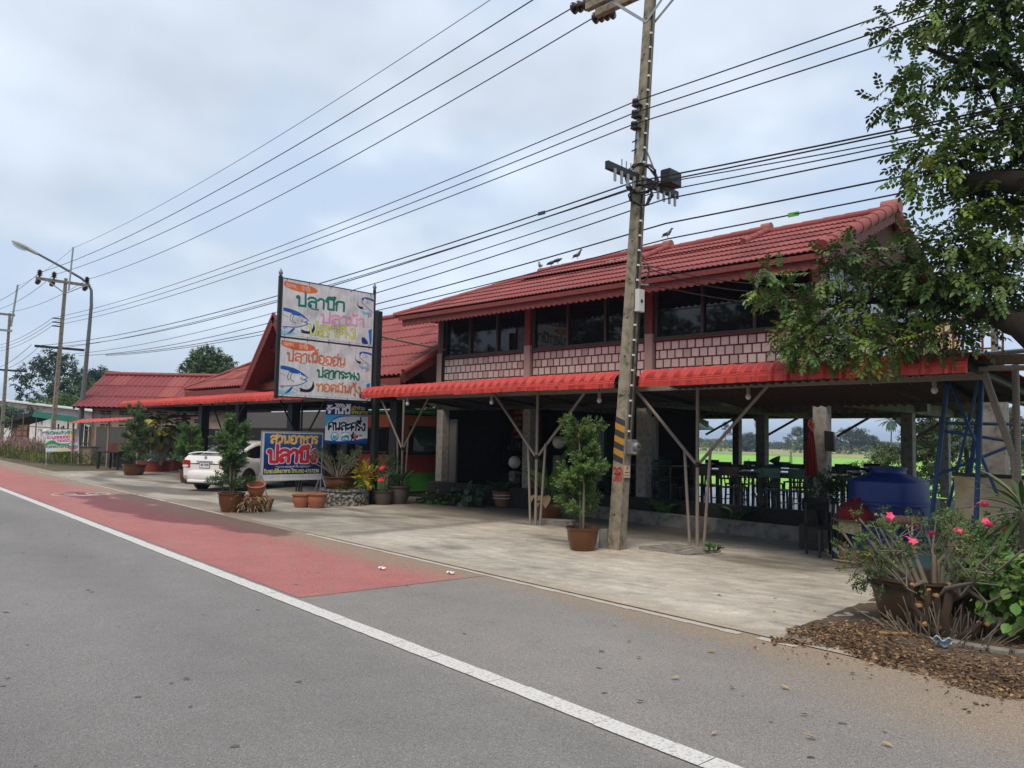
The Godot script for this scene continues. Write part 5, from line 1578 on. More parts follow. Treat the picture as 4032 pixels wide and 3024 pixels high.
func cable(label: String, a: Vector3, b: Vector3, sag: float, r: float, group: String) -> void:
	var p := []
	for i in 25:
		var f := i / 24.0
		p.append(a.lerp(b, f) - V(0, sag * 4.0 * f * (1.0 - f), 0))
	var o := put("power_cable" if group.begins_with("power") else "telephone_cable", B.new().tube(p, r, 5, false).mesh(), M.rubber)
	tag(o, label, "cable", group)

func street() -> void:
	# the pole before the restaurant
	var base := V(-7.3, 0, -9.97)
	var lean := V(0.36, 0, -0.44)
	var H := 10.6
	var t := concrete_pole("utility_pole", "leaning square concrete utility pole with yellow and black stripes and red painted 38", base, H, lean)
	var ax := func(y: float) -> Vector3: return lean * (y / H) + V(0, y, 0)
	var hw := func(y: float) -> float: return lerpf(0.112, 0.07, (y + 0.2) / (H + 0.2))
	# warning stripes on the road side
	var yl := B.new()
	var bl := B.new()
	for i in 7:
		var y0 := 1.36 + 0.098 * i
		var c: Vector3 = ax.call(y0 + 0.05)
		var w: float = hw.call(y0) - 0.012
		var c2: Vector3 = ax.call(y0 + 0.15)
		var z: float = hw.call(y0) + 0.003
		var q: B = bl if i % 2 == 0 else yl
		var rise := -0.075
		q.quad(V(c.x - w, y0 + 0.04, c.z + z), V(c.x + w, y0 + 0.04 + rise, c.z + z), V(c.x + w, y0 + 0.138 + rise, c.z + z - 0.001), V(c.x - w, y0 + 0.138, c.z + z - 0.001))
	put("black_band", bl.mesh(), M.black_mark, t)
	put("yellow_band", yl.mesh(), M.yellow_mark, t)
	var num := B.new()
	var cz: Vector3 = ax.call(1.17)
	var zz: float = hw.call(1.17) + 0.004
	for dg in [["3", -0.085, 0.022], ["8", 0.005, 0.022]]:
		var gl: Array = GLYPH[dg[0]]
		for st in String(gl[1]).split("|", false):
			var p := spline(pts2(st, Vector2(0.0125, 0.021), Vector2(dg[1] + cz.x, 1.07)))
			for i in p.size() - 1:
				num.bar(V(p[i].x, p[i].y, cz.z + zz), V(p[i + 1].x, p[i + 1].y, cz.z + zz), 0.022, 0.002, Vector3(0, 0, 1))
	put("painted_number", num.mesh(), M.red_mark, t)
	var em := B.new()
	for q in [[V(-0.05, 2.22, 0), V(0.05, 2.22, 0)], [V(-0.05, 2.42, 0), V(0.05, 2.42, 0)], [V(-0.05, 2.22, 0), V(-0.05, 2.42, 0)], [V(0.05, 2.22, 0), V(0.05, 2.42, 0)], [V(-0.03, 2.3, 0), V(0.03, 2.36, 0)], [V(0.03, 2.27, 0), V(-0.03, 2.33, 0)]]:
		var c: Vector3 = lean * (2.3 / H) + V(0, 0, hw.call(2.3))
		em.bar(q[0] + c, q[1] + c, 0.012, 0.01, Vector3(0, 0, 1))
	put("cast_mark", em.mesh(), M.pole_concrete, t)
	for i in 14:   # bolt holes
		var y := 0.55 + 0.62 * i
		var c: Vector3 = ax.call(y)
		var w: float = hw.call(y)
		put("bolt_hole", B.new().tube([c + V(0, 0, w - 0.01), c + V(0, 0, w + 0.002)], 0.016, 8).mesh(), M.rubber, t)
		put("bolt_hole", B.new().tube([c + V(w - 0.01, 0.28, 0), c + V(w + 0.002, 0.28, 0)], 0.016, 8).mesh(), M.rubber, t)
	# conduit cable with clips up the right face
	var cc := []
	for i in 30:
		var y := 1.75 + 0.24 * i
		var c: Vector3 = ax.call(y)
		var w: float = hw.call(y)
		cc.append(c + V(w + 0.02, 0, lerpf(0.03, 0.06, i / 30.0)))
	put("service_cable", B.new().tube(cc, 0.014, 6).mesh(), M.rubber, t)
	var c2 := []
	for i in 13:
		var y := 1.75 + 0.19 * i
		var c: Vector3 = ax.call(y)
		var w: float = hw.call(y)
		c2.append(c + V(w + 0.02, 0, -0.07))
	put("service_cable", B.new().tube(c2, 0.012, 6).mesh(), M.rubber, t)
	for i in 28:
		put("cable_clip", B.new().box(cc[i] + V(0.006, 0.1, 0), V(0.026, 0.028, 0.042)).mesh(), M.white_plastic, t)
	var mb: Vector3 = ax.call(1.58)
	var mx: float = hw.call(1.58)
	var met := put("meter_box", B.new().box(mb + V(mx + 0.06, 0.02, -0.02), V(0.12, 0.24, 0.17), Basis.IDENTITY, 0.02).lathe([Vector2(0.075, 0), Vector2(0.075, 0.05), Vector2(0.06, 0.075), Vector2(0, 0.08)], mb + V(mx + 0.11, 0.03, -0.02), 14, Basis(Vector3.BACK, -PI / 2)).mesh(), M.lamp_grey, t)
	put("window", B.new().box(mb + V(mx + 0.192, 0.03, -0.02), V(0.006, 0.03, 0.07)).mesh(), M.glass_dark, met)
	put("label", B.new().box(mb + V(mx + 0.123, -0.06, -0.02), V(0.004, 0.04, 0.1)).mesh(), M.cream_wall, met)
	var plb: Vector3 = ax.call(1.22)
	var plate := put("number_plate", B.new().box(plb + V(mx + 0.016, 0, 0.02), V(0.008, 0.19, 0.16)).mesh(), M.cream_wall, t)
	put("print", B.new().box(plb + V(mx + 0.021, 0.05, 0.02), V(0.003, 0.03, 0.03)).box(plb + V(mx + 0.021, -0.012, 0.02), V(0.003, 0.01, 0.13)).box(plb + V(mx + 0.021, -0.06, 0.02), V(0.003, 0.006, 0.14)).mesh(), M.red_board, plate)
	var wb: Vector3 = ax.call(3.92)
	var wx: float = hw.call(3.92)
	var jb := put("junction_box", B.new().box(wb + V(wx + 0.05, 0, -0.01), V(0.08, 0.36, 0.16), Basis.IDENTITY, 0.008).mesh(), M.trim_white, t)
	put("emblem", B.new().box(wb + V(wx + 0.092, -0.01, -0.01), V(0.003, 0.055, 0.055), Basis(Vector3.RIGHT, PI / 4)).mesh(), M.iron, jb)
	# bracket with the house service drops
	for y in [4.2, 4.5]:
		var c: Vector3 = ax.call(y)
		put("drop_clamp", B.new().tube([c + V(0.05, 0, -0.05), c + V(0.22, -0.02, -0.12)], 0.018, 6).mesh(), M.lamp_grey, t)
	var lp := []
	for i in 14:
		lp.append(ax.call(4.38) + V(0.17 + 0.05 * sin(i * 0.9), 0.16 * cos(i * 0.5), -0.1 + 0.05 * cos(i * 0.9)))
	put("loose_loop", B.new().tube(lp, 0.008, 5).mesh(), M.rubber, t)
	# low voltage rack: three spools on the road side
	for y in [6.80, 6.99, 7.18]:
		var c: Vector3 = ax.call(y)
		var w: float = hw.call(y)
		put("spool_insulator", B.new().lathe([Vector2(0.05, -0.05), Vector2(0.055, -0.02), Vector2(0.035, 0.0), Vector2(0.055, 0.02), Vector2(0.05, 0.05), Vector2(0, 0.05)], c + V(-0.06, 0, w + 0.07), 12).mesh(), M.insulator, t)
		put("rack_arm", B.new().box(c + V(-0.03, -0.06, w + 0.06), V(0.14, 0.02, 0.12)).mesh(), M.iron, t)
	var rk: Vector3 = ax.call(6.8)
	put("rack_plate", B.new().box(rk + V(-0.02, 0.0, hw.call(6.8) + 0.012), V(0.05, 1.0, 0.02)).mesh(), M.galv, t)
	for y in [6.4, 6.55]:
		put("step_iron", B.new().tube([ax.call(y) + V(-0.12, 0, hw.call(y)), ax.call(y) + V(0.0, 0, hw.call(y) + 0.04)], 0.012, 5).mesh(), M.iron, t)
	# telephone arm with hanging hooks, splice box, cable coil
	var tc: Vector3 = ax.call(5.92)
	var arm := put("telephone_arm", B.new().box(tc + V(0.02, 0, -0.1 + 0.0), V(0.07, 0.13, 2.0), Basis(Vector3.RIGHT, 0.0), 0.006).mesh(), M.iron, t)
	for i in 11:
		var z := 0.85 - 0.17 * i
		if absf(z + 0.1) < 0.12:
			continue
		put("hook", B.new().box(tc + V(0.07, -0.13, z - 0.1), V(0.025, 0.2, 0.045)).mesh(), M.galv, arm)
	for z in [0.62, 0.5, 0.38, -0.78, -0.9]:
		put("bolt", B.new().box(tc + V(0.03, 0.12, z - 0.1), V(0.015, 0.14, 0.015)).mesh(), M.galv, arm)
	put("stay", B.new().bar(tc + V(0.1, 0.05, 0.2), ax.call(6.4) + V(0.09, 0, 0.02), 0.012, 0.03).mesh(), M.galv, arm)
	put("stay", B.new().bar(tc + V(0.1, 0.05, -0.42), ax.call(6.4) + V(0.09, 0, -0.02), 0.012, 0.03).mesh(), M.galv, arm)
	put("splice_box", B.new().box(tc + V(0.2, 0.13, -0.62), V(0.2, 0.26, 0.36), Basis.IDENTITY, 0.02).mesh(), M.trim_black, t)
	for c in 2:
		var coil := []
		for i in 73:
			var a := TAU * i / 12.0
			var rr: float = (0.24 + 0.025 * sin(i * 1.7)) if c == 0 else (0.17 + 0.02 * sin(i * 2.1))
			coil.append(tc + V(0.13 + 0.02 * sin(i * 0.9) + rr * cos(a) * 0.78, -0.05 - 0.26 * c + rr * sin(a), 0.14 + 0.02 * sin(i * 1.3) - rr * cos(a) * 0.6))
		put("cable_coil", B.new().tube(coil, 0.012, 5).mesh(), M.rubber, t)
	# double high voltage arm
	for s in [-1.0, 1.0]:
		var c: Vector3 = ax.call(9.25)
		put("crossarm", B.new().box(c + V(0.0, 0, 0.14 * s), V(2.5, 0.14, 0.11), Basis.IDENTITY, 0.012).mesh(), M.pole_concrete, t)
		put("arm_brace", B.new().bar(c + V(-0.75, -0.05, 0.14 * s), ax.call(8.55) + V(0, 0, 0.08 * s), 0.01, 0.04).mesh(), M.galv, t)
		put("arm_brace", B.new().bar(c + V(0.75, -0.05, 0.14 * s), ax.call(8.55) + V(0, 0, 0.08 * s), 0.01, 0.04).mesh(), M.galv, t)
	var arms := []
	for z in [0.62, 0.0, -0.62]:
		var c: Vector3 = ax.call(9.4) + V(0, 0.12 * absf(z), z)
		put("insulator_yoke", B.new().box(ax.call(9.4) + V(0, 0.04, z * 0.5), V(0.06, 0.05, absf(z) + 0.1)).mesh(), M.galv, t)
		for s in [-1.0, 1.0]:
			for i in 4:
				put("disc_insulator", B.new().lathe([Vector2(0.02, -0.06), Vector2(0.1, -0.03), Vector2(0.11, 0.0), Vector2(0.05, 0.05), Vector2(0.0, 0.06)], c + V(s * (1.28 + 0.13 * i), 0.02 * i, 0.0), 12, Basis(Vector3.BACK, -PI / 2 * s)).mesh(), M.insulator, t)
		arms.append(base + c)
	# second and third poles down the road
	var p2 := V(-44.9, 0, -12.36)
	var l2 := V(0.75, 0, 0.0)
	var t2 := concrete_pole("utility_pole", "plain concrete utility pole beside the street lamp, mast on top", p2, 9.5, l2)
	var arms2 := []
	put("crossarm", B.new().box(l2 + V(0, 9.3, 0.1), V(0.12, 0.14, 2.5)).mesh(), M.pole_concrete, t2)
	put("mast", B.new().tube([l2 + V(0.05, 8.9, -0.15), l2 * 1.1 + V(0.1, 11.15, -0.2)], 0.04, 6).mesh(), M.galv, t2)
	for z in [1.2, 0.55, -1.0]:
		insulator(t2, l2 + V(0, 9.36, z), "insulator", Vector3.UP, 1.7)
		insulator(t2, l2 + V(-0.1, 9.25, z), "insulator", Vector3(-1, -0.5, 0), 1.5)
		arms2.append(p2 + l2 + V(0, 9.6, z))
	put("arm_brace", B.new().bar(l2 + V(0.1, 9.25, 0.9), l2 * 0.93 + V(0.1, 8.7, 0), 0.03, 0.05).mesh(), M.galv, t2)
	put("arm_brace", B.new().bar(l2 + V(0.1, 9.25, -0.9), l2 * 0.93 + V(0.1, 8.7, 0), 0.03, 0.05).mesh(), M.galv, t2)
	put("telephone_arm", B.new().box(l2 * 0.62 + V(0, 5.9, 0.0), V(0.1, 0.12, 2.3)).mesh(), M.iron, t2)
	for y in [7.0, 7.2, 7.4]:
		put("rack_arm", B.new().box(l2 * 0.75 + V(0, y, 0.25), V(0.12, 0.05, 0.4)).mesh(), M.iron, t2)
	var p3 := V(-62.0, 0, -14.0)
	var t3 := concrete_pole("utility_pole", "farthest roadside concrete utility pole at the left edge, galvanised mast on its head", p3, 9.6, V(0.5, 0, 0.1))
	put("crossarm", B.new().box(V(0.5, 9.5, 1.0), V(0.12, 0.14, 2.4)).mesh(), M.pole_concrete, t3)
	put("crossarm", B.new().box(V(0.5, 8.4, 1.0), V(0.12, 0.14, 2.2)).mesh(), M.galv, t3)
	put("mast", B.new().tube([V(0.5, 8.7, -0.02), V(0.75, 11.6, -0.2)], 0.06, 6).mesh(), M.galv, t3)
	put("telephone_arm", B.new().box(V(0.3, 5.7, 0.2), V(0.1, 0.12, 2.8)).mesh(), M.iron, t3)
	var t4 := concrete_pole("utility_pole", "brown leaning pole far beyond the white warehouse roof", V(-112, 0, -37.0), 10.0, V(1.3, 0, 0.4))
	put("telephone_arm", B.new().box(V(1.3, 9.6, 0.2), V(0.15, 0.15, 3.0)).mesh(), M.iron, t4)
	put("telephone_arm", B.new().box(V(1.2, 8.2, 0.2), V(0.15, 0.15, 3.0)).mesh(), M.iron, t4)
	# cables
	var G1 := "power lines strung along the road"
	var right := V(30.0, 0, -6.6)
	var nm := ["roadside", "middle", "field side"]
	for i in 3:
		cable("high voltage line from first pole to second, %s of the top three" % nm[i], arms[i] + V(-1.75, 0.08, 0), arms2[i], 0.55, 0.012, G1)
		cable("high voltage line from the second pole to the third, %s strand" % nm[i], arms2[i], p3 + V(0.5, 9.7, 1.9 - 0.9 * i), 0.3, 0.012, G1)
		cable("high voltage line right of the concrete pole's head, %s strand" % nm[i], arms[i] + V(1.75, 0.08, 0), right + V(0, 9.3, arms[i].z + 9.97), 0.8, 0.012, G1)
	cable("thin earth wire above the high voltage lines, mast to mast", p2 + l2 * 1.1 + V(0.1, 11.1, -0.2), base + lean + V(0, 11.0, -0.1), 0.5, 0.008, G1)
	cable("thin earth wire between the two masts at far left", p2 + l2 * 1.1 + V(0.1, 11.1, -0.2), p3 + V(0.75, 11.5, -0.2), 0.2, 0.008, G1)
	var lv := [7.18, 6.99, 6.80]
	var ln := ["top", "middle", "bottom"]
	for i in 3:
		var s: Vector3 = base + ax.call(lv[i]) + V(-0.06, 0, hw.call(lv[i]) + 0.1)
		cable("insulated low voltage line left of the concrete pole, %s of three" % ln[i], s, p2 + l2 * 0.75 + V(0, 7.4 - 0.2 * i, 0.45), 0.42, 0.010, G1)
		cable("insulated low voltage line right of the concrete pole, %s of three" % ln[i], s, right + V(0, 7.2 - 0.19 * i, -0.7), 0.42, 0.010, G1)
		cable("low voltage line between the second and third poles, %s of three" % ln[i], p2 + l2 * 0.75 + V(0, 7.4 - 0.2 * i, 0.45), p3 + V(0.4, 7.4 - 0.22 * i, 0.5), 0.2, 0.012, G1)
	var G2 := "telephone cables slung along the poles"
	var tele := [[0.35, 5.80, 0.013, 0.50, 0.85], [0.25, 5.76, 0.012, 0.56, 0.75], [0.15, 5.78, 0.009, 0.42, 0.95], [-0.62, 5.34, 0.014, 0.46, 0.35], [-0.72, 5.10, 0.012, 0.40, 0.22], [-0.2, 5.76, 0.010, 0.48, 0.7], [-0.5, 5.72, 0.012, 0.6, 0.55]]
	var tn := ["thickest roadside", "second roadside", "thin roadside", "heavy lower", "lowest", "thin house side", "outer house side"]
	for i in tele.size():
		var q: Array = tele[i]
		var s: Vector3 = base + lean * (q[1] / H) + V(0.1, q[1], q[0] - 0.1)
		cable("%s telephone cable from the concrete pole leftward to the second pole" % tn[i], s, p2 + l2 * 0.62 + V(0, 5.95 - 0.06 * i, (0.9 - 0.3 * i) if q[1] > 5.5 else -2.2), q[3], q[2], G2)
		cable("%s telephone cable running right from the concrete pole" % tn[i], s, right + V(0, q[1], -0.7 + q[0]), q[4], q[2], G2)
		if i < 4:
			cable("%s telephone cable between the second and third poles" % tn[i], p2 + l2 * 0.62 + V(0, 5.95 - 0.06 * i, 1.3 - 0.35 * i), p3 + V(0.3, 5.6, 1.3 - 0.5 * i), 0.35, q[2], G2)
	for i in 3:
		cable("%s house service wire from the pole bracket across the upstairs windows" % ["upper", "lower", "lowest"][i], base + ax.call([4.5, 4.45, 4.2][i]) + V(0.2, 0, -0.12), V(-5.75, [4.62, 4.55, 4.15][i], -13.85), [0.12, 0.2, 0.06][i], 0.009, "house service wires")
	for q in [[0.055, 0, M.steel_blue, "blue tag on the telephone cables left of the concrete pole"], [0.06, 4, M.green_board, "green tag on the lowest telephone cable right of the concrete pole"]]:
		var w: Array = tele[q[1]]
		var s: Vector3 = base + lean * (w[1] / H) + V(0.1, w[1], w[0] - 0.1)
		var e: Vector3 = (p2 + l2 * 0.62 + V(0, 5.95, 0.9)) if q[1] == 0 else right + V(0, w[1], -0.7 + w[0])
		var f: float = q[0]
		var tg := put("cable_tag", B.new().box(Vector3.ZERO, V(0.16, 0.06, 0.02)).mesh(), q[2], null, s.lerp(e, f) - V(0, w[3 if q[1] == 0 else 4] * 4.0 * f * (1.0 - f), 0))
		tag(tg, q[3], "cable tag", "tags clipped to the cables")
	# street lamp
	var sl := thing("street_lamp", "grey tapered street lamp with a long upswept arm and white head", "street lamp", V(-45.9, 0, -13.9))
	put("base", B.new().box(V(0, 0.25, 0), V(0.4, 0.5, 0.4), Basis.IDENTITY, 0.03).mesh(), M.cement, sl)
	var lp2 := [V(0, 0, 0), V(0.5, 4.2, 0), V(0.9, 8.4, 0.0)]
	put("pole", B.new().tube(lp2, [0.17, 0.115, 0.085], 12).mesh(), M.lamp_grey, sl)
	put("arm", B.new().tube([V(0.9, 8.4, 0), V(0.93, 9.2, 0.05), V(0.95, 9.55, 0.25), V(0.95, 9.78, 0.6), V(0.92, 10.25, 1.6), V(0.88, 10.75, 2.75)], [0.085, 0.075, 0.07, 0.065, 0.06, 0.055], 10).mesh(), M.lamp_grey, sl)
	var hd := Basis(Vector3.RIGHT, -0.36)
	put("head", B.new().ball(V(0.86, 11.02, 3.4), V(0.17, 0.13, 0.5), 14, hd).mesh(), M.trim_white, sl)
	put("neck", B.new().tube([V(0.88, 10.72, 2.65), V(0.87, 10.9, 3.1)], [0.09, 0.12], 10).mesh(), M.trim_white, sl)
	put("lens", B.new().ball(V(0.86, 10.95, 3.47), V(0.14, 0.15, 0.38), 14, hd).mesh(), M.bottle_plastic, sl)
	var s2 := thing("street_lamp", "small distant street lamp beyond the white warehouse roof", "street lamp", V(-118, 0, -42))
	put("pole", B.new().tube([V(0, 0, 0), V(0.3, 7.0, 0), V(0.25, 7.8, 0.5), V(0, 8.6, 3.6), V(-1, 9.5, 8.2)], 0.09, 6).mesh(), M.lamp_grey, s2)
	put("head", B.new().ball(V(-1.1, 9.7, 9.0), V(0.25, 0.16, 0.75), 10, hd).mesh(), M.trim_white, s2)

# ---------------------------------------------------------------- signs and banners
func cloth(w: float, h: float, amp: float, s: int) -> B:   # a slightly rippled printed sheet facing +z, from (0,0) to (w,h)
	var n := noise(s, 1.3, 3)
	var b := B.new()
	b.grid(24, 16, func(i, j):
		var x = w * i / 24.0
		var y = h * j / 16.0
		var e := minf(minf(i, 24 - i) / 4.0, minf(j, 16 - j) / 3.0)
		return V(x, y, amp * n.get_noise_2d(x * 1.4, y * 1.4) * clampf(e, 0.15, 1)))
	return b

func signs() -> void:
	# the tall twin sign stands square to the road: it faces +x
	var t := thing("fish_sign", "tall two panel white sign with blue fish and Thai dish names on black posts", "sign", V(-15.92, 0, -8.87), PI / 2)
	# local x runs away from the road
	put("panel", cloth(2.52, 1.32, 0.032, 51).mesh(), print_mat("print_one", weather(sign_one(), 71)), t, V(0.03, 3.92, 0))
	put("panel", cloth(2.52, 1.32, 0.032, 52).mesh(), print_mat("print_two", weather(sign_two(), 72)), t, V(0.02, 2.56, 0))
	put("backing", B.new().box(V(1.29, 3.9, -0.06), V(2.5, 2.66, 0.03)).mesh(), M.vinyl_white, t)
	for y in [2.55, 3.89, 3.93, 5.25]:
		put("frame_bar", B.new().box(V(1.28, y, -0.025), V(2.56, 0.035, 0.04)).mesh(), M.black_paint, t)
	var lpst := put("post", B.new().box(V(-0.03, 3.9, -0.02), V(0.075, 2.8, 0.075), Basis.IDENTITY, 0.006).mesh(), M.black_paint, t)
	var mp := put("post", B.new().box(V(2.58, 3.95, -0.03), V(0.06, 2.85, 0.06), Basis.IDENTITY, 0.006).mesh(), M.black_paint, t)
	put("main_post", B.new().box(V(2.74, 2.42, -0.05), V(0.15, 4.85, 0.15), Basis.IDENTITY, 0.008).mesh(), M.black_paint, t)
	for q in [V(-0.03, 5.3, -0.02), V(2.58, 5.37, -0.03)]:
		put("finial", B.new().lathe([Vector2(0.03, 0), Vector2(0.03, 0.02), Vector2(0.05, 0.05), Vector2(0.045, 0.08), Vector2(0.012, 0.15), Vector2(0, 0.18)], q, 10).mesh(), M.lamp_grey, t)
	for y in [[4.22, 3.62], [2.98, 2.78]]:
		put("tie_bar", B.new().tube([V(2.78, y[0], -0.06), V(5.1, y[0] - 0.12, -0.2)], 0.03, 8).mesh(), M.pipe_grey, t)
	put("corner_post", B.new().box(V(5.1, 4.0, -0.25), V(0.14, 2.35, 0.14)).mesh(), M.black_paint, t)
	for i in 5:
		for y in [2.58, 3.87, 3.95, 5.22]:
			put("tie", B.new().box(V(0.12 + 0.58 * i, y, 0.008), V(0.012, 0.03, 0.012)).mesh(), M.iron, t)
	# the blue phone number banner
	var a := V(-17.35, 0, -9.30)
	var b := thing("phone_banner", "blue banner with red and yellow Thai lettering and a phone number, on thin metal legs", "banner", a, PI / 2)
	put("sheet", cloth(1.68, 1.13, 0.022, 53).mesh(), print_mat("print_blue", weather(banner_blue(), 73)), b, V(0, 0.61, 0.02))
	for x in [0.0, 1.68]:
		put("upright", B.new().bar(V(x, 0.2, 0), V(x, 1.76, 0), 0.03, 0.03).mesh(), M.galv, b)
		put("leg", B.new().bar(V(x, 0.75, 0), V(x + 0.12, 0, 0.28), 0.03, 0.03).mesh(), M.galv, b)
		put("leg", B.new().bar(V(x, 0.75, 0), V(x - 0.05, 0, -0.3), 0.03, 0.03).mesh(), M.galv, b)
	for y in [0.6, 1.76]:
		put("rail", B.new().bar(V(0, y, 0), V(1.68, y, 0), 0.03, 0.03).mesh(), M.galv, b)
	put("hem", B.new().box(V(0.84, 0.585, 0.022), V(1.66, 0.05, 0.012)).mesh(), M.vinyl_white, b)
	# the half price scheme banner hanging from the awning
	var c := thing("scheme_banner", "square white and navy banner with arrows and a heart, hung under the awning", "banner", V(-16.25, 0, -10.35), PI / 2)
	put("sheet", cloth(1.24, 1.02, 0.03, 54).mesh(), print_mat("print_half", banner_half()), c, V(0, 1.49, 0))
	put("rail", B.new().tube([V(-0.03, 2.52, 0), V(1.28, 2.52, 0)], 0.012, 6).mesh(), M.black_paint, c)
	put("string", B.new().tube([V(0.1, 2.52, 0), V(0.1, 2.72, -0.05)], 0.005, 4).mesh(), M.trim_white, c)
	put("string", B.new().tube([V(1.15, 2.52, 0), V(1.15, 2.72, -0.05)], 0.005, 4).mesh(), M.trim_white, c)
	# the small menu banner on the verge
	var d := thing("menu_banner", "small white menu banner with green and pink Thai lettering leaning in the weeds", "banner", V(-42.85, 0, -11.6), 1.22)
	put("sheet", cloth(1.42, 1.06, 0.02, 55).mesh(), print_mat("print_menu", banner_menu()), d, V(0, 0.62, 0.03))
	d.rotation.z = 0.05
	for x in [0.02, 1.40]:
		put("leg", B.new().bar(V(x, -0.1, 0), V(x, 1.7, 0), 0.05, 0.05).mesh(), M.trim_white, d)
		put("stay", B.new().bar(V(x, 0.7, 0), V(x + 0.3, 0, -0.5), 0.04, 0.04).mesh(), M.trim_white, d)
	put("rail", B.new().bar(V(0, 0.61, 0), V(1.42, 0.61, 0), 0.05, 0.05).mesh(), M.trim_white, d)
	put("bag_knot", B.new().ball(V(-0.02, 1.62, 0.05), V(0.14, 0.1, 0.08), 8).mesh(), M.vinyl_white, d)
	# the red price board inside
	var im := canvas(256, 256, Color(0.45, 0.06, 0.09))
	var dishes := ["ปลาเนื้ออ่อน", "ปลาบึก", "ปลาคัง", "ปลากระพง", "ปลาบึง"]
	for i in 5:
		text(im, dishes[i], 20, 44 + 46 * i, 17, Color(0.75, 0.6, 0.5), 1.6, 1.1)
		fish_small(im, Vector2(175, 18 + 46 * i), Vector2(0.55, 0.3))
	var e := thing("menu_board", "dark red menu board with fish pictures on the wall inside", "menu board", V(-15.9, 0, -16.5))
	put("sheet", cloth(1.15, 1.0, 0.01, 56).mesh(), print_mat("print_board", im), e, V(0, 1.6, 0.02))
	put("frame", B.new().box(V(0.57, 2.1, 0), V(1.2, 1.05, 0.03)).mesh(), M.dark_wood, e)

# ---------------------------------------------------------------- furniture and loose things
func chair_at(label: String, at: Vector3, turn: float, m: Material, grp := "dining chairs in the open hall") -> void:
	var t := thing("dining_chair", label, "chair", at, turn, grp)
	put("seat", B.new().box(V(0, 0.44, 0), V(0.42, 0.03, 0.42), Basis.IDENTITY, 0.008).mesh(), m, t)
	for s in [[-1, -1], [1, -1], [1, 1], [-1, 1]]:
		put("leg", B.new().bar(V(0.19 * s[0], 0, 0.19 * s[1]), V(0.18 * s[0], 0.44 if s[1] > 0 else 0.80, 0.18 * s[1] - (0.06 if s[1] < 0 else 0.0)), 0.035, 0.035).mesh(), M.dark_wood, t)
	var bk := B.new()
	bk.grid(6, 2, func(i, j): return V(-0.22 + 0.44 * i / 6.0, 0.68 + 0.09 * j, -0.25 - 0.05 * sin(PI * i / 6.0)), true)
	bk.grid(6, 2, func(i, j): return V(-0.22 + 0.44 * i / 6.0, 0.68 + 0.09 * j, -0.27 - 0.05 * sin(PI * i / 6.0)))
	bk.box(V(0, 0.775, -0.28), V(0.46, 0.02, 0.06))
	put("backrest", bk.mesh(), m, t)
	for x in [-0.1, 0.0, 0.1]:
		put("spindle", B.new().bar(V(x, 0.45, -0.19), V(x, 0.74, -0.28), 0.018, 0.018).mesh(), M.dark_wood, t)
	for s in [-1.0, 1.0]:
		put("stretcher", B.new().bar(V(0.18 * s, 0.2, -0.18), V(0.18 * s, 0.2, 0.18), 0.02, 0.02).mesh(), M.dark_wood, t)

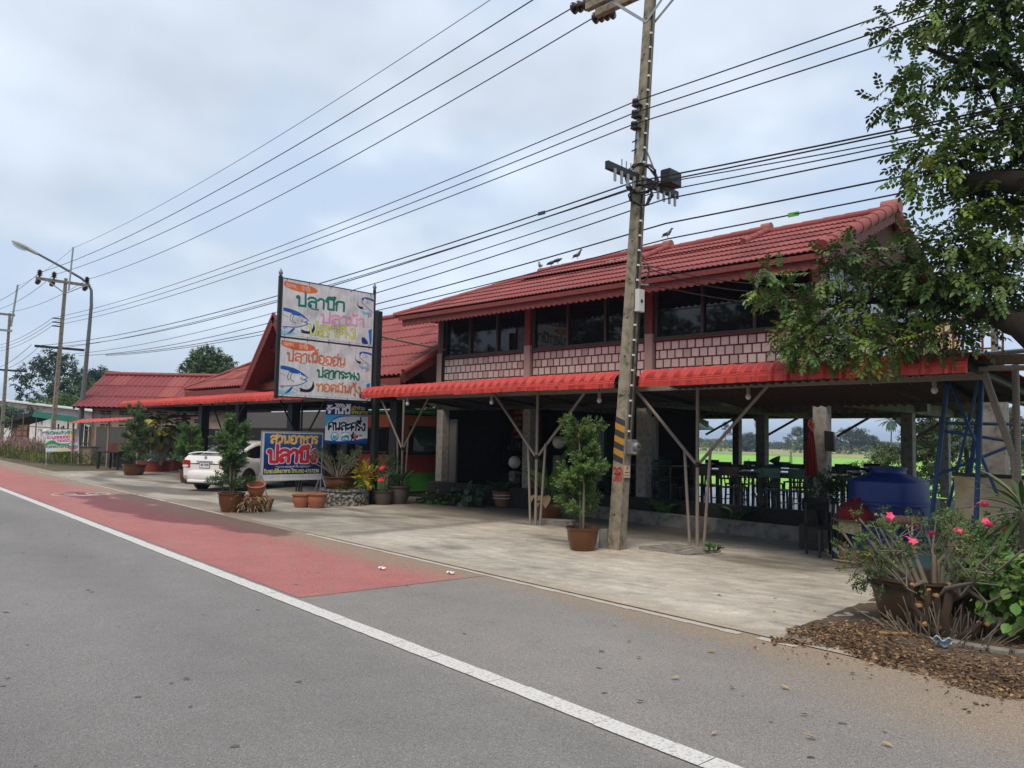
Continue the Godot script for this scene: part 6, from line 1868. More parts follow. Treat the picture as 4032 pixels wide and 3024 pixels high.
func furniture() -> void:
	var fy := 0.36
	var tn := ["long dark dining table nearest the road in the open hall", "dark dining table behind the second hall column from the right", "dark dining table at the left of the open hall, near the meter", "dining table at the far back edge of the hall by the rice field", "long table in the middle of the hall behind the forked prop"]
	var tp := [V(-7.3, fy, -15.2), V(-7.4, fy, -17.4), V(-11.0, fy, -16.2), V(-8.4, fy, -20.8), V(-10.4, fy, -18.6)]
	var tw := [2.9, 2.2, 2.0, 3.2, 2.6]
	for i in 5:
		var t := thing("dining_table", tn[i], "table", tp[i], 0.0, "dining tables in the open hall")
		put("tabletop", B.new().box(V(0, 0.76, 0), V(tw[i], 0.035, 0.8), Basis.IDENTITY, 0.008).mesh(), M.table_top, t)
		for s in [[-1, -1], [1, -1], [1, 1], [-1, 1]]:
			put("leg", B.new().box(V((tw[i] * 0.5 - 0.1) * s[0], 0.37, 0.33 * s[1]), V(0.05, 0.74, 0.05)).mesh(), M.dark_wood, t)
		put("apron", B.new().box(V(0, 0.70, 0.34), V(tw[i] - 0.2, 0.08, 0.03)).box(V(0, 0.70, -0.34), V(tw[i] - 0.2, 0.08, 0.03)).mesh(), M.dark_wood, t)
	var k := 0
	var words := ["first", "second", "third", "fourth"]
	for i in 5:
		var n := 4 if tw[i] > 2.5 else 3
		if i in [1, 3, 4]:
			n = 2
		for s in [-1.0, 1.0]:
			for c in n:
				var x: float = tp[i].x - tw[i] * 0.5 + tw[i] * (c + 0.5) / n + rng.randf_range(-0.08, 0.08)
				var m: Material = [M.dark_wood, M.chair_green, M.dark_wood, M.chair_teal, M.dark_wood][(k * 3 + i) % 5]
				k += 1
				var colour := "green" if m == M.chair_green else ("pale teal" if m == M.chair_teal else "dark")
				chair_at("%s chair, %s from left, %s side of the %s" % [colour, words[c], "road" if s > 0 else "field", ["table nearest the road", "table behind the front one", "table by the meter", "table at the back edge", "middle table"][i]], V(x, fy, tp[i].z + s * 0.62), (PI if s > 0 else 0.0) + rng.randf_range(-0.25, 0.25), m)
	# things on the tables
	var bt := thing("water_bottle", "clear plastic water bottle standing on the back table", "bottle", V(-9.35, fy + 0.78, -20.8))
	put("body", B.new().lathe([Vector2(0.0, 0), Vector2(0.04, 0), Vector2(0.04, 0.2), Vector2(0.016, 0.27), Vector2(0.016, 0.29), Vector2(0, 0.29)], Vector3.ZERO, 12).mesh(), M.bottle_plastic, bt)
	put("cap", B.new().lathe([Vector2(0.018, 0.28), Vector2(0.018, 0.31), Vector2(0, 0.31)], Vector3.ZERO, 10).mesh(), M.white_plastic, bt)
	var bk := thing("rag_basket", "brown basket tipped on the back table beside the water bottle", "basket", V(-9.7, fy + 0.78, -20.7))
	put("bowl", B.new().lathe([Vector2(0.06, 0), Vector2(0.16, 0.14), Vector2(0.17, 0.16), Vector2(0.15, 0.14), Vector2(0.05, 0.02)], Vector3.ZERO, 14, Basis(Vector3.BACK, 0.5)).mesh(), M.timber, bk)
	# red apron cloth hanging on the right front column
	var rc := thing("red_apron", "red cloth apron hanging on the right front column of the hall", "apron", V(-5.88, 1.12, -13.92), 0.5)
	put("cloth", B.new().grid(12, 10, func(i, j):
		var y = 0.8 * j / 10.0
		var w := lerpf(0.11, 0.035, pow(j / 10.0, 1.6))
		return V(-w + 2 * w * i / 12.0, y, 0.025 * sin(i * 1.9 + j * 0.4) + 0.02)).mesh(), M.red_cloth, rc)
	put("tie", B.new().tube([V(0, 0.78, 0.02), V(0.05, 0.95, 0.0), V(-0.02, 1.02, -0.03), V(-0.05, 0.93, 0.03), V(0.03, 0.8, 0.04)], 0.02, 6).mesh(), M.red_cloth, rc)
	var bx := thing("black_bag", "black plastic bag hanging on the right face of the front right column", "bag", V(-5.58, 1.95, -13.98))
	put("bag", B.new().prism([Vector2(-0.06, 0), Vector2(0.1, -0.02), Vector2(0.12, -0.38), Vector2(-0.05, -0.36)], 0.06).mesh(), M.trim_black, bx)
	# blue water tank
	var tk := thing("water_tank", "large ribbed dark blue plastic water tank before the dining hall", "tank", V(-4.05, 0, -12.35))
	var s := 0.55
	put("body", B.new().lathe([Vector2(0.97, 0.0), Vector2(1.0, 0.06), Vector2(1.0, 0.62), Vector2(1.0, 1.1), Vector2(1.0, 1.50), Vector2(1.04, 1.52), Vector2(1.04, 1.60), Vector2(1.0, 1.62), Vector2(1.0, 2.12), Vector2(0.98, 2.18), Vector2(0.47, 2.36), Vector2(0.45, 2.38), Vector2(0.45, 2.47), Vector2(0.48, 2.48), Vector2(0.48, 2.54), Vector2(0.0, 2.58)].map(func(q): return Vector2(q.x * s, q.y * 0.545)), Vector3.ZERO, 40).mesh(), M.tank_blue, tk)
	put("rib", B.new().lathe([Vector2(1.0, 0.7), Vector2(1.025, 0.72), Vector2(1.025, 0.78), Vector2(1.0, 0.8)].map(func(q): return Vector2(q.x * s, q.y * 0.545)), Vector3.ZERO, 40).mesh(), M.tank_blue, tk)
	# trolley with plastic ware before the tank
	var tr := thing("steel_trolley", "small dark two tier trolley with cloths before the blue tank", "trolley", V(-4.33, 0, -11.85), 0.55)
	for q in [[-0.3, -0.2], [0.3, -0.2], [0.3, 0.2], [-0.3, 0.2]]:
		put("post", B.new().tube([V(q[0], 0, q[1]), V(q[0], 0.78, q[1])], 0.014, 6).mesh(), M.iron, tr)
	put("handle", B.new().tube([V(-0.3, 0.76, 0.2), V(-0.25, 0.83, 0.2), V(0.25, 0.83, 0.2), V(0.3, 0.76, 0.2)], 0.013, 6).mesh(), M.iron, tr)
	put("shelf", B.new().box(V(0, 0.6, 0), V(0.62, 0.03, 0.44), Basis.IDENTITY, 0.006).mesh(), M.timber, tr)
	put("shelf", B.new().box(V(0, 0.14, 0), V(0.62, 0.05, 0.44), Basis.IDENTITY, 0.006).mesh(), M.trim_white, tr)
	var t2 := copy_of(tr, "second small dark trolley with pink tray beside the first, before the tank", V(-3.78, 0, -11.95), 0.35)
	t2.set_meta("label", "second small dark trolley carrying the pink tray, right of the first")
	var nb := thing("red_net_bag", "heap of red net bags lying on the trolley before the tank", "net bag", V(-4.32, 0.62, -11.9))
	var nn := noise(77, 3.0, 3)
	put("netting", B.new().grid(18, 10, func(i, j):
		var a = TAU * i / 18.0
		var r := 0.30 * sin(PI * 0.5 * (1.0 - j / 10.0) + 0.02) * (1.0 + 0.4 * nn.get_noise_2d(cos(a) * 2, sin(a) * 2))
		return V(cos(a) * r, 0.30 * pow(j / 10.0, 0.8) * (1.0 + 0.4 * nn.get_noise_2d(i * 0.4, j * 0.5)), -sin(a) * r * 0.8)).mesh(), M.red_cloth, nb)
	var pk := thing("pink_tray", "pink plastic tray lying on the second trolley", "tray", V(-3.76, 0.62, -11.95), 0.35)
	put("tray", B.new().box(V(0, 0.02, 0), V(0.5, 0.02, 0.32), Basis(Vector3.RIGHT, 0.1)).bar(V(-0.25, 0.06, 0.17), V(0.25, 0.06, 0.17), 0.02, 0.08).bar(V(-0.25, 0.06, -0.17), V(0.25, 0.06, -0.17), 0.02, 0.08).mesh(), M.pink_plastic, pk)
	var rg := thing("dish_cloth", "pale printed cloth hanging over the edge of the first trolley", "cloth", V(-4.5, 0.44, -11.58), 0.55)
	put("cloth", B.new().grid(8, 6, func(i, j): return V(0.32 * i / 8.0, -0.0 + 0.18 * j / 6.0 - 0.06 * i / 8.0, 0.02 * sin(i * 1.6))).mesh(), M.cream_wall, rg)
	var bs := thing("teal_basket", "dark teal plastic crate basket behind the pink flowering shrub", "basket", V(-3.3, 0, -11.1), 0.4)
	put("basket", B.new().box(V(0, 0.25, 0), V(0.6, 0.3, 0.4), Basis.IDENTITY, 0.02).mesh(), M.teal_plastic, bs)
	put("rim", B.new().box(V(0, 0.41, 0), V(0.66, 0.04, 0.46), Basis.IDENTITY, 0.012).mesh(), M.steel_blue, bs)
	put("stand", B.new().box(V(0, 0.05, 0), V(0.5, 0.1, 0.35)).mesh(), M.cement, bs)
	var bn := ["square red brick leaning before the trolley", "round topped piece of terracotta before the trolley", "smallest broken brick at the trolley's foot"]
	var bpos := [V(-4.36, 0.1, -11.47), V(-4.2, 0.1, -11.45), V(-4.03, 0.06, -11.46)]
	for i in 3:
		var o := put("loose_brick", (B.new().box(Vector3.ZERO, V(0.16, 0.22, 0.1), Basis(Vector3.BACK, -0.12), 0.012) if i == 0 else B.new().prism([Vector2(-0.09, -0.1), Vector2(0.09, -0.1), Vector2(0.08, 0.02), Vector2(0.04, 0.1), Vector2(-0.04, 0.1), Vector2(-0.08, 0.02)].map(func(q): return q * (1.0 if i == 1 else 0.6)), 0.1, V(0, 0, -0.05))).mesh(), M.brick, null, bpos[i])
		o.rotation.y = 0.7
		tag(o, bn[i], "brick", "loose bricks by the trolley")
	# chair at the kerb
	chair_at("black wooden chair standing outside by the blue tank", V(-4.85, 0.0, -11.95), 0.9, M.dark_wood, "")
	var ub := thing("bucket_stool", "black bucket on a low stool beside the black wooden chair", "bucket", V(-5.25, 0, -12.6))
	put("stool", B.new().box(V(0, 0.2, 0), V(0.4, 0.4, 0.4)).mesh(), M.dark_wood, ub)
	put("bucket", B.new().lathe([Vector2(0.14, 0.4), Vector2(0.19, 0.68), Vector2(0.2, 0.7), Vector2(0.17, 0.68), Vector2(0.12, 0.42)], Vector3.ZERO, 16).mesh(), M.trim_black, ub)
	# globe lamps on posts
	for q in [[V(-13.68, 0, -14.3), 1.1, "white globe garden lamp, lower one, by the potted peace lily"], [V(-12.3, 0, -14.4), 1.63, "white globe garden lamp, taller one, right of the left column"]]:
		var l := thing("globe_lamp", q[2], "lamp", q[0], 0, "globe lamps before the dark doorway")
		put("pillar", B.new().box(V(0, q[1] * 0.42, 0), V(0.2, q[1] * 0.84 - 0.1, 0.2), Basis.IDENTITY, 0.01).mesh(), M.cement, l)
		put("neck", B.new().lathe([Vector2(0.1, 0), Vector2(0.05, 0.05), Vector2(0.08, 0.09)], V(0, q[1] - 0.24, 0), 12).mesh(), M.iron, l)
		put("globe", B.new().ball(V(0, q[1], 0), V(0.16, 0.16, 0.16), 20).mesh(), M.bulb_white, l)
	# inside: shelves with bottles, fridge, stairs
	var sh := thing("bottle_shelf", "dark shelf of bottles and jars under the red menu board", "shelf", V(-15.2, 0.42, -16.3))
	for y in [0.55, 0.95]:
		put("board", B.new().box(V(0, y, 0), V(1.4, 0.03, 0.35)).mesh(), M.dark_wood, sh)
	for x in [-0.7, 0.7]:
		put("side", B.new().box(V(x, 0.55, 0), V(0.03, 1.1, 0.35)).mesh(), M.dark_wood, sh)
	for i in 9:
		var b := thing("jar", "%s jar from the left on the dark bottle shelf" % ["first", "second", "third", "fourth", "fifth", "sixth", "seventh", "eighth", "ninth"][i], "jar", V(-15.78 + 0.14 * i, 0.42 + 0.965, -16.25), 0, "jars on the bottle shelf")
		put("body", B.new().lathe([Vector2(0, 0), Vector2(0.04, 0), Vector2(0.04, 0.15 + 0.04 * (i % 3)), Vector2(0.018, 0.2 + 0.04 * (i % 3)), Vector2(0, 0.21 + 0.04 * (i % 3))], Vector3.ZERO, 10).mesh(), [M.bottle_blue, M.steel_blue, M.net_green][i % 3], b)
	var fr := thing("glass_fridge", "upright glass front fridge standing in the shade behind the tall potted shrub", "fridge", V(-12.9, 0.42, -16.9))
	put("cabinet", B.new().box(V(0, 0.9, 0), V(0.75, 1.8, 0.6), Basis.IDENTITY, 0.02).mesh(), M.shutter_green, fr)
	put("door", B.new().box(V(0, 0.85, 0.31), V(0.62, 1.3, 0.02)).mesh(), M.bottle_plastic, fr)
	put("light_strip", B.new().box(V(0, 1.62, 0.31), V(0.62, 0.12, 0.02)).mesh(), M.trim_white, fr)
	var stp := thing("staircase", "dark wooden staircase rising inside behind the red menu board", "staircase", V(-16.0, 0.42, -15.9))
	for i in 9:
		put("tread", B.new().box(V(0.2 + 0.24 * i * 0.6, 0.25 * (i + 1), -0.6), V(0.26, 0.04, 0.7)).mesh(), M.dark_wood, stp)
	put("handrail", B.new().tube([V(0.1, 0.9, -0.25), V(1.6, 2.5, -0.25)], 0.02, 6).mesh(), M.dark_wood, stp)
	# umbrella behind the hall
	var um := thing("garden_umbrella", "dark green garden umbrella standing behind the hall at left", "umbrella", V(-15.0, -0.6, -24.4))
	put("canopy", B.new().lathe([Vector2(1.25, 2.75), Vector2(0.9, 2.95), Vector2(0.04, 3.35), Vector2(0, 3.36)], Vector3.ZERO, 8).mesh(), M.shutter_green, um)
	put("pole", B.new().tube([V(0, 0, 0), V(0, 3.3, 0)], 0.025, 6).mesh(), M.galv, um)
	var cn := thing("cream_board", "plain cream board standing among the plants behind the pink flowers", "board", V(-2.72, 0, -11.55), -0.25)
	put("board", B.new().box(V(0.4, 0.95, 0), V(1.3, 0.75, 0.03)).mesh(), M.cream_wall, cn)
	put("edge", B.new().box(V(0.4, 1.34, 0), V(1.34, 0.05, 0.05)).mesh(), M.dark_wood, cn)
	put("leg", B.new().box(V(-0.2, 0.3, 0), V(0.05, 0.6, 0.04)).box(V(1.0, 0.3, 0), V(0.05, 0.6, 0.04)).mesh(), M.dark_wood, cn)
	# red tubs full of bottles
	for q in [[V(-34.2, 0.0, -13.4), "large round red tub heaped with empty plastic bottles", 0.66], [V(-35.1, 0.0, -14.9), "second red tub behind the first, half hidden by the bushes", 0.62]]:
		var tb := thing("red_tub", q[1], "tub", q[0], 0, "red tubs of bottles by the low house")
		var r: float = q[2]
		put("tub", B.new().lathe([Vector2(r * 0.95, 0), Vector2(r, 0.4), Vector2(r * 1.05, 0.41), Vector2(r * 1.05, 0.46), Vector2(r * 0.97, 0.46), Vector2(r * 0.93, 0.3), Vector2(0, 0.3)], Vector3.ZERO, 30).mesh(), M.red_tub, tb)
		var xf := []
		var cs := []
		for i in 70:
			var a := rng.randf() * TAU
			var d := sqrt(rng.randf()) * r * 0.8
			xf.append(Transform3D(Basis(Vector3(rng.randfn(), rng.randfn(), rng.randfn()).normalized(), rng.randf() * TAU), V(cos(a) * d, 0.42 + rng.randf() * 0.24 * (1.2 - d / r), sin(a) * d)))
			var c := rng.randf()
			cs.append(Color(0.10, 0.17, 0.33) if c < 0.6 else (Color(0.6, 0.65, 0.68) if c < 0.9 else Color(0.03, 0.05, 0.16)))
		var bm := B.new().lathe([Vector2(0, 0), Vector2(0.04, 0), Vector2(0.042, 0.16), Vector2(0.015, 0.22), Vector2(0, 0.23)], Vector3.ZERO, 7).mesh()
		many("empty_bottles", bm, M.dry_gloss, xf, cs, tb)
	var cp := thing("iced_drink_cup", "clear plastic cup of iced coffee left on the ground by the far potted bush", "cup", V(-31.75, 0, -11.35))
	put("cup", B.new().lathe([Vector2(0.05, 0), Vector2(0.07, 0.26), Vector2(0.075, 0.27), Vector2(0, 0.27)], Vector3.ZERO, 14).mesh(), M.straw, cp)
	put("straw", B.new().tube([V(0, 0.2, 0), V(0.03, 0.4, 0)], 0.008, 5).mesh(), M.trim_white, cp)
	# pigeons
	var bl := ["pigeon facing left at the left end of the roof ridge", "pigeon crouched just right of the leftmost pigeon", "dark pigeon with lowered head third along the ridge", "lone pigeon between the small flock and the concrete pole", "pale pigeon on the ridge end right of the concrete pole"]
	var bp := [V(-15.0, 6.66, -16.6), V(-14.56, 6.68, -16.6), V(-14.32, 6.72, -16.6), V(-13.6, 6.76, -16.6), V(-10.66, 6.86, -16.6)]
	for i in 5:
		var t := thing("pigeon", bl[i], "pigeon", bp[i], [2.6, 0.4, 0.2, 0.3, 0.35][i], "pigeons on the restaurant roof")
		t.scale = Vector3.ONE * 0.82
		var b := B.new()
		b.colored = true
		b.color = [Color(0.14, 0.15, 0.17), Color(0.07, 0.075, 0.09), Color(0.05, 0.052, 0.06), Color(0.13, 0.14, 0.15), Color(0.16, 0.17, 0.19)][i]
		var hu: float = [0.06, 0.0, -0.05, 0.09, 0.07][i]
		b.tube([V(-0.19, 0.06 - hu * 0.4, 0), V(-0.12, 0.08, 0), V(-0.05, 0.11, 0), V(0.03, 0.13, 0), V(0.08, 0.16 + hu * 0.5, 0), V(0.11, 0.19 + hu * 0.8, 0), V(0.135, 0.21 + hu, 0), V(0.16, 0.205 + hu, 0), V(0.19, 0.195 + hu, 0)], [0.012, 0.03, 0.058, 0.062, 0.046, 0.03, 0.033, 0.02, 0.004], 10)
		put("body", b.mesh(), M.pigeon_grey, t)
		var wg := B.new()
		wg.colored = true
		wg.color = Color(0.045, 0.047, 0.055)
		for sd in [-1.0, 1.0]:
			wg.ball(V(-0.06, 0.115, 0.05 * sd), V(0.1, 0.035, 0.018), 8, Basis(Vector3.BACK, 0.3))
		put("wings", wg.mesh(), M.pigeon_grey, t)
		for sd in [-1.0, 1.0]:
			put("leg", B.new().tube([V(0.0, 0.08, 0.025 * sd), V(0.01, -0.02, 0.025 * sd)], 0.006, 5).mesh(), M.terracotta, t)

# ---------------------------------------------------------------- the white saloon car
func car() -> void:
	var t := thing("parked_car", "white saloon car with boot spoiler parked under the awning, seen from behind", "car", V(-22.9, 0, -11.95), 0.468)
	# local: front is -z, x to the car's right
	var zs := [2.17, 2.13, 2.02, 1.75, 1.4, 0.9, 0.3, -0.4, -1.0, -1.5, -1.9, -2.12, -2.2]
	var wd := [0.70, 0.78, 0.82, 0.84, 0.845, 0.845, 0.84, 0.84, 0.84, 0.83, 0.79, 0.70, 0.55]
	var bot := [0.42, 0.34, 0.28, 0.25, 0.22, 0.2, 0.2, 0.2, 0.2, 0.22, 0.24, 0.3, 0.4]
	var top := [0.80, 1.00, 1.04, 1.05, 1.03, 0.97, 0.95, 0.94, 0.94, 0.90, 0.82, 0.72, 0.6]
	var body := B.new()
	body.grid(16, zs.size() - 1, func(i, j):
		var w: float = wd[j]
		var yb: float = bot[j]
		var yt: float = top[j]
		var h := yt - yb
		var half := [Vector2(0.0, yb), Vector2(w * 0.85, yb), Vector2(w * 0.97, yb + h * 0.08), Vector2(w, yb + h * 0.35), Vector2(w * 1.0, yb + h * 0.58), Vector2(w * 0.985, yb + h * 0.78), Vector2(w * 0.93, yb + h * 0.93), Vector2(w * 0.84, yt), Vector2(0.0, yt + 0.02)]
		var q: Vector2 = half[i] if i <= 8 else half[16 - i]
		return V(q.x if i <= 8 else -q.x, q.y, zs[j]), true)
	put("body", body.mesh(), M.car_white, t)
	var end := B.new()
	var em := [Vector2(-0.70, 0.45), Vector2(0.70, 0.45), Vector2(0.72, 0.6), Vector2(0.66, 0.78), Vector2(-0.66, 0.78), Vector2(-0.72, 0.6)]
	end.prism(em, 0.02, V(0, 0, 2.155))
	put("boot_lid", end.mesh(), M.car_white, t)
	# greenhouse
	var gz := [1.62, 1.3, 1.0, 0.62, 0.2, -0.3, -0.62, -1.0, -1.35]
	var gt := [1.02, 1.16, 1.29, 1.41, 1.465, 1.455, 1.40, 1.2, 0.96]
	var gw := [0.56, 0.57, 0.575, 0.575, 0.575, 0.57, 0.565, 0.57, 0.60]
	var wb := 0.745
	var sect := func(i: int, j: int, out: float) -> Vector3:
		var yt: float = gt[j]
		var w: float = gw[j]
		var f := clampf((yt - 0.96) / 0.5, 0, 1)
		w = lerpf(wb - 0.03, w, f)
		var half := [Vector2(wb, 0.93), Vector2(lerpf(wb, w, 0.92), lerpf(0.93, yt, 0.84)), Vector2(w - 0.02, lerpf(0.93, yt, 0.96)), Vector2(w - 0.10, yt), Vector2(0, yt + 0.018)]
		var q: Vector2 = half[i] if i <= 4 else half[8 - i]
		return V((q.x + out * 0.5) * (1.0 if i <= 4 else -1.0), q.y + (out if i in [3, 4, 5] else out * 0.3), gz[j])
	put("roof", B.new().grid(8, gz.size() - 1, func(i, j): return sect.call(i, j, 0.0), true).mesh(), M.car_white, t)
	# side glass
	for s in [-1.0, 1.0]:
		for seg in [[1.18, 0.35], [0.31, -0.78]]:
			var gl := B.new()
			gl.grid(8, 3, func(i, j):
				var z: float = lerpf(seg[0], seg[1], i / 8.0)
				var k := 0
				while k < gz.size() - 2 and gz[k + 1] > z:
					k += 1
				var f: float = (gz[k] - z) / (gz[k] - gz[k + 1])
				var yt: float = lerpf(gt[k], gt[k + 1], f)
				var w: float = lerpf(gw[k], gw[k + 1], f)
				w = lerpf(wb - 0.03, w, clampf((yt - 0.96) / 0.5, 0, 1))
				var v := lerpf(0.06, 0.80, j / 3.0)
				return V((lerpf(wb, lerpf(wb, w, 0.92), v / 0.84) + 0.006) * s, lerpf(0.93, yt, v), z), s < 0)
			put("side_window", gl.mesh(), M.car_glass, t)
	var rg := B.new()
	rg.grid(8, 3, func(i, j):
		var z: float = lerpf(1.56, 0.72, j / 3.0)
		var k := 0
		while k < gz.size() - 2 and gz[k + 1] > z:
			k += 1
		var f: float = (gz[k] - z) / (gz[k] - gz[k + 1])
		var yt: float = lerpf(gt[k], gt[k + 1], f)
		var hw := lerpf(0.62, 0.5, j / 3.0)
		var x := lerpf(-hw, hw, i / 8.0)
		return V(x, yt + 0.024 - 0.02 * pow(x / hw, 2.0), z))
	put("rear_window", rg.mesh(), M.car_glass, t)
	var ws := B.new()
	ws.grid(4, 2, func(i, j): return V(lerpf(-0.6, 0.6, i / 4.0), lerpf(1.0, 1.4, j / 2.0) + 0.02, lerpf(-1.3, -0.66, j / 2.0)), true)
	put("windscreen", ws.mesh(), M.car_glass, t)
	# bumper, lip and boot details
	put("bumper", B.new().grid(12, 4, func(i, j):
		var x := lerpf(-0.84, 0.84, i / 12.0)
		return V(x, [0.30, 0.33, 0.46, 0.58, 0.62][j], 2.21 + [0.0, 0.05, 0.07, 0.04, -0.03][j] - 0.36 * pow(absf(x) / 0.84, 4.0))).mesh(), M.car_white, t)
	put("diffuser", B.new().box(V(0, 0.27, 2.17), V(1.3, 0.12, 0.1), Basis.IDENTITY, 0.02).mesh(), M.trim_black, t)
	put("lower_lip", B.new().box(V(0, 0.3, 2.25), V(1.05, 0.09, 0.07), Basis.IDENTITY, 0.025).mesh(), M.car_white, t)
	put("spoiler", B.new().grid(14, 3, func(i, j):
		var x := lerpf(-0.68, 0.68, i / 14.0)
		return V(x, 1.13 - 0.07 * pow(absf(x) / 0.68, 3.0) + [0.0, 0.022, 0.02, 0.0][j], 2.16 - [0.0, 0.01, 0.16, 0.2][j] - 0.10 * pow(x / 0.68, 2.0)), false).box(V(-0.6, 1.06, 1.98), V(0.08, 0.08, 0.14)).box(V(0.6, 1.06, 1.98), V(0.08, 0.08, 0.14)).mesh(), M.car_white, t)
	put("brake_light", B.new().box(V(0, 1.09, 2.12), V(0.34, 0.02, 0.02)).mesh(), M.trim_black, t)
	for s in [-1.0, 1.0]:
		var tl := B.new()
		tl.grid(6, 4, func(i, j):
			var f = i / 6.0
			var x := lerpf(0.50, 0.845, minf(f * 1.5, 1.0))
			var z := 2.185 - 0.10 * pow(maxf(0, (x - 0.5) / 0.35), 3.0) - maxf(0.0, f - 0.666) * 1.0
			return V(x * s, lerpf(0.68, 0.92 - 0.03 * (1 - f), j / 4.0), z), s < 0)
		var tlo := put("tail_light", tl.mesh(), M.tail_red, t)
		put("reverse_lens", B.new().box(V(0.66 * s, 0.73, 2.183), V(0.2, 0.05, 0.02), Basis(Vector3.UP, 0.12 * s)).mesh(), M.white_plastic, tlo)
	var im := canvas(192, 96, Color(0.86, 0.87, 0.88))
	fit(im, "ขอ 7525", 16, 178, 62, 40, Color(0.08, 0.08, 0.1), 4.2)
	var pl := put("number_plate", B.new().box(V(0.0, 0.76, 2.182), V(0.36, 0.17, 0.012), Basis.IDENTITY, 0.004).mesh(), M.trim_black, t)
	var pq := B.new()
	pq.quad(V(-0.165, 0.69, 2.19), V(0.165, 0.69, 2.19), V(0.165, 0.832, 2.19), V(-0.165, 0.832, 2.19))
	put("plate_print", pq.mesh(), print_mat("print_plate", im, 0.4), pl)
	put("chrome_bar", B.new().box(V(0, 0.872, 2.19), V(0.56, 0.03, 0.025), Basis.IDENTITY, 0.008).mesh(), M.chrome, t)
	var bg := B.new()
	bg.bar(V(-0.028, 0.955, 2.155), V(-0.022, 1.01, 2.14), 0.012, 0.012, Vector3.BACK).bar(V(0.028, 0.955, 2.155), V(0.022, 1.01, 2.14), 0.012, 0.012, Vector3.BACK).bar(V(-0.025, 0.985, 2.15), V(0.025, 0.985, 2.15), 0.012, 0.012)
	for i in 12:
		var a0 := TAU * i / 12
		var a1 := TAU * (i + 1) / 12
		bg.bar(V(cos(a0) * 0.045, 0.983 + sin(a0) * 0.042, 2.15 - sin(a0) * 0.01), V(cos(a1) * 0.045, 0.983 + sin(a1) * 0.042, 2.15 - sin(a1) * 0.01), 0.008, 0.008, Vector3.BACK)
	put("badge", bg.mesh(), M.chrome, t)
	for s in [-1.0, 1.0]:
		put("script_badge", B.new().box(V(0.52 * s, 0.96, 2.13), V(0.14, 0.018, 0.008)).mesh(), M.chrome, t)
		put("door_handle", B.new().box(V(0.852 * s, 0.82, 0.3), V(0.02, 0.03, 0.17), Basis.IDENTITY, 0.006).mesh(), M.chrome if s > 0 else M.car_white, t)
		put("door_handle", B.new().box(V(0.852 * s, 0.82, -0.75), V(0.02, 0.03, 0.17), Basis.IDENTITY, 0.006).mesh(), M.chrome, t)
		put("door_seam", B.new().box(V(0.8435 * s, 0.58, -0.2), V(0.006, 0.6, 0.008)).mesh(), M.trim_black, t)
		put("door_seam", B.new().box(V(0.845 * s, 0.62, 0.78), V(0.006, 0.5, 0.008), Basis(Vector3.RIGHT, 0.4)).mesh(), M.trim_black, t)
		put("side_skirt", B.new().box(V(0.82 * s, 0.25, 0.0), V(0.07, 0.12, 1.75), Basis.IDENTITY, 0.02).mesh(), M.car_white, t)
		put("wing_mirror", B.new().ball(V(0.93 * s, 0.98, -0.85), V(0.1, 0.07, 0.06), 10).mesh(), M.car_white, t)
		for z in [1.27, -1.28]:
			put("wheel_arch", B.new().lathe([Vector2(0.36, -0.1), Vector2(0.36, -0.01), Vector2(0.35, 0.0), Vector2(0.0, 0.0)].map(func(q): return Vector2(q.x, q.y)), V(0.848 * s, 0.33, z), 26, Basis(Vector3.BACK, -PI / 2 * s)).mesh(), M.trim_black, t)
			var rt := Basis(Vector3.BACK, -PI / 2 * s)
			var wh := put("wheel", B.new().lathe([Vector2(0.1, -0.18), Vector2(0.28, -0.18), Vector2(0.305, -0.15), Vector2(0.305, -0.05), Vector2(0.30, 0.0), Vector2(0.28, 0.03), Vector2(0.235, 0.035), Vector2(0.2, 0.03)].map(func(q): return Vector2(q.x, q.y)), V(0.825 * s, 0.305, z), 30, rt).mesh(), M.tyre, t)
			var rim := B.new()
			rim.lathe([Vector2(0.205, 0.035), Vector2(0.195, 0.02), Vector2(0.17, -0.01), Vector2(0.05, 0.0), Vector2(0.04, 0.022), Vector2(0.0, 0.02)].map(func(q): return Vector2(q.x, q.y)), V(0.825 * s, 0.305, z), 26, rt)
			put("rim", rim.mesh(), M.trim_black, wh)
			for k in 10:
				var a := TAU * k / 10
				put("spoke", B.new().bar(V(0.845 * s, 0.305 + sin(a) * 0.03, z + cos(a) * 0.03), V(0.852 * s, 0.305 + sin(a) * 0.2, z + cos(a) * 0.2), 0.028, 0.016, Vector3(s, 0, 0)).mesh(), M.chrome, wh)
			put("ring", B.new().lathe([Vector2(0.22, 0.02), Vector2(0.215, 0.04), Vector2(0.2, 0.04), Vector2(0.195, 0.02)].map(func(q): return Vector2(q.x, q.y)), V(0.825 * s, 0.305, z), 26, rt).mesh(), M.chrome, wh)

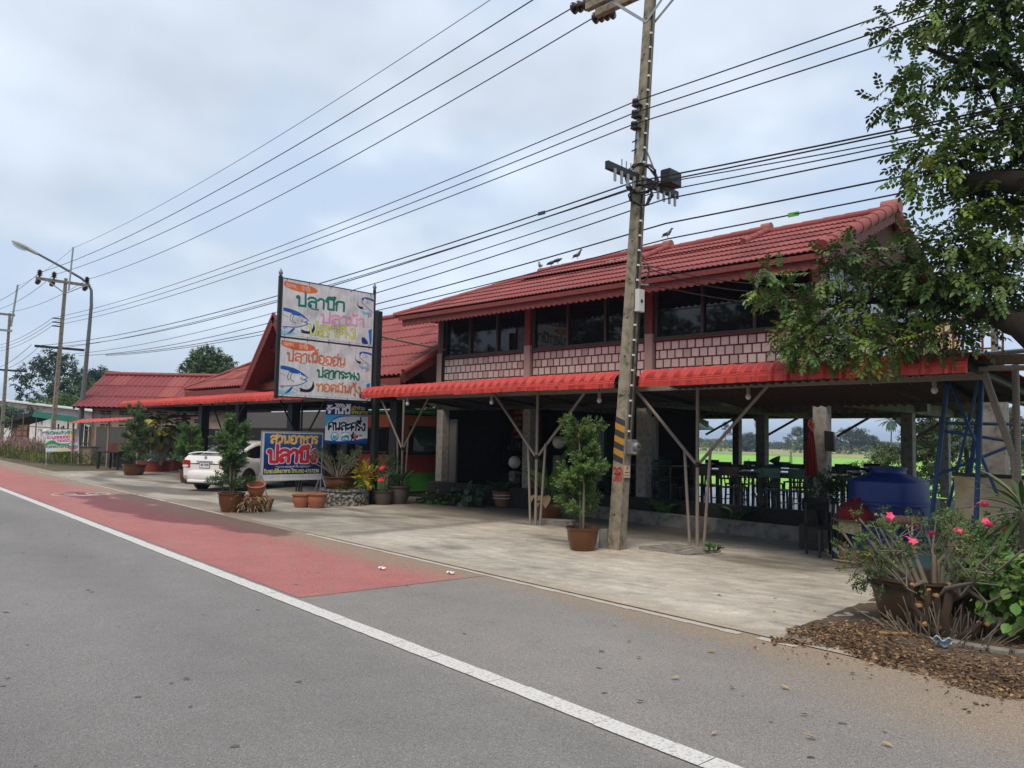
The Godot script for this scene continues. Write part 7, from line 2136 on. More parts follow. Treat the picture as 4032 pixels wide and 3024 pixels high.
# ---------------------------------------------------------------- plants
func leaf(b: B, o: Vector3, dir: Vector3, up: Vector3, l: float, w: float, droop := 0.25, fold := 0.25, seg := 2) -> void:
	var d := dir.normalized()
	var side := d.cross(up).normalized()
	var n := side.cross(d).normalized()
	var pm := []
	var pw := []
	for i in seg + 1:
		var f := float(i) / seg
		pm.append(o + d * (l * f) - n * (droop * l * f * f))
		pw.append(w * sin(PI * clampf(f * 0.92 + 0.04, 0, 1)) * 0.5 if i > 0 and i < seg else 0.004)
	for i in seg:
		for s in [-1.0, 1.0]:
			var a0: Vector3 = pm[i]
			var a1: Vector3 = pm[i + 1]
			var e0: Vector3 = a0 + side * (pw[i] * s) + n * (fold * pw[i])
			var e1: Vector3 = a1 + side * (pw[i + 1] * s) + n * (fold * pw[i + 1])
			var nn = (n - side * (fold * s)).normalized()
			if i == 0:
				if s > 0: b.tri(a0, e1, a1, nn, nn, nn)
				else: b.tri(a0, a1, e1, nn, nn, nn)
			elif i == seg - 1:
				if s > 0: b.tri(a0, e0, a1, nn, nn, nn)
				else: b.tri(a0, a1, e0, nn, nn, nn)
			else:
				if s > 0:
					b.tri(a0, e0, e1, nn, nn, nn); b.tri(a0, e1, a1, nn, nn, nn)
				else:
					b.tri(a0, e1, e0, nn, nn, nn); b.tri(a0, a1, e1, nn, nn, nn)

var LEAF := {}

func make_leaf_meshes() -> void:
	var b := B.new()   # twig of small oval leaves
	for i in 9:
		var f := i / 8.0
		var a := i * 2.4
		leaf(b, V(0, f * 0.8, 0), V(cos(a), 0.55 + f, sin(a)), Vector3.UP, 0.42, 0.20, 0.2)
	LEAF.twig = b.mesh()
	b = B.new()   # feathered leaf: pairs of oval leaflets
	for i in 4:
		var f := 0.2 + i * 0.24
		for s in [-1.0, 1.0]:
			leaf(b, V(0, -f * f * 0.2, f), V(s * 0.85, rng.randf_range(-0.35, 0.1), 0.5 + rng.randf_range(-0.15, 0.15)), Vector3.UP, rng.randf_range(0.34, 0.46), 0.23, rng.randf_range(0.2, 0.5), 0.25, 3)
	leaf(b, V(0, -0.2, 1.05), V(0, -0.3, 1), Vector3.UP, 0.42, 0.23, 0.2, 0.2, 3)
	LEAF.feather = b.mesh()
	b = B.new()   # loose spray of broad leaves, for crowns seen from afar
	for i in 7:
		var a := i * 2.4
		leaf(b, V(0, 0.08 * i, 0), V(cos(a), 0.15 - 0.4 * (i % 3), sin(a)), Vector3.UP, 0.6, 0.3, 0.35)
	LEAF.spray = b.mesh()
	b = B.new()   # heart shaped climber leaf
	leaf(b, Vector3.ZERO, V(0, -0.3, 1), Vector3.UP, 1.0, 0.85, 0.3, 0.2, 4)
	LEAF.heart = b.mesh()
	b = B.new()   # pointed strap leaf
	leaf(b, Vector3.ZERO, V(0, 0.5, 1), Vector3.UP, 1.0, 0.10, 0.45, 0.4, 5)
	LEAF.strap = b.mesh()
	b = B.new()   # single small leaf
	leaf(b, Vector3.ZERO, V(0, 0.1, 1), Vector3.UP, 1.0, 0.42, 0.2, 0.25, 2)
	LEAF.one = b.mesh()
	b = B.new()   # curled dry leaf
	leaf(b, Vector3.ZERO, V(0, 0.05, 1), Vector3.UP, 1.0, 0.5, -0.15, 0.45, 3)
	LEAF.dry = b.mesh()
	b = B.new()   # five petalled flower
	for i in 5:
		var a := TAU * i / 5
		leaf(b, Vector3.ZERO, V(cos(a), 0.35, sin(a)), Vector3.UP, 1.0, 0.85, 0.35, 0.15, 2)
	LEAF.flower = b.mesh()
	b = B.new()   # blade of grass
	leaf(b, Vector3.ZERO, V(0, 1, 0.25), Vector3.BACK, 1.0, 0.035, 0.35, 0.2, 3)
	LEAF.blade = b.mesh()

func rnd_dir() -> Vector3:
	return Vector3(rng.randfn(), rng.randfn(), rng.randfn()).normalized()

func orient(d: Vector3, roll: float, s: float) -> Basis:   # z along d
	var z := d.normalized()
	var x := Vector3.UP.cross(z)
	if x.length() < 0.05:
		x = Vector3.RIGHT
	x = x.normalized()
	return Basis(z, roll) * Basis(x, z.cross(x), z) * s

func tone(c: Color, spread := 0.3, yellow := 0.0) -> Color:
	var k := 1.0 + rng.randf_range(-spread, spread)
	var o := Color(c.r * k * rng.randf_range(0.85, 1.2), c.g * k, c.b * k * rng.randf_range(0.8, 1.2))
	if rng.randf() < yellow:
		o = Color(0.30, 0.28, 0.04) * rng.randf_range(0.7, 1.3)
	return o

func ficus(called: String, label: String, at: Vector3, h: float, w: float, cnt: int, potmat: Material, pr: float, ph: float, lean := 0.0, col := Color(0.055, 0.12, 0.03), grp := "tall clipped bushes in glazed pots") -> Node3D:
	var t := thing(called, label, "potted bush", at, rng.randf() * TAU, grp)
	glazed_pot(t, pr, ph, potmat)
	var xf := []
	var cs := []
	var st := B.new()
	var top := h
	for i in 5:
		var a := rng.randf() * TAU
		st.tube([V(0.03 * cos(a), ph * 0.8, 0.03 * sin(a)), V(0.06 * cos(a), lerpf(ph, top, 0.4), 0.06 * sin(a)), V(0.1 * cos(a + 1) + lean * 0.8, top * 0.93, 0.1 * sin(a + 1))], [0.022, 0.016, 0.006], 6)
	for i in 46:
		var f := rng.randf_range(0.05, 0.97)
		var y := lerpf(ph + 0.05, top, f)
		var a := rng.randf() * TAU
		var r := w * 0.5 * (1.0 - 0.5 * f) * rng.randf_range(0.4, 1.2)
		st.tube([V(lean * f, y - 0.1, 0), V(lean * f + cos(a) * r, y + 0.1, sin(a) * r)], [0.008, 0.003], 4, false)
		var m := int(cnt / 46.0)
		for q in m:
			var g2 := sqrt(rng.randf())
			var p := V(lean * f, y - 0.08, 0).lerp(V(lean * f + cos(a) * r, y + 0.12, sin(a) * r), g2) + rnd_dir() * 0.07
			var d := (V(cos(a), 0.7, sin(a)) + rnd_dir() * 0.8)
			xf.append(Transform3D(Basis(Quaternion(Vector3.UP, d.normalized())) * Basis(Vector3.UP, rng.randf() * TAU) * rng.randf_range(0.09, 0.145), p))
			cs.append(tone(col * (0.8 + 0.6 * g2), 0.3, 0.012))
	put("stem", st.mesh(), M.stem_grey, t)
	many("leaves", LEAF.twig, M.leaf, xf, cs, t)
	return t

func glazed_pot(t: Node3D, r: float, h: float, m: Material, wavy := true) -> void:
	put("pot", B.new().lathe([Vector2(0, 0), Vector2(r * 0.7, 0), Vector2(r * 0.78, h * 0.12), Vector2(r * 0.93, h * 0.5), Vector2(r * 0.98, h * 0.8), Vector2(r * 0.97, h * 0.88), Vector2(r * 1.08, h * 0.95), Vector2(r * 1.08, h), Vector2(r * 0.9, h), Vector2(r * 0.85, h * 0.86), Vector2(0, h * 0.86)], Vector3.ZERO, 30, Basis.IDENTITY, 0.02 if wavy else 0.0, 14).mesh(), m, t)
	put("soil", B.new().lathe([Vector2(r * 0.86, h * 0.86), Vector2(r * 0.5, h * 0.9), Vector2(0, h * 0.92)], Vector3.ZERO, 18).mesh(), M.soil, t)

func plain_pot(t: Node3D, r: float, h: float, m: Material, o := Vector3.ZERO, tilt := Basis.IDENTITY) -> void:
	put("pot", B.new().lathe([Vector2(0, 0), Vector2(r * 0.62, 0), Vector2(r * 0.9, h * 0.45), Vector2(r * 0.93, h * 0.72), Vector2(r * 0.9, h * 0.84), Vector2(r * 1.02, h * 0.9), Vector2(r * 1.04, h * 0.97), Vector2(r * 0.98, h), Vector2(r * 0.84, h * 0.97), Vector2(r * 0.78, h * 0.6), Vector2(0, h * 0.5)], o, 28, tilt, 0.02, 12).mesh(), m, t)

func broad_plant(t: Node3D, base: Vector3, n: int, l: float, w: float, spread: float, col: Color, m: Material, called := "leaf") -> void:   # large leaves, each a part of its own
	for i in n:
		var a := TAU * i / n + rng.randf_range(-0.4, 0.4)
		var b := B.new()
		b.colored = true
		b.color = tone(col, 0.2)
		var d := V(cos(a) * spread * rng.randf_range(0.6, 1.2), 1.0, sin(a) * spread * rng.randf_range(0.6, 1.2))
		var q := base + V(cos(a) * 0.05, 0, sin(a) * 0.05)
		var ll := l * rng.randf_range(0.75, 1.15)
		b.tube([q, q + d.normalized() * ll * 0.45], 0.008, 5, false)
		leaf(b, q + d.normalized() * ll * 0.4, d, V(-cos(a), 0.6, -sin(a)), ll, w * rng.randf_range(0.8, 1.15), 0.45, 0.22, 5)
		put(called, b.mesh(), m, t)

func shrub(t: Node3D, centre: Vector3, rad: Vector3, cnt: int, size: float, mesh: Mesh, m: Material, col: Color, yellow := 0.0, down := 0.0, called := "leaves") -> void:
	var xf := []
	var cs := []
	for i in cnt:
		var d := rnd_dir()
		var f := pow(rng.randf(), 0.45)
		var p := centre + d * rad * f
		var v := (d + rnd_dir() * 0.7 - V(0, down, 0)).normalized()
		xf.append(Transform3D(orient(v, rng.randf_range(-0.6, 0.6), size * rng.randf_range(0.7, 1.25)), p))
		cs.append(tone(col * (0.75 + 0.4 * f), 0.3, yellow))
	many(called, mesh, m, xf, cs, t)

func plants() -> void:
	make_leaf_meshes()
	ficus("potted_bush", "tall leafy bush in a brown glazed pot just left of the striped concrete pole", V(-7.58, 0, -9.47), 1.95, 0.76, 1900, M.glazed_pot, 0.245, 0.36, 0.03, Color(0.068, 0.125, 0.032))
	ficus("potted_bush", "tall leafy bush in a dark brown pot standing before the white car", V(-16.05, 0, -7.95), 1.98, 0.82, 1900, M.glazed_pot, 0.27, 0.42, 0.05, Color(0.055, 0.115, 0.035))
	ficus("potted_bush", "tall bush in a brown pot at the left rear corner of the white car", V(-26.0, 0, -11.3), 1.9, 1.0, 1500, M.glazed_pot, 0.27, 0.45, 0.0, Color(0.06, 0.13, 0.03))
	ficus("potted_bush", "farthest tall bush in a glazed pot, near the iced drink cup", V(-31.4, 0, -11.55), 2.7, 1.35, 1900, M.glazed_pot, 0.42, 0.42, 0.12, Color(0.06, 0.12, 0.035))
	# sprawling dry shrub behind the far pot
	var ds := thing("straggly_shrub", "straggly half dry shrub standing in the red tub by the low house", "shrub", V(-33.0, 0, -13.2))
	var sb := B.new()
	for i in 16:
		var a := rng.randf() * TAU
		var r := rng.randf_range(0.5, 1.4)
		sb.tube([V(0, 0.3, 0), V(cos(a) * r * 0.4, 1.2, sin(a) * r * 0.4), V(cos(a) * r, rng.randf_range(1.6, 2.7), sin(a) * r)], [0.03, 0.02, 0.008], 5)
	put("stems", sb.mesh(), M.stem_grey, ds)
	shrub(ds, V(0, 1.7, 0), V(1.3, 0.8, 1.2), 260, 0.30, LEAF.heart, M.leaf_soft, Color(0.06, 0.085, 0.03), 0.12, 0.4)
	# twin clay pots, stacked pots, planter
	var tp := thing("clay_pot", "empty terracotta pot standing left of the round planter, nearer one", "pot", V(-15.85, 0, -9.95), 0, "terracotta pots")
	plain_pot(tp, 0.24, 0.34, M.terracotta)
	var tq := copy_of(tp, "empty terracotta pot half hidden behind the nearer one by the round planter", V(-16.15, 0, -9.72), 0.6, 0.92)
	var tr := copy_of(tp, "upright terracotta pot under the tilted one beside the phone banner's leg", V(-15.95, 0, -8.42), 0.4, 0.95)
	var ts := copy_of(tp, "tilted terracotta pot resting on top of another beside the potted bush", V(-15.92, 0.34, -8.46), 0.4, 0.82)
	ts.rotation = Vector3(0.28, 0.3, -0.22)
	var hay := thing("straw_clump", "clump of dry straw round the stacked terracotta pots", "straw", V(-15.95, 0, -8.3))
	var xf := []
	var cs := []
	for i in 420:
		var a := rng.randf() * TAU
		var r := rng.randf_range(0.18, 0.36)
		xf.append(Transform3D(orient(V(cos(a) + rng.randfn() * 0.5, rng.randf_range(-0.9, 0.5), sin(a) + rng.randfn() * 0.5), 0.0, rng.randf_range(0.12, 0.28)), V(cos(a) * r * 0.8, rng.randf_range(0.02, 0.36), sin(a) * r)))
		cs.append(Color(0.36, 0.27, 0.13) * rng.randf_range(0.5, 1.3))
	many("stalks", LEAF.strap, M.dry, xf, cs, hay)
	var hb := thing("hollow_block", "broken hollow clay block leaning against the stacked pots", "block", V(-15.72, 0.14, -8.62), 0.5)
	put("block", B.new().box(V(-0.07, 0, 0), V(0.05, 0.32, 0.12), Basis(Vector3.BACK, -0.3), 0.01).box(V(0.07, 0.0, 0), V(0.05, 0.32, 0.12), Basis(Vector3.BACK, -0.3), 0.01).box(V(-0.04, -0.13, 0), V(0.14, 0.05, 0.118), Basis(Vector3.BACK, -0.3), 0.01).box(V(0.045, 0.13, 0), V(0.14, 0.05, 0.118), Basis(Vector3.BACK, -0.3), 0.01).mesh(), M.brick, hb)
	var pl := thing("round_planter", "low round cement planter with mossy white sides holding a potted shrub", "planter", V(-16.25, 0, -11.0))
	put("ring", B.new().lathe([Vector2(0.0, 0.0), Vector2(0.57, 0), Vector2(0.58, 0.34), Vector2(0.60, 0.35), Vector2(0.60, 0.40), Vector2(0.52, 0.40), Vector2(0.50, 0.3), Vector2(0, 0.3)], Vector3.ZERO, 36).mesh(), M.white_moss, pl)
	put("soil", B.new().lathe([Vector2(0.51, 0.31), Vector2(0, 0.34)], Vector3.ZERO, 20).mesh(), M.soil, pl)
	shrub(pl, V(0.1, 0.36, 0.25), V(0.45, 0.12, 0.3), 160, 0.16, LEAF.blade, M.leaf_soft, Color(0.07, 0.14, 0.03), 0.1, -0.6, "weeds")
	var da := thing("desert_rose", "straggly grey green desert rose in a brown pot inside the round planter", "potted shrub", V(-16.35, 0.33, -10.85))
	plain_pot(da, 0.36, 0.36, M.glazed_pot)
	var db := B.new()
	var dxf := []
	var dcs := []
	for i in 34:
		var a := rng.randf() * TAU
		var r := rng.randf_range(0.25, 0.7)
		var p0 := V(cos(a) * 0.08, 0.3, sin(a) * 0.08)
		var p2 := V(cos(a) * r, rng.randf_range(0.5, 0.98), sin(a) * r)
		db.tube([p0, p0.lerp(p2, 0.5) + rnd_dir() * 0.05, p2], [0.02, 0.014, 0.008], 5)
		for q in 6:
			dxf.append(Transform3D(Basis(Quaternion(Vector3.UP, (V(cos(a), 0.8, sin(a)) + rnd_dir() * 0.6).normalized())) * Basis(Vector3.UP, rng.randf() * TAU) * rng.randf_range(0.09, 0.15), p2 + rnd_dir() * 0.07))
			dcs.append(tone(Color(0.085, 0.125, 0.06), 0.3))
	put("stems", db.mesh(), M.stem_grey, da)
	many("leaves", LEAF.twig, M.leaf_soft, dxf, dcs, da)
	var cr := thing("croton", "small yellow leaved croton bush at the right of the round planter", "shrub", V(-15.85, 0.32, -11.3))
	put("stem", B.new().tube([V(0, 0, 0), V(0, 0.35, 0)], 0.015, 6).mesh(), M.stem_grey, cr)
	shrub(cr, V(0, 0.4, 0), V(0.26, 0.3, 0.26), 170, 0.17, LEAF.one, M.leaf_gloss, Color(0.36, 0.30, 0.03), 0.0, -0.5)
	# pots before the drinks hut
	var fr := thing("potted_flowers", "red flowering desert rose in a grey pot right of the black sign post", "potted plant", V(-15.75, 0, -11.75))
	plain_pot(fr, 0.27, 0.36, M.grey_pot)
	var fb := B.new()
	fb.tube([V(0, 0.3, 0), V(0.02, 0.5, 0), V(0, 0.62, 0.02)], [0.09, 0.05, 0.03], 8)
	for i in 9:
		var a := TAU * i / 9
		fb.tube([V(0, 0.55, 0), V(cos(a) * 0.15, 0.75, sin(a) * 0.15), V(cos(a) * 0.34, 0.8 + 0.3 * rng.randf(), sin(a) * 0.34)], [0.025, 0.016, 0.008], 5)
	put("stems", fb.mesh(), M.stem_grey, fr)
	shrub(fr, V(0, 0.95, -0.1), V(0.4, 0.26, 0.36), 120, 0.11, LEAF.twig, M.leaf, Color(0.06, 0.12, 0.035))
	for i in 7:
		var a := rng.randf() * TAU
		var fl := put("flower", LEAF.flower, M.flower_red, fr, V(cos(a) * 0.26 + 0.1, rng.randf_range(0.62, 1.0), sin(a) * 0.1 + 0.3))
		fl.transform = Transform3D(Basis(Vector3.RIGHT, 0.9) * 0.075, fl.position)
	var f2 := thing("potted_foliage", "green broad leaved plant in a larger grey pot behind the red flowers", "potted plant", V(-15.7, 0, -12.2))
	plain_pot(f2, 0.30, 0.46, M.grey_pot)
	broad_plant(f2, V(0, 0.42, 0), 13, 0.42, 0.16, 0.7, Color(0.05, 0.12, 0.03), M.leaf_gloss)
	# low leafy plants along the platform
	var w1 := thing("weed_patch", "low green weeds growing at the foot of the drinks hut", "weeds", V(-15.2, 0, -13.1))
	shrub(w1, V(0, 0.12, 0), V(0.75, 0.16, 0.45), 260, 0.12, LEAF.heart, M.leaf, Color(0.05, 0.10, 0.03), 0.04)
	tag(w1, "", "", "", "")
	var w2 := thing("leafy_plant", "bushy plant with grey green lobed leaves left of the brick banded pot", "plant", V(-14.25, 0, -13.2))
	shrub(w2, V(0, 0.27, 0), V(0.5, 0.27, 0.36), 190, 0.17, LEAF.heart, M.leaf_soft, Color(0.06, 0.11, 0.06), 0.0, 0.3)
	var pb := thing("peace_lily", "dark glossy peace lily in a brick banded round pot", "potted plant", V(-13.55, 0.02, -13.75))
	plain_pot(pb, 0.25, 0.38, M.brick)
	for i in 2:
		put("band", B.new().lathe([Vector2(0.235, 0.2 + 0.08 * i), Vector2(0.243, 0.205 + 0.08 * i), Vector2(0.243, 0.215 + 0.08 * i), Vector2(0.235, 0.22 + 0.08 * i)], Vector3.ZERO, 24).mesh(), M.trim_white, pb)
	broad_plant(pb, V(0, 0.36, 0), 40, 0.34, 0.11, 1.1, Color(0.03, 0.085, 0.025), M.leaf_gloss)
	var ba := thing("potted_canna", "large plant with broad paddle leaves and two dry ones in a stained pot", "potted plant", V(-10.75, 0, -12.3))
	plain_pot(ba, 0.34, 0.44, M.glazed_pot)
	broad_plant(ba, V(0, 0.42, 0), 11, 0.62, 0.30, 0.55, Color(0.075, 0.15, 0.03), M.leaf_gloss)
	broad_plant(ba, V(0.05, 0.45, 0), 2, 0.95, 0.36, 0.2, Color(0.05, 0.13, 0.03), M.leaf_gloss)
	for i in 3:
		var b := B.new()
		b.colored = true
		b.color = Color(0.4, 0.29, 0.16)
		leaf(b, V(0.15 * i - 0.15, 0.55, 0.2), V(0.3 * (i - 1), -0.6, 0.7), Vector3.UP, 0.3, 0.2, 0.3, 0.5, 4)
		put("dry_leaf", b.mesh(), M.leaf_soft, ba)
	var blk := thing("stone_block", "rough broken stone kerb lying before the paddle leaved pot", "stone", V(-10.05, 0.06, -11.75), 0.25)
	put("stone", B.new().box(Vector3.ZERO, V(0.75, 0.14, 0.2), Basis(Vector3.BACK, 0.03), 0.02).mesh(), M.cement, blk)
	var gp := thing("leafy_creeper", "light green creeping plant in the bed behind the low wall", "plant", V(-8.75, 0.1, -13.55))
	broad_plant(gp, V(0, 0.1, 0), 8, 0.34, 0.2, 0.8, Color(0.055, 0.13, 0.03), M.leaf)
	var gp2 := thing("leafy_creeper", "darker creeping plant in the bed behind the forked prop", "plant", V(-7.2, 0.1, -13.5))
	broad_plant(gp2, V(0, 0.1, 0), 9, 0.36, 0.2, 0.9, Color(0.03, 0.08, 0.025), M.leaf)
	var dk := thing("dark_shrub", "dark leaved shrub standing by the right front column and the tank", "shrub", V(-5.2, 0.2, -13.1))
	put("stems", B.new().tube([V(0, 0, 0), V(0.05, 0.6, 0)], 0.03, 6).mesh(), M.stem_grey, dk)
	shrub(dk, V(0, 0.75, 0), V(0.42, 0.32, 0.36), 260, 0.11, LEAF.twig, M.leaf, Color(0.025, 0.055, 0.022))
	for q in [[V(-8.9, 0.3, -13.65), "thin leafless climber on the second column", 0.45], [V(-6.9, 0.3, -13.7), "sparse dark climber by the table nearest the road", 0.5]]:
		var cl := thing("climber", q[1], "climber", q[0])
		shrub(cl, V(0, 0.6, 0), V(0.3, 0.5, 0.15), 70, 0.09, LEAF.twig, M.leaf, Color(0.02, 0.04, 0.02))
	# stubby block by the big pot
	var sb2 := thing("stub_post", "short square concrete stub between the potted bush and the pole", "post", V(-7.42, 0, -9.95))
	put("stub", B.new().box(V(-0.1, 0.15, 0.0), V(0.15, 0.3, 0.15), Basis(Vector3.UP, 0.3), 0.012).mesh(), M.cement, sb2)
	var tuft := thing("weed_tuft", "small green weed in the crack beside the forked prop", "weed", V(-6.05, 0.01, -10.75))
	shrub(tuft, V(0, 0.05, 0), V(0.16, 0.06, 0.12), 34, 0.12, LEAF.one, M.leaf, Color(0.06, 0.14, 0.03), 0, -0.7)
	# ---- the planted island at the right
	var pk := thing("flowering_shrub", "sprawling desert rose with bare grey branches and bright pink flowers", "shrub", V(-2.2, 0.1, -7.85))
	var pbr := B.new()
	var pxf := []
	var pcs := []
	var tips := []
	for i in 46:
		var a := rng.randf() * TAU
		var r := rng.randf_range(0.3, 0.95)
		var hgt := rng.randf_range(0.35, 0.98) - 0.25 * (r - 0.5)
		var p0 := V(cos(a) * 0.12, 0.2, sin(a) * 0.12)
		var p3 := V(cos(a) * r, hgt, sin(a) * r * 0.75)
		var p1 := p0.lerp(p3, 0.35) + V(0, 0.08, 0) + rnd_dir() * 0.06
		var p2 := p0.lerp(p3, 0.7) + rnd_dir() * 0.08
		pbr.tube([p0, p1, p2, p3], [0.03, 0.022, 0.013, 0.008], 6)
		tips.append(p3)
		for k in 3:
			var e := p2 + rnd_dir() * V(0.22, 0.2, 0.2) + V(0, 0.06, 0)
			pbr.tube([p2, e], [0.008, 0.004], 4)
			tips.append(e)
	for p in tips:
		for q in rng.randi_range(2, 6):
			pxf.append(Transform3D(Basis(Quaternion(Vector3.UP, (V(0, 0.8, 0) + rnd_dir() * 0.9).normalized())) * Basis(Vector3.UP, rng.randf() * TAU) * rng.randf_range(0.055, 0.1), p + rnd_dir() * 0.05))
			pcs.append(tone(Color(0.095, 0.16, 0.05), 0.3, 0.03))
	put("branches", pbr.mesh(), M.pale_bark, pk)
	many("leaves", LEAF.twig, M.leaf, pxf, pcs, pk)
	for p in [V(-2.43, 1.03, -7.34), V(-2.40, 1.08, -7.36), V(-2.25, 0.99, -7.54), V(-2.21, 0.985, -7.52), V(-2.29, 0.88, -7.5), V(-2.25, 0.86, -7.48), V(-2.27, 0.84, -7.46), V(-2.14, 0.93, -7.63), V(-1.99, 0.97, -7.76), V(-1.95, 0.955, -7.8), V(-1.93, 0.93, -7.8), V(-1.82, 1.215, -7.9), V(-1.78, 1.20, -7.9), V(-1.79, 1.05, -7.95), V(-1.76, 1.02, -7.94), V(-1.67, 0.99, -8.05), V(-1.87, 1.16, -7.9)]:
		var fl := put("flower", LEAF.flower, M.flower_pink, pk)
		fl.transform = Transform3D(Basis(Vector3.UP, rng.randf() * TAU) * Basis(Vector3(0.6, 0, -0.8).normalized(), rng.randf_range(-1.2, -0.3)) * rng.randf_range(0.032, 0.044), p - pk.position)
	var bp := thing("brown_pot", "big cracked brown glazed pot holding the pink flowering desert rose", "pot", V(-2.38, 0, -8.05))
	put("pot", B.new().lathe([Vector2(0.000, 0), Vector2(0.292, 0), Vector2(0.344, 0.1), Vector2(0.413, 0.38), Vector2(0.421, 0.44), Vector2(0.464, 0.46), Vector2(0.464, 0.49), Vector2(0.396, 0.47), Vector2(0.361, 0.36), Vector2(0.000, 0.36)], Vector3.ZERO, 36, Basis.IDENTITY, 0.022, 16).mesh(), M.old_pot, bp)
	put("soil", B.new().lathe([Vector2(0.44, 0.4), Vector2(0, 0.42)], Vector3.ZERO, 18).mesh(), M.soil, bp)
	var vi := thing("leafy_vine", "bright green heart leaved vine heaped right of the pink flowers", "vine", V(-1.6, 0, -7.75))
	shrub(vi, V(0.22, 0.46, -0.12), V(0.5, 0.34, 0.36), 520, 0.088, LEAF.heart, M.leaf, Color(0.095, 0.20, 0.04), 0.02, 0.35)
	shrub(vi, V(-0.14, 0.52, -0.3), V(0.36, 0.26, 0.36), 330, 0.085, LEAF.heart, M.leaf, Color(0.095, 0.20, 0.04), 0.02, 0.35, "upper_leaves")
	var stp := thing("cut_stump", "hacked multi stemmed stump with raw orange cut ends", "stump", V(-2.08, 0, -7.62))
	var cut := []
	for i in 17:
		var a := TAU * i / 17 + rng.randf() * 0.5
		var r := rng.randf_range(0.06, 0.26)
		var p0 := V(cos(a) * r * 0.7, 0, sin(a) * r * 0.7)
		var p1 := V(cos(a) * r * 1.5 + rng.randfn() * 0.05, rng.randf_range(0.16, 0.52), sin(a) * r * 1.5 + rng.randfn() * 0.05)
		var rad := rng.randf_range(0.02, 0.042)
		var k1 := p0.lerp(p1, 0.35) + rnd_dir() * 0.05
		var k2 := p0.lerp(p1, 0.7) + rnd_dir() * 0.05
		put("stem", B.new().tube([p0, k1, k1.lerp(k2, 0.5) + rnd_dir() * 0.012, k2, p1], [rad * 2.0, rad * 1.5, rad * 1.15, rad * 1.2, rad], 8).mesh(), M.stump_bark, stp)
		if i % 2 == 0:
			var sd := k2 + rnd_dir() * V(0.12, 0.06, 0.12) + V(0, 0.06, 0)
			put("side_stub", B.new().tube([k2, sd], [rad * 0.9, rad * 0.6], 7).mesh(), M.stump_bark, stp)
			put("cut_end", B.new().lathe([Vector2(rad * 0.62, -0.01), Vector2(rad * 0.5, 0.006), Vector2(0, 0.012)], sd, 8, Basis(Quaternion(Vector3.UP, (sd - k2).normalized()))).mesh(), M.cut_wood, stp)
		var d := (p1 - p0).normalized()
		put("cut_end", B.new().lathe([Vector2(rad * 0.99, -0.02), Vector2(rad * 0.97, 0.0), Vector2(rad * 0.4, 0.006), Vector2(0, 0.012)], p1, 9, Basis(Quaternion(Vector3.UP, (d + rnd_dir() * 0.6).normalized()))).mesh(), M.cut_wood, stp)
	var tw := B.new()
	for i in 130:
		var a := rng.randf() * TAU
		var r := rng.randf_range(0.05, 0.42)
		tw.tube([V(cos(a) * r, 0.0, sin(a) * r), V(cos(a) * r * 1.4 + rng.randfn() * 0.1, rng.randf_range(0.1, 0.36), sin(a) * r * 1.4 + rng.randfn() * 0.1)], 0.005, 4, false)
	var two := put("twigs", tw.mesh(), M.stem_grey, stp)
	two.set_meta("kind", "stuff")
	var rg := thing("concrete_ring", "broken concrete tree ring round the hacked stump", "concrete ring", V(-1.75, 0, -7.75))
	for i in 7:
		var a0 := PI * 0.62 - i * 0.27
		var b := B.new()
		b.bar(V(cos(a0) * 0.62, 0.03, sin(a0) * 0.44), V(cos(a0 - 0.25) * 0.62, 0.03, sin(a0 - 0.25) * 0.44), 0.09, 0.13, Vector3.UP, 0.01)
		put("segment", b.mesh(), M.cement, rg)
	# dracaena at the right edge
	var dr := thing("dracaena", "tall dracaena with a rosette of long pointed leaves at the right edge", "plant", V(-1.62, 0, -8.55))
	put("trunk", B.new().tube([V(0.1, 0, -0.1), V(0.05, 0.6, 0), V(0.0, 1.12, 0)], [0.06, 0.05, 0.045], 9).mesh(), M.pale_bark, dr)
	for i in 38:
		var a := i * 2.4
		var b := B.new()
		b.colored = true
		b.color = tone(Color(0.075, 0.125, 0.04), 0.25)
		var el := lerpf(-0.7, 1.5, i / 38.0)
		leaf(b, V(0, 1.05 + 0.12 * i / 38.0, 0), V(cos(a), el, sin(a)), Vector3.UP if absf(el) < 1.4 else V(-cos(a), 1, -sin(a)), rng.randf_range(0.5, 0.72), 0.045, 0.35, 0.4, 5)
		put("leaf", b.mesh(), M.leaf_gloss, dr)
	var d2 := thing("dracaena", "smaller spiky plant with upright strap leaves left of the tall dracaena", "plant", V(-2.15, 0.25, -8.9))
	for i in 30:
		var a := i * 2.4
		var b := B.new()
		b.colored = true
		b.color = tone(Color(0.07, 0.13, 0.035), 0.25)
		leaf(b, V(0, 0.3, 0), V(cos(a) * 0.45, 1.0, sin(a) * 0.45), V(-cos(a), 0.4, -sin(a)), rng.randf_range(0.4, 0.62), 0.035, 0.3, 0.4, 5)
		put("leaf", b.mesh(), M.leaf_gloss, d2)
	var bg := thing("dark_bush", "dark green bushy plants behind the dracaena and the cream board", "bush", V(-1.9, 0, -10.0))
	shrub(bg, V(0.1, 0.5, 0), V(0.9, 0.55, 0.6), 520, 0.13, LEAF.twig, M.leaf, Color(0.04, 0.085, 0.028), 0.01)
	# weeds down the road
	var gxf := []
	var gcs := []
	var pxf2 := []
	var pcs2 := []
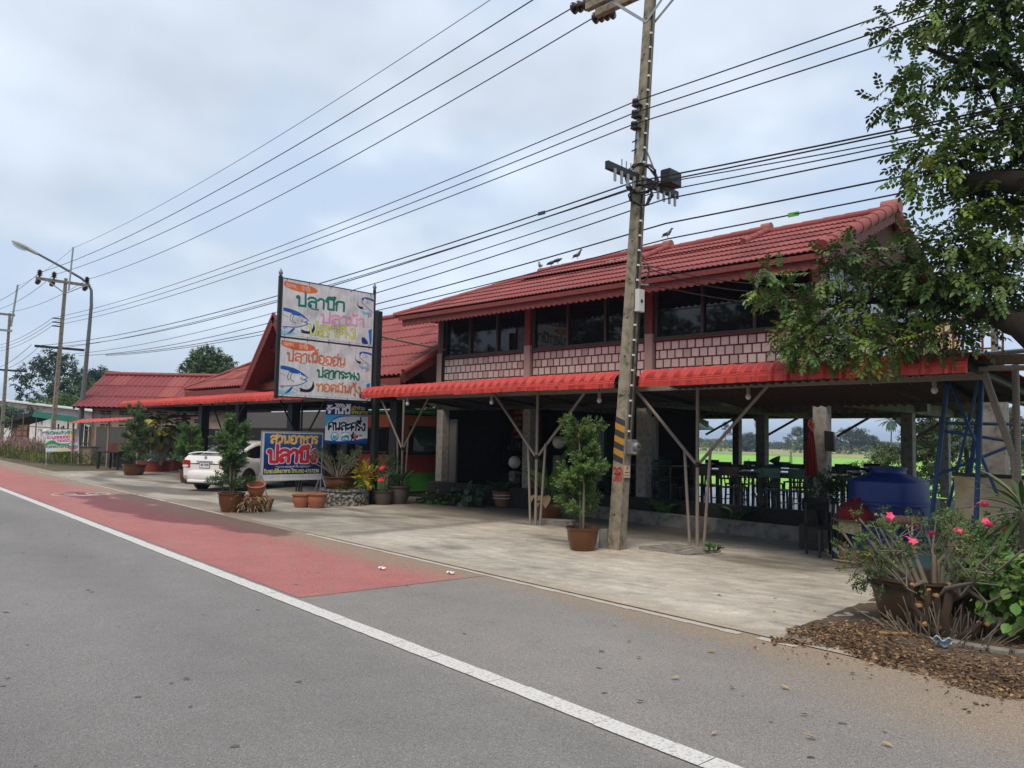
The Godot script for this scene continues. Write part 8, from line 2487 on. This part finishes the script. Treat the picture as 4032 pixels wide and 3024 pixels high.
	for i in 5200:
		var f := rng.randf()
		var p := V(-58.0, 0, -13.2).lerp(V(-44.0, 0, -13.0), f) + V(rng.randfn() * 1.5, 0, rng.randfn() * 0.9)
		if p.z > road_z(p.x, -7.6):
			continue
		var hh := rng.randf_range(0.35, 1.0) * (1.0 if p.x < -50 else 0.6)
		gxf.append(Transform3D(Basis(Vector3.UP, rng.randf() * TAU) * Basis(Vector3.RIGHT, rng.randfn() * 0.22) * Basis.from_scale(V(hh * 1.6, hh, hh)), p))
		gcs.append(tone(Color(0.12, 0.15, 0.045), 0.35, 0.2))
		if p.x < -49.5 and rng.randf() < 0.12:
			pxf2.append(Transform3D(Basis(Vector3.UP, rng.randf() * TAU) * Basis.from_scale(V(0.25, 0.4, 0.25)), p + V(0, hh * 0.85, 0)))
			pcs2.append(Color(0.34, 0.21, 0.22) * rng.randf_range(0.7, 1.3))
	tag(many("tall_grass", LEAF.blade, M.leaf_soft, gxf, gcs), "tall green and straw coloured grass along the far verge", "grass", "", "stuff")
	tag(many("grass_plumes", LEAF.twig, M.leaf_soft, pxf2, pcs2), "pinkish feathery seed heads above the far verge grass", "grass", "", "stuff")
	var wv := []
	var wc := []
	for i in 1500:
		var p := V(-52.0, 0.0, -13.6).lerp(V(-41.0, 0, -12.6), rng.randf()) + V(rng.randfn() * 0.8, 0, rng.randfn() * 0.8)
		wv.append(Transform3D(orient(rnd_dir() + V(0, 0.8, 0), 0, rng.randf_range(0.1, 0.2)), p + V(0, rng.randf() * 0.5, 0)))
		wc.append(tone(Color(0.07, 0.11, 0.035), 0.35, 0.05))
	tag(many("verge_weeds", LEAF.twig, M.leaf_soft, wv, wc), "low leafy weeds round the menu banner and the lamp", "weeds", "", "stuff")
	var cas := thing("cassava_bush", "dark green layered bush on thin bare stems at the far left edge", "bush", V(-64.3, 0, -14.6))
	for i in 7:
		put("stem", B.new().tube([V(rng.randf_range(-1, 1) * 0.7, 0, rng.randf_range(-1, 1) * 0.7), V(rng.randf_range(-1, 1) * 0.9, 2.0, rng.randf_range(-1, 1) * 0.9)], 0.03, 5).mesh(), M.stem_grey, cas)
	shrub(cas, V(0, 2.5, 0), V(1.5, 0.9, 1.5), 420, 0.32, LEAF.spray, M.leaf, Color(0.035, 0.085, 0.04), 0, 0.5)

# ---------------------------------------------------------------- trees
func crown(t: Node3D, blobs: Array, per: float, size: float, mesh: Mesh, m: Material, col: Color, yellow := 0.0, down := 0.3) -> void:   # blobs: [centre, radius]
	var xf := []
	var cs := []
	for q in blobs:
		var c: Vector3 = q[0]
		var r: float = q[1]
		var shade := rng.randf_range(0.7, 1.25)
		for i in int(per * r * r / (size * size)):
			var d := rnd_dir()
			var f := pow(rng.randf(), 0.4)
			var v := (d * 0.8 + rnd_dir() * 0.6 - V(0, down, 0)).normalized()
			xf.append(Transform3D(orient(v, rng.randf_range(-0.5, 0.5), size * rng.randf_range(0.7, 1.3)), c + d * r * f * V(1, 0.8, 1)))
			cs.append(tone(col * shade, 0.3, yellow))
	many("leaves", mesh, m, xf, cs, t)

func far_tree(called: String, label: String, at: Vector3, h: float, w: float, leafsize: float, col: Color, grp := "trees beyond the fields", trunk_h := 0.3, per := 9.0) -> Node3D:
	var t := thing(called, label, "tree", at, 0.0, grp)
	put("trunk", B.new().tube([V(0, -0.2, 0), V(0.1 * w * 0.3, h * trunk_h, 0), V(0, h * 0.7, 0)], [w * 0.045, w * 0.03, w * 0.012], 7).mesh(), M.bark, t)
	var bl := []
	for i in 13:
		var a := rng.randf() * TAU
		var f := rng.randf()
		var rr := w * 0.5 * sin(PI * clampf(0.15 + 0.8 * f, 0, 1))
		bl.append([V(cos(a) * rr * 0.75, h * lerpf(trunk_h + 0.08, 0.92, f), sin(a) * rr * 0.75), w * rng.randf_range(0.14, 0.24)])
	crown(t, bl, per, leafsize, LEAF.spray, M.leaf, col)
	return t

func trees() -> void:
	# the big tree at the right whose boughs hang over the awning
	var t := thing("rain_tree", "large leafy tree at the right edge with boughs hanging over the red awning", "tree")
	var limbs := [
		"-1.00 0.0 -10.84 .4; -1.07 1.36 -10.43 .34; -1.19 2.42 -10.07 .28; -1.18 3.98 -9.79 .2; -1.14 5.03 -9.72 .12; -1.32 6.44 -9.7 .08",
		"-1.19 2.3 -10.0 .19; -1.79 2.99 -9.72 .15; -2.05 3.16 -9.73 .12; -2.30 3.26 -9.76 .08; -2.63 3.42 -9.84 .06; -2.94 3.41 -9.96 .05; -3.37 3.50 -9.95 .04; -3.99 3.48 -9.91 .025; -4.39 3.61 -9.93 .012",
		"-1.18 3.98 -9.79 .18; -1.60 4.49 -9.75 .15; -2.00 4.69 -9.77 .12; -2.25 4.70 -9.80 .12; -2.40 4.63 -9.80 .11; -2.42 4.79 -9.77 .09; -2.43 4.96 -9.75 .08",
		"-1.14 5.03 -9.72 .1; -1.72 5.74 -9.93 .07; -1.98 6.11 -10.06 .05; -2.32 6.13 -9.87 .04; -2.56 6.30 -9.77 .03; -2.78 6.48 -9.68 .015",
		"-1.98 6.11 -10.06 .05; -1.94 6.54 -10.06 .045; -1.99 7.12 -9.96 .04", "-1.60 4.49 -9.75 .05; -2.10 5.84 -9.98 .03; -2.33 5.85 -9.89 .03; -2.71 5.97 -9.79 .015",
		"-1.78 4.41 -9.87 .05; -2.09 4.44 -9.84 .03; -2.22 4.64 -9.84 .02", "-2.63 3.42 -9.84 .05; -2.80 3.18 -9.84 .03; -3.07 2.98 -10.01 .02; -3.42 2.81 -9.8 .01",
		"-2.94 3.41 -9.96 .035; -3.05 3.75 -9.96 .025; -3.39 4.06 -10.02 .01", "-3.99 3.48 -9.91 .02; -4.39 3.61 -9.93 .012; -4.60 3.87 -9.84 .008", "-3.83 3.49 -9.93 .015; -4.16 3.19 -9.92 .01; -4.40 2.99 -9.84 .006"]
	for i in limbs.size():
		var p := []
		var r := []
		for q in limbs[i].split(";"):
			var w: PackedFloat64Array = q.strip_edges().split_floats(" ", false)
			p.append(V(w[0], w[1], w[2]))
			r.append(w[3])
		var pp := []
		var pr := []
		for k in p.size() - 1:
			for s in 4:
				var f := s / 4.0
				pp.append(p[k].lerp(p[k + 1], f) + rnd_dir() * r[k] * 0.10)
				pr.append(lerpf(r[k], r[k + 1], f) * rng.randf_range(0.9, 1.13))
		pp.append(p[p.size() - 1])
		pr.append(r[p.size() - 1])
		put("trunk" if i == 0 else "branch", B.new().tube(pp, pr, 11).mesh(), M.bark, t)
	var cl := [
		"-3.06 6.81 -9.78 .22;-2.78 6.77 -9.79 .21;-2.53 6.81 -9.88 .27;-2.24 6.71 -9.89 .32;-1.94 6.55 -9.92 .38;-2.84 6.31 -9.77 .18;-2.94 5.92 -9.71 .23;-2.71 6.00 -9.79 .24;-2.41 6.00 -9.80 .24;-2.65 5.82 -9.86 .18;-2.11 6.21 -10.07 .35;-1.84 5.92 -10.08 .29;-2.25 6.36 -9.92 .21;-1.98 5.67 -10.11 .23;-2.0 7.1 -9.9 .4;-1.6 6.9 -9.9 .5;-2.4 7.1 -9.8 .3",
		"-2.85 5.06 -9.75 .21;-2.61 5.23 -9.68 .30;-2.35 5.25 -9.79 .26;-2.09 5.28 -9.90 .29;-1.84 5.19 -10.01 .29;-2.71 4.81 -9.63 .24;-2.46 4.96 -9.71 .26;-2.12 4.84 -9.77 .26;-1.85 4.75 -9.90 .23;-2.28 4.50 -9.79 .20;-2.12 4.44 -9.95 .23;-2.37 4.38 -9.72 .14;-1.91 4.36 -10.02 .17;-1.5 5.2 -10 .4;-1.5 4.6 -10 .3",
		"-2.61 3.99 -9.80 .24;-2.30 4.09 -9.82 .26;-1.98 4.07 -9.85 .31;-2.73 4.14 -9.67 .15;-2.66 3.70 -9.78 .32;-2.33 3.75 -9.82 .38;-1.97 3.68 -9.89 .37;-2.52 3.39 -9.81 .32;-2.23 3.41 -9.81 .31;-1.95 3.39 -9.95 .20;-2.74 3.42 -9.87 .24;-2.89 3.80 -9.83 .27;-2.60 3.05 -9.90 .27;-2.43 2.98 -10.0 .20;-2.80 2.94 -9.8 .18",
		"-3.12 4.02 -10.01 .22;-3.39 4.00 -10.02 .20;-3.61 4.11 -9.94 .23;-3.87 4.12 -9.97 .18;-3.97 3.89 -9.89 .18;-3.77 3.81 -9.95 .23;-3.47 3.68 -9.98 .23;-3.17 3.64 -9.99 .22;-4.79 3.84 -9.94 .17;-4.64 3.99 -9.93 .13;-4.51 3.73 -9.94 .19;-4.33 3.52 -10.00 .22;-4.56 3.53 -9.91 .16;-4.05 3.39 -10.00 .24;-3.74 3.42 -10.02 .23;-3.44 3.33 -10.04 .23",
		"-4.43 3.24 -9.93 .27;-4.18 3.07 -10.0 .28;-3.86 3.08 -10.0 .28;-4.40 2.99 -9.85 .18;-4.21 2.93 -9.9 .18;-3.73 2.94 -9.9 .2;-3.50 2.95 -9.9 .24;-3.22 2.95 -9.85 .22;-3.01 2.95 -9.85 .2;-3.38 2.72 -9.62 .11;-4.78 4.08 -9.92 .10;-3.10 3.31 -10.10 .19"]
	var xf := []
	var cs := []
	for row in cl:
		for q in row.split(";"):
			var w: PackedFloat64Array = q.strip_edges().split_floats(" ", false)
			var c := V(w[0], w[1], w[2])
			var r: float = w[3]
			var bright := 0.75 + 0.6 * rng.randf()
			var young := rng.randf() < 0.25
			c += V(0.695, 0, 0.719) * rng.randfn() * 0.13
			for i in int(520 * r * r) + 6:
				var d := rnd_dir()
				var f := pow(rng.randf(), 0.5)
				var v := (d + rnd_dir() * 0.7 - V(0, 0.22, 0)).normalized()
				xf.append(Transform3D(orient(v, rng.randf_range(-0.6, 0.6), rng.randf_range(0.14, 0.22)), c + d * r * f * 1.02))
				cs.append(tone((Color(0.12, 0.19, 0.035) if young else Color(0.065, 0.12, 0.03)) * bright, 0.3, 0.012))
	many("leaves", LEAF.feather, M.leaf, xf, cs, t)
	# trees left, behind the low house
	var mg := thing("mango_tree", "round dense mango tree rising behind the roofs left of the fish sign", "tree", V(-58.5, 0, -26.5), 0, "trees behind the old buildings")
	put("trunk", B.new().tube([V(0, 0, 0), V(0, 3.5, 0), V(0, 6, 0)], [0.4, 0.3, 0.1], 8).mesh(), M.bark, mg)
	var mb := []
	for q in ["0 7.2 0 1.5", "1.2 6.6 -0.6 1.3", "-0.9 6.3 0.5 1.3", "2.0 5.6 -1.4 1.2", "0.4 5.4 0.3 1.6", "-2.0 5.2 1.2 1.2", "-3.0 4.6 1.8 1.0", "1.6 4.6 -0.6 1.3", "-1.2 4.4 0.8 1.4", "-3.6 4.0 2.0 0.9", "2.8 4.4 -2 1.0"]:
		var w: PackedFloat64Array = q.split_floats(" ")
		mb.append([V(w[0], w[1], w[2]), w[3]])
	crown(mg, mb, 26.0, 0.36, LEAF.spray, M.leaf, Color(0.06, 0.115, 0.03))
	far_tree("dark_tree", "tall dark loose tree behind the second pole far left", V(-86, 0, -23.5), 9.2, 7.0, 0.55, Color(0.03, 0.065, 0.035), "trees behind the old buildings")
	far_tree("dark_tree", "second dark tree further right behind the low house roof", V(-78, 0, -25.5), 7.6, 6.0, 0.5, Color(0.035, 0.07, 0.035), "trees behind the old buildings")
	far_tree("bright_tree", "low bright green tree between the warehouse and the low house", V(-72, 0, -21.8), 5.6, 7.0, 0.4, Color(0.09, 0.165, 0.04), "trees behind the old buildings", 0.12)
	far_tree("bright_tree", "green trees edge seen under the old hall roof", V(-30, 0, -27), 5.0, 7.0, 0.35, Color(0.06, 0.12, 0.04), "trees behind the old buildings", 0.12)
	far_tree("bright_tree", "leafy tree behind the old hall's back wall, right part", V(-22, 0, -25), 4.2, 6.0, 0.35, Color(0.075, 0.15, 0.04), "trees behind the old buildings", 0.1)
	# the round tree behind the terrace
	var rt := far_tree("field_tree", "round dark tree standing at the field edge behind the terrace", V(-8.9, -0.9, -36.5), 4.3, 5.6, 0.24, Color(0.06, 0.085, 0.035), "trees beyond the fields", 0.12)
	var rt2 := far_tree("field_tree", "lower bush at the left of the round tree behind the terrace", V(-12.2, -0.9, -36.0), 2.7, 3.0, 0.22, Color(0.075, 0.11, 0.035), "trees beyond the fields", 0.1)
	# trees along the far side of the fields
	far_tree("tall_tree", "single tall slim tree above the far wood, left of the middle column", V(-170, -0.9, -312), 12, 5, 1.0, Color(0.06, 0.09, 0.05))
	far_tree("tall_tree", "small slim tree top at the left end of the far wood", V(-215, -0.9, -300), 9, 4, 1.0, Color(0.06, 0.09, 0.05))
	var lone := ["round dark tree at the left of the right hand field gap", "pale leafy tree group beside the round dark field tree", "dark spreading tree left of the coconut palm across the field", "bushy tree right of the coconut palm across the field", "far tree at the right end of the field gap"]
	var lp := [V(-111, -0.9, -222), V(-104, -0.9, -238), V(-88, -0.9, -236), V(-63, -0.9, -232), V(-52, -0.9, -240)]
	var lh := [5.0, 7.5, 6.5, 5.0, 4.2]
	var lw := [12.0, 9.0, 15.0, 13.0, 14.0]
	for i in 5:
		far_tree("field_tree", lone[i], lp[i], lh[i], lw[i], 0.9, [Color(0.035, 0.06, 0.035), Color(0.09, 0.13, 0.06)][i % 2] , "trees beyond the fields", 0.15)
	var pm := thing("coconut_palm", "coconut palm standing among the trees across the field", "palm", V(-74, -0.9, -228))
	put("trunk", B.new().tube([V(0, 0, 0), V(0.3, 6, 0), V(0.2, 9.6, 0)], [0.25, 0.18, 0.14], 7).mesh(), M.pale_bark, pm)
	for i in 22:
		var a := i * 2.4
		var b := B.new()
		b.colored = true
		b.color = tone(Color(0.05, 0.085, 0.045), 0.2)
		leaf(b, V(0.2, 9.5, 0), V(cos(a), 0.7 - (i % 4) * 0.35, sin(a)), Vector3.UP, 4.2, 0.9, 0.45, 0.3, 5)
		put("frond", b.mesh(), M.leaf, pm)
	# the far wood reads as one mass
	var wx := []
	var wc := []
	for i in 15000:
		var f := rng.randf()
		var x := lerpf(-560.0, 40.0, f)
		var z := -330.0 - 60.0 * rng.randf() - absf(x + 170) * 0.12
		var n3 := noise(55, 0.02, 3)
		var hh := 2.6 + 2.6 * clampf(0.5 + n3.get_noise_1d(x) * 1.6, 0, 1)
		if x > -150:
			hh *= 0.7
		wx.append(Transform3D(Basis(rnd_dir(), rng.randf() * TAU) * rng.randf_range(1.2, 2.4), V(x, -0.9 + hh * pow(rng.randf(), 0.7), z)))
		wc.append(tone(Color(0.055, 0.085, 0.04) * (0.75 + 0.5 * clampf(0.5 + n3.get_noise_1d(x * 3.0) * 2.0, 0, 1)), 0.25))
	tag(many("far_wood", LEAF.spray, M.leaf, wx, wc), "hazy green wood closing the fields on the horizon", "wood", "", "stuff")
	var bx := []
	var bc := []
	for i in 2600:
		var x := rng.randf_range(-210.0, 20.0)
		var z := -205.0 - 28.0 * rng.randf()
		if noise(66, 0.03, 2).get_noise_1d(x) < -0.05:
			continue
		bx.append(Transform3D(Basis(rnd_dir(), rng.randf() * TAU) * rng.randf_range(0.5, 1.1), V(x, -0.9 + 2.6 * pow(rng.randf(), 1.3), z)))
		bc.append(tone(Color(0.10, 0.15, 0.04), 0.3, 0.1))
	tag(many("field_scrub", LEAF.spray, M.leaf, bx, bc), "low light green scrub at the back of the rice field", "scrub", "", "stuff")
	var ms := thing("radio_mast", "tiny red and white radio mast on the horizon", "mast", V(-423, -1, -846))
	for i in 6:
		put("section", B.new().box(V(0, 3.5 + 7.0 * i, 0), V(1.1, 7.0, 1.1)).mesh(), M.red_board if i % 2 else M.trim_white, ms)
	# trees across the road, mirrored in the upstairs windows
	for i in 11:
		var l := ["first", "second", "third", "fourth", "fifth", "sixth", "seventh", "eighth", "ninth", "tenth", "eleventh"][i] as String
		far_tree("road_tree", "%s tree from the left across the road, mirrored in the upstairs windows" % l, V(-46.0 + 6.0 * i, -0.9, 17.0 + 2.5 * (i % 3)), [15.0, 13.0, 14.0, 9.0, 15.0, 16.0, 13.0, 15.0, 14.0, 12.0, 15.0][i], 11.0, 0.6, Color(0.04, 0.075, 0.03), "trees across the road", 0.25)

# ---------------------------------------------------------------- leaf litter
func litter() -> void:
	var xf := []
	var cs := []
	for i in 20000:
		var f := rng.randf()
		var x := lerpf(-3.1, 0.8, pow(f, 0.8))
		var edge := road_z(x, -6.35) + 0.14 + 0.1 * sin(x * 3.1) + 0.06 * sin(x * 7.7)
		var z := edge - pow(rng.randf(), 1.2) * lerpf(0.5, 2.2, clampf((x + 3.1) / 1.2, 0, 1))
		var y := 0.02 + rng.randf() * 0.05
		if rng.randf() < 0.05:
			z += rng.randf() * 0.55
		if z > road_z(x, -6.38):
			y = 0.012
		xf.append(Transform3D(orient(V(rng.randfn(), rng.randf_range(-0.2, 0.35), rng.randfn()), rng.randf() * TAU, rng.randf_range(0.016, 0.048)), V(x, y, z)))
		var c := rng.randf()
		cs.append((Color(0.19, 0.12, 0.065) if c < 0.5 else (Color(0.34, 0.225, 0.115) if c < 0.70 else Color(0.08, 0.052, 0.033))) * rng.randf_range(0.6, 1.3))
	tag(many("leaf_litter", LEAF.dry, M.dry, xf, cs), "brown dead leaves and twigs heaped at the foot of the planted island", "leaf litter", "", "stuff")
	var tw := B.new()
	for i in 170:
		var x := rng.randf_range(-2.8, 0.6)
		var z := road_z(x, -6.4) - rng.randf() * 1.2
		var a := rng.randf() * TAU
		var l := rng.randf_range(0.1, 0.35)
		tw.tube([V(x, 0.04, z), V(x + cos(a) * l * 0.5, 0.06 + rng.randf() * 0.03, z + sin(a) * l * 0.5), V(x + cos(a + 0.3) * l, 0.05, z + sin(a + 0.3) * l)], rng.randf_range(0.002, 0.005), 4, false)
	var two := put("dry_twigs", tw.mesh(), M.timber)
	tag(two, "thin dry twigs lying among the dead leaves", "twigs", "", "stuff")
	var eb := B.new()
	var en := noise(88, 1.2, 4)
	eb.grid(60, 30, func(i, j):
		var x = -3.15 + 4.2 * i / 60.0
		var z0 := road_z(x, -6.36) - 0.12 * absf(en.get_noise_1d(x * 2.2)) - 0.5 * smoothstep(-2.4, -3.1, x)
		var z := lerpf(z0, z0 - 2.6, j / 30.0)
		var rise := 0.05 * smoothstep(0, 0.2, j / 30.0) * smoothstep(0, 0.25, i / 60.0)
		return V(x, 0.0115 + rise + 0.02 * en.get_noise_2d(x * 3, z * 3) * smoothstep(0, 0.2, j / 30.0), z), false, func(p):
		var q := en.get_noise_2d(p.x * 2.0, p.z * 2.0)
		return Color(0.15, 0.105, 0.065) * (1.0 + 0.5 * q))
	struct("island_earth", eb, M.earth)
	# single fallen leaves on the asphalt
	var fp := [V(-3.55, 0, -5.2), V(-3.1, 0, -4.9), V(-2.72, 0, -5.05), V(-3.3, 0, -5.75), V(-2.4, 0, -5.3), V(-3.9, 0, -5.55), V(-2.95, 0, -4.35), V(-2.1, 0, -4.9), V(-1.9, 0, -4.55), V(-4.3, 0, -5.9), V(-2.35, 0, -4.15), V(-1.55, 0, -4.75), V(-3.6, 0, -7.6), V(-4.4, 0, -7.9), V(-3.9, 0, -8.2), V(-3.3, 0, -7.9)]
	for i in fp.size():
		var o := put("fallen_leaf", LEAF.dry, M.straw if i % 3 else M.yellow_leaf)
		o.transform = Transform3D(orient(V(rng.randfn(), 0.02, rng.randfn()), rng.randf_range(-0.25, 0.25), rng.randf_range(0.05, 0.08)), fp[i] + V(0, 0.012, 0))
		tag(o, "single dry leaf fallen on the grey asphalt or concrete before the island", "leaf", "single fallen leaves")
	var mk := thing("face_mask", "crumpled pale blue face mask lying in the dead leaves", "face mask", V(-1.92, 0.09, -7.08))
	put("mask", B.new().grid(6, 5, func(i, j): return V(-0.06 + 0.12 * i / 6.0, 0.02 * sin(i * 1.4) + 0.06 * j / 5.0, -0.05 + 0.03 * cos(j * 1.5) + 0.05 * j / 5.0)).mesh(), M.mask_blue, mk)
	put("loop", B.new().tube([V(-0.06, 0.01, -0.04), V(-0.1, 0.05, 0.0), V(-0.06, 0.05, 0.03)], 0.003, 4).mesh(), M.vinyl_white, mk)
	var ch := put("wood_chip", B.new().box(Vector3.ZERO, V(0.24, 0.02, 0.045), Basis(Vector3.BACK, 0.05), 0.006).mesh(), M.cut_wood, null, V(-2.36, 0.075, -7.28))
	ch.rotation.y = 0.5
	tag(ch, "split pale wood chip lying on the dead leaves", "wood chip")
	for q in [[V(-8.15, 0.03, -6.1), "scrap of white paper on the dusty edge of the red lane"], [V(-7.35, 0.03, -6.55), "smaller scrap of white paper by the thin white line"]]:
		var pp := put("paper_scrap", B.new().grid(5, 3, func(i, j): return V(0.1 * i / 5.0, 0.012 * sin(i * 1.7 + j), 0.06 * j / 3.0)).mesh(), M.vinyl_white, null, q[0])
		tag(pp, q[1], "paper", "scraps of paper")
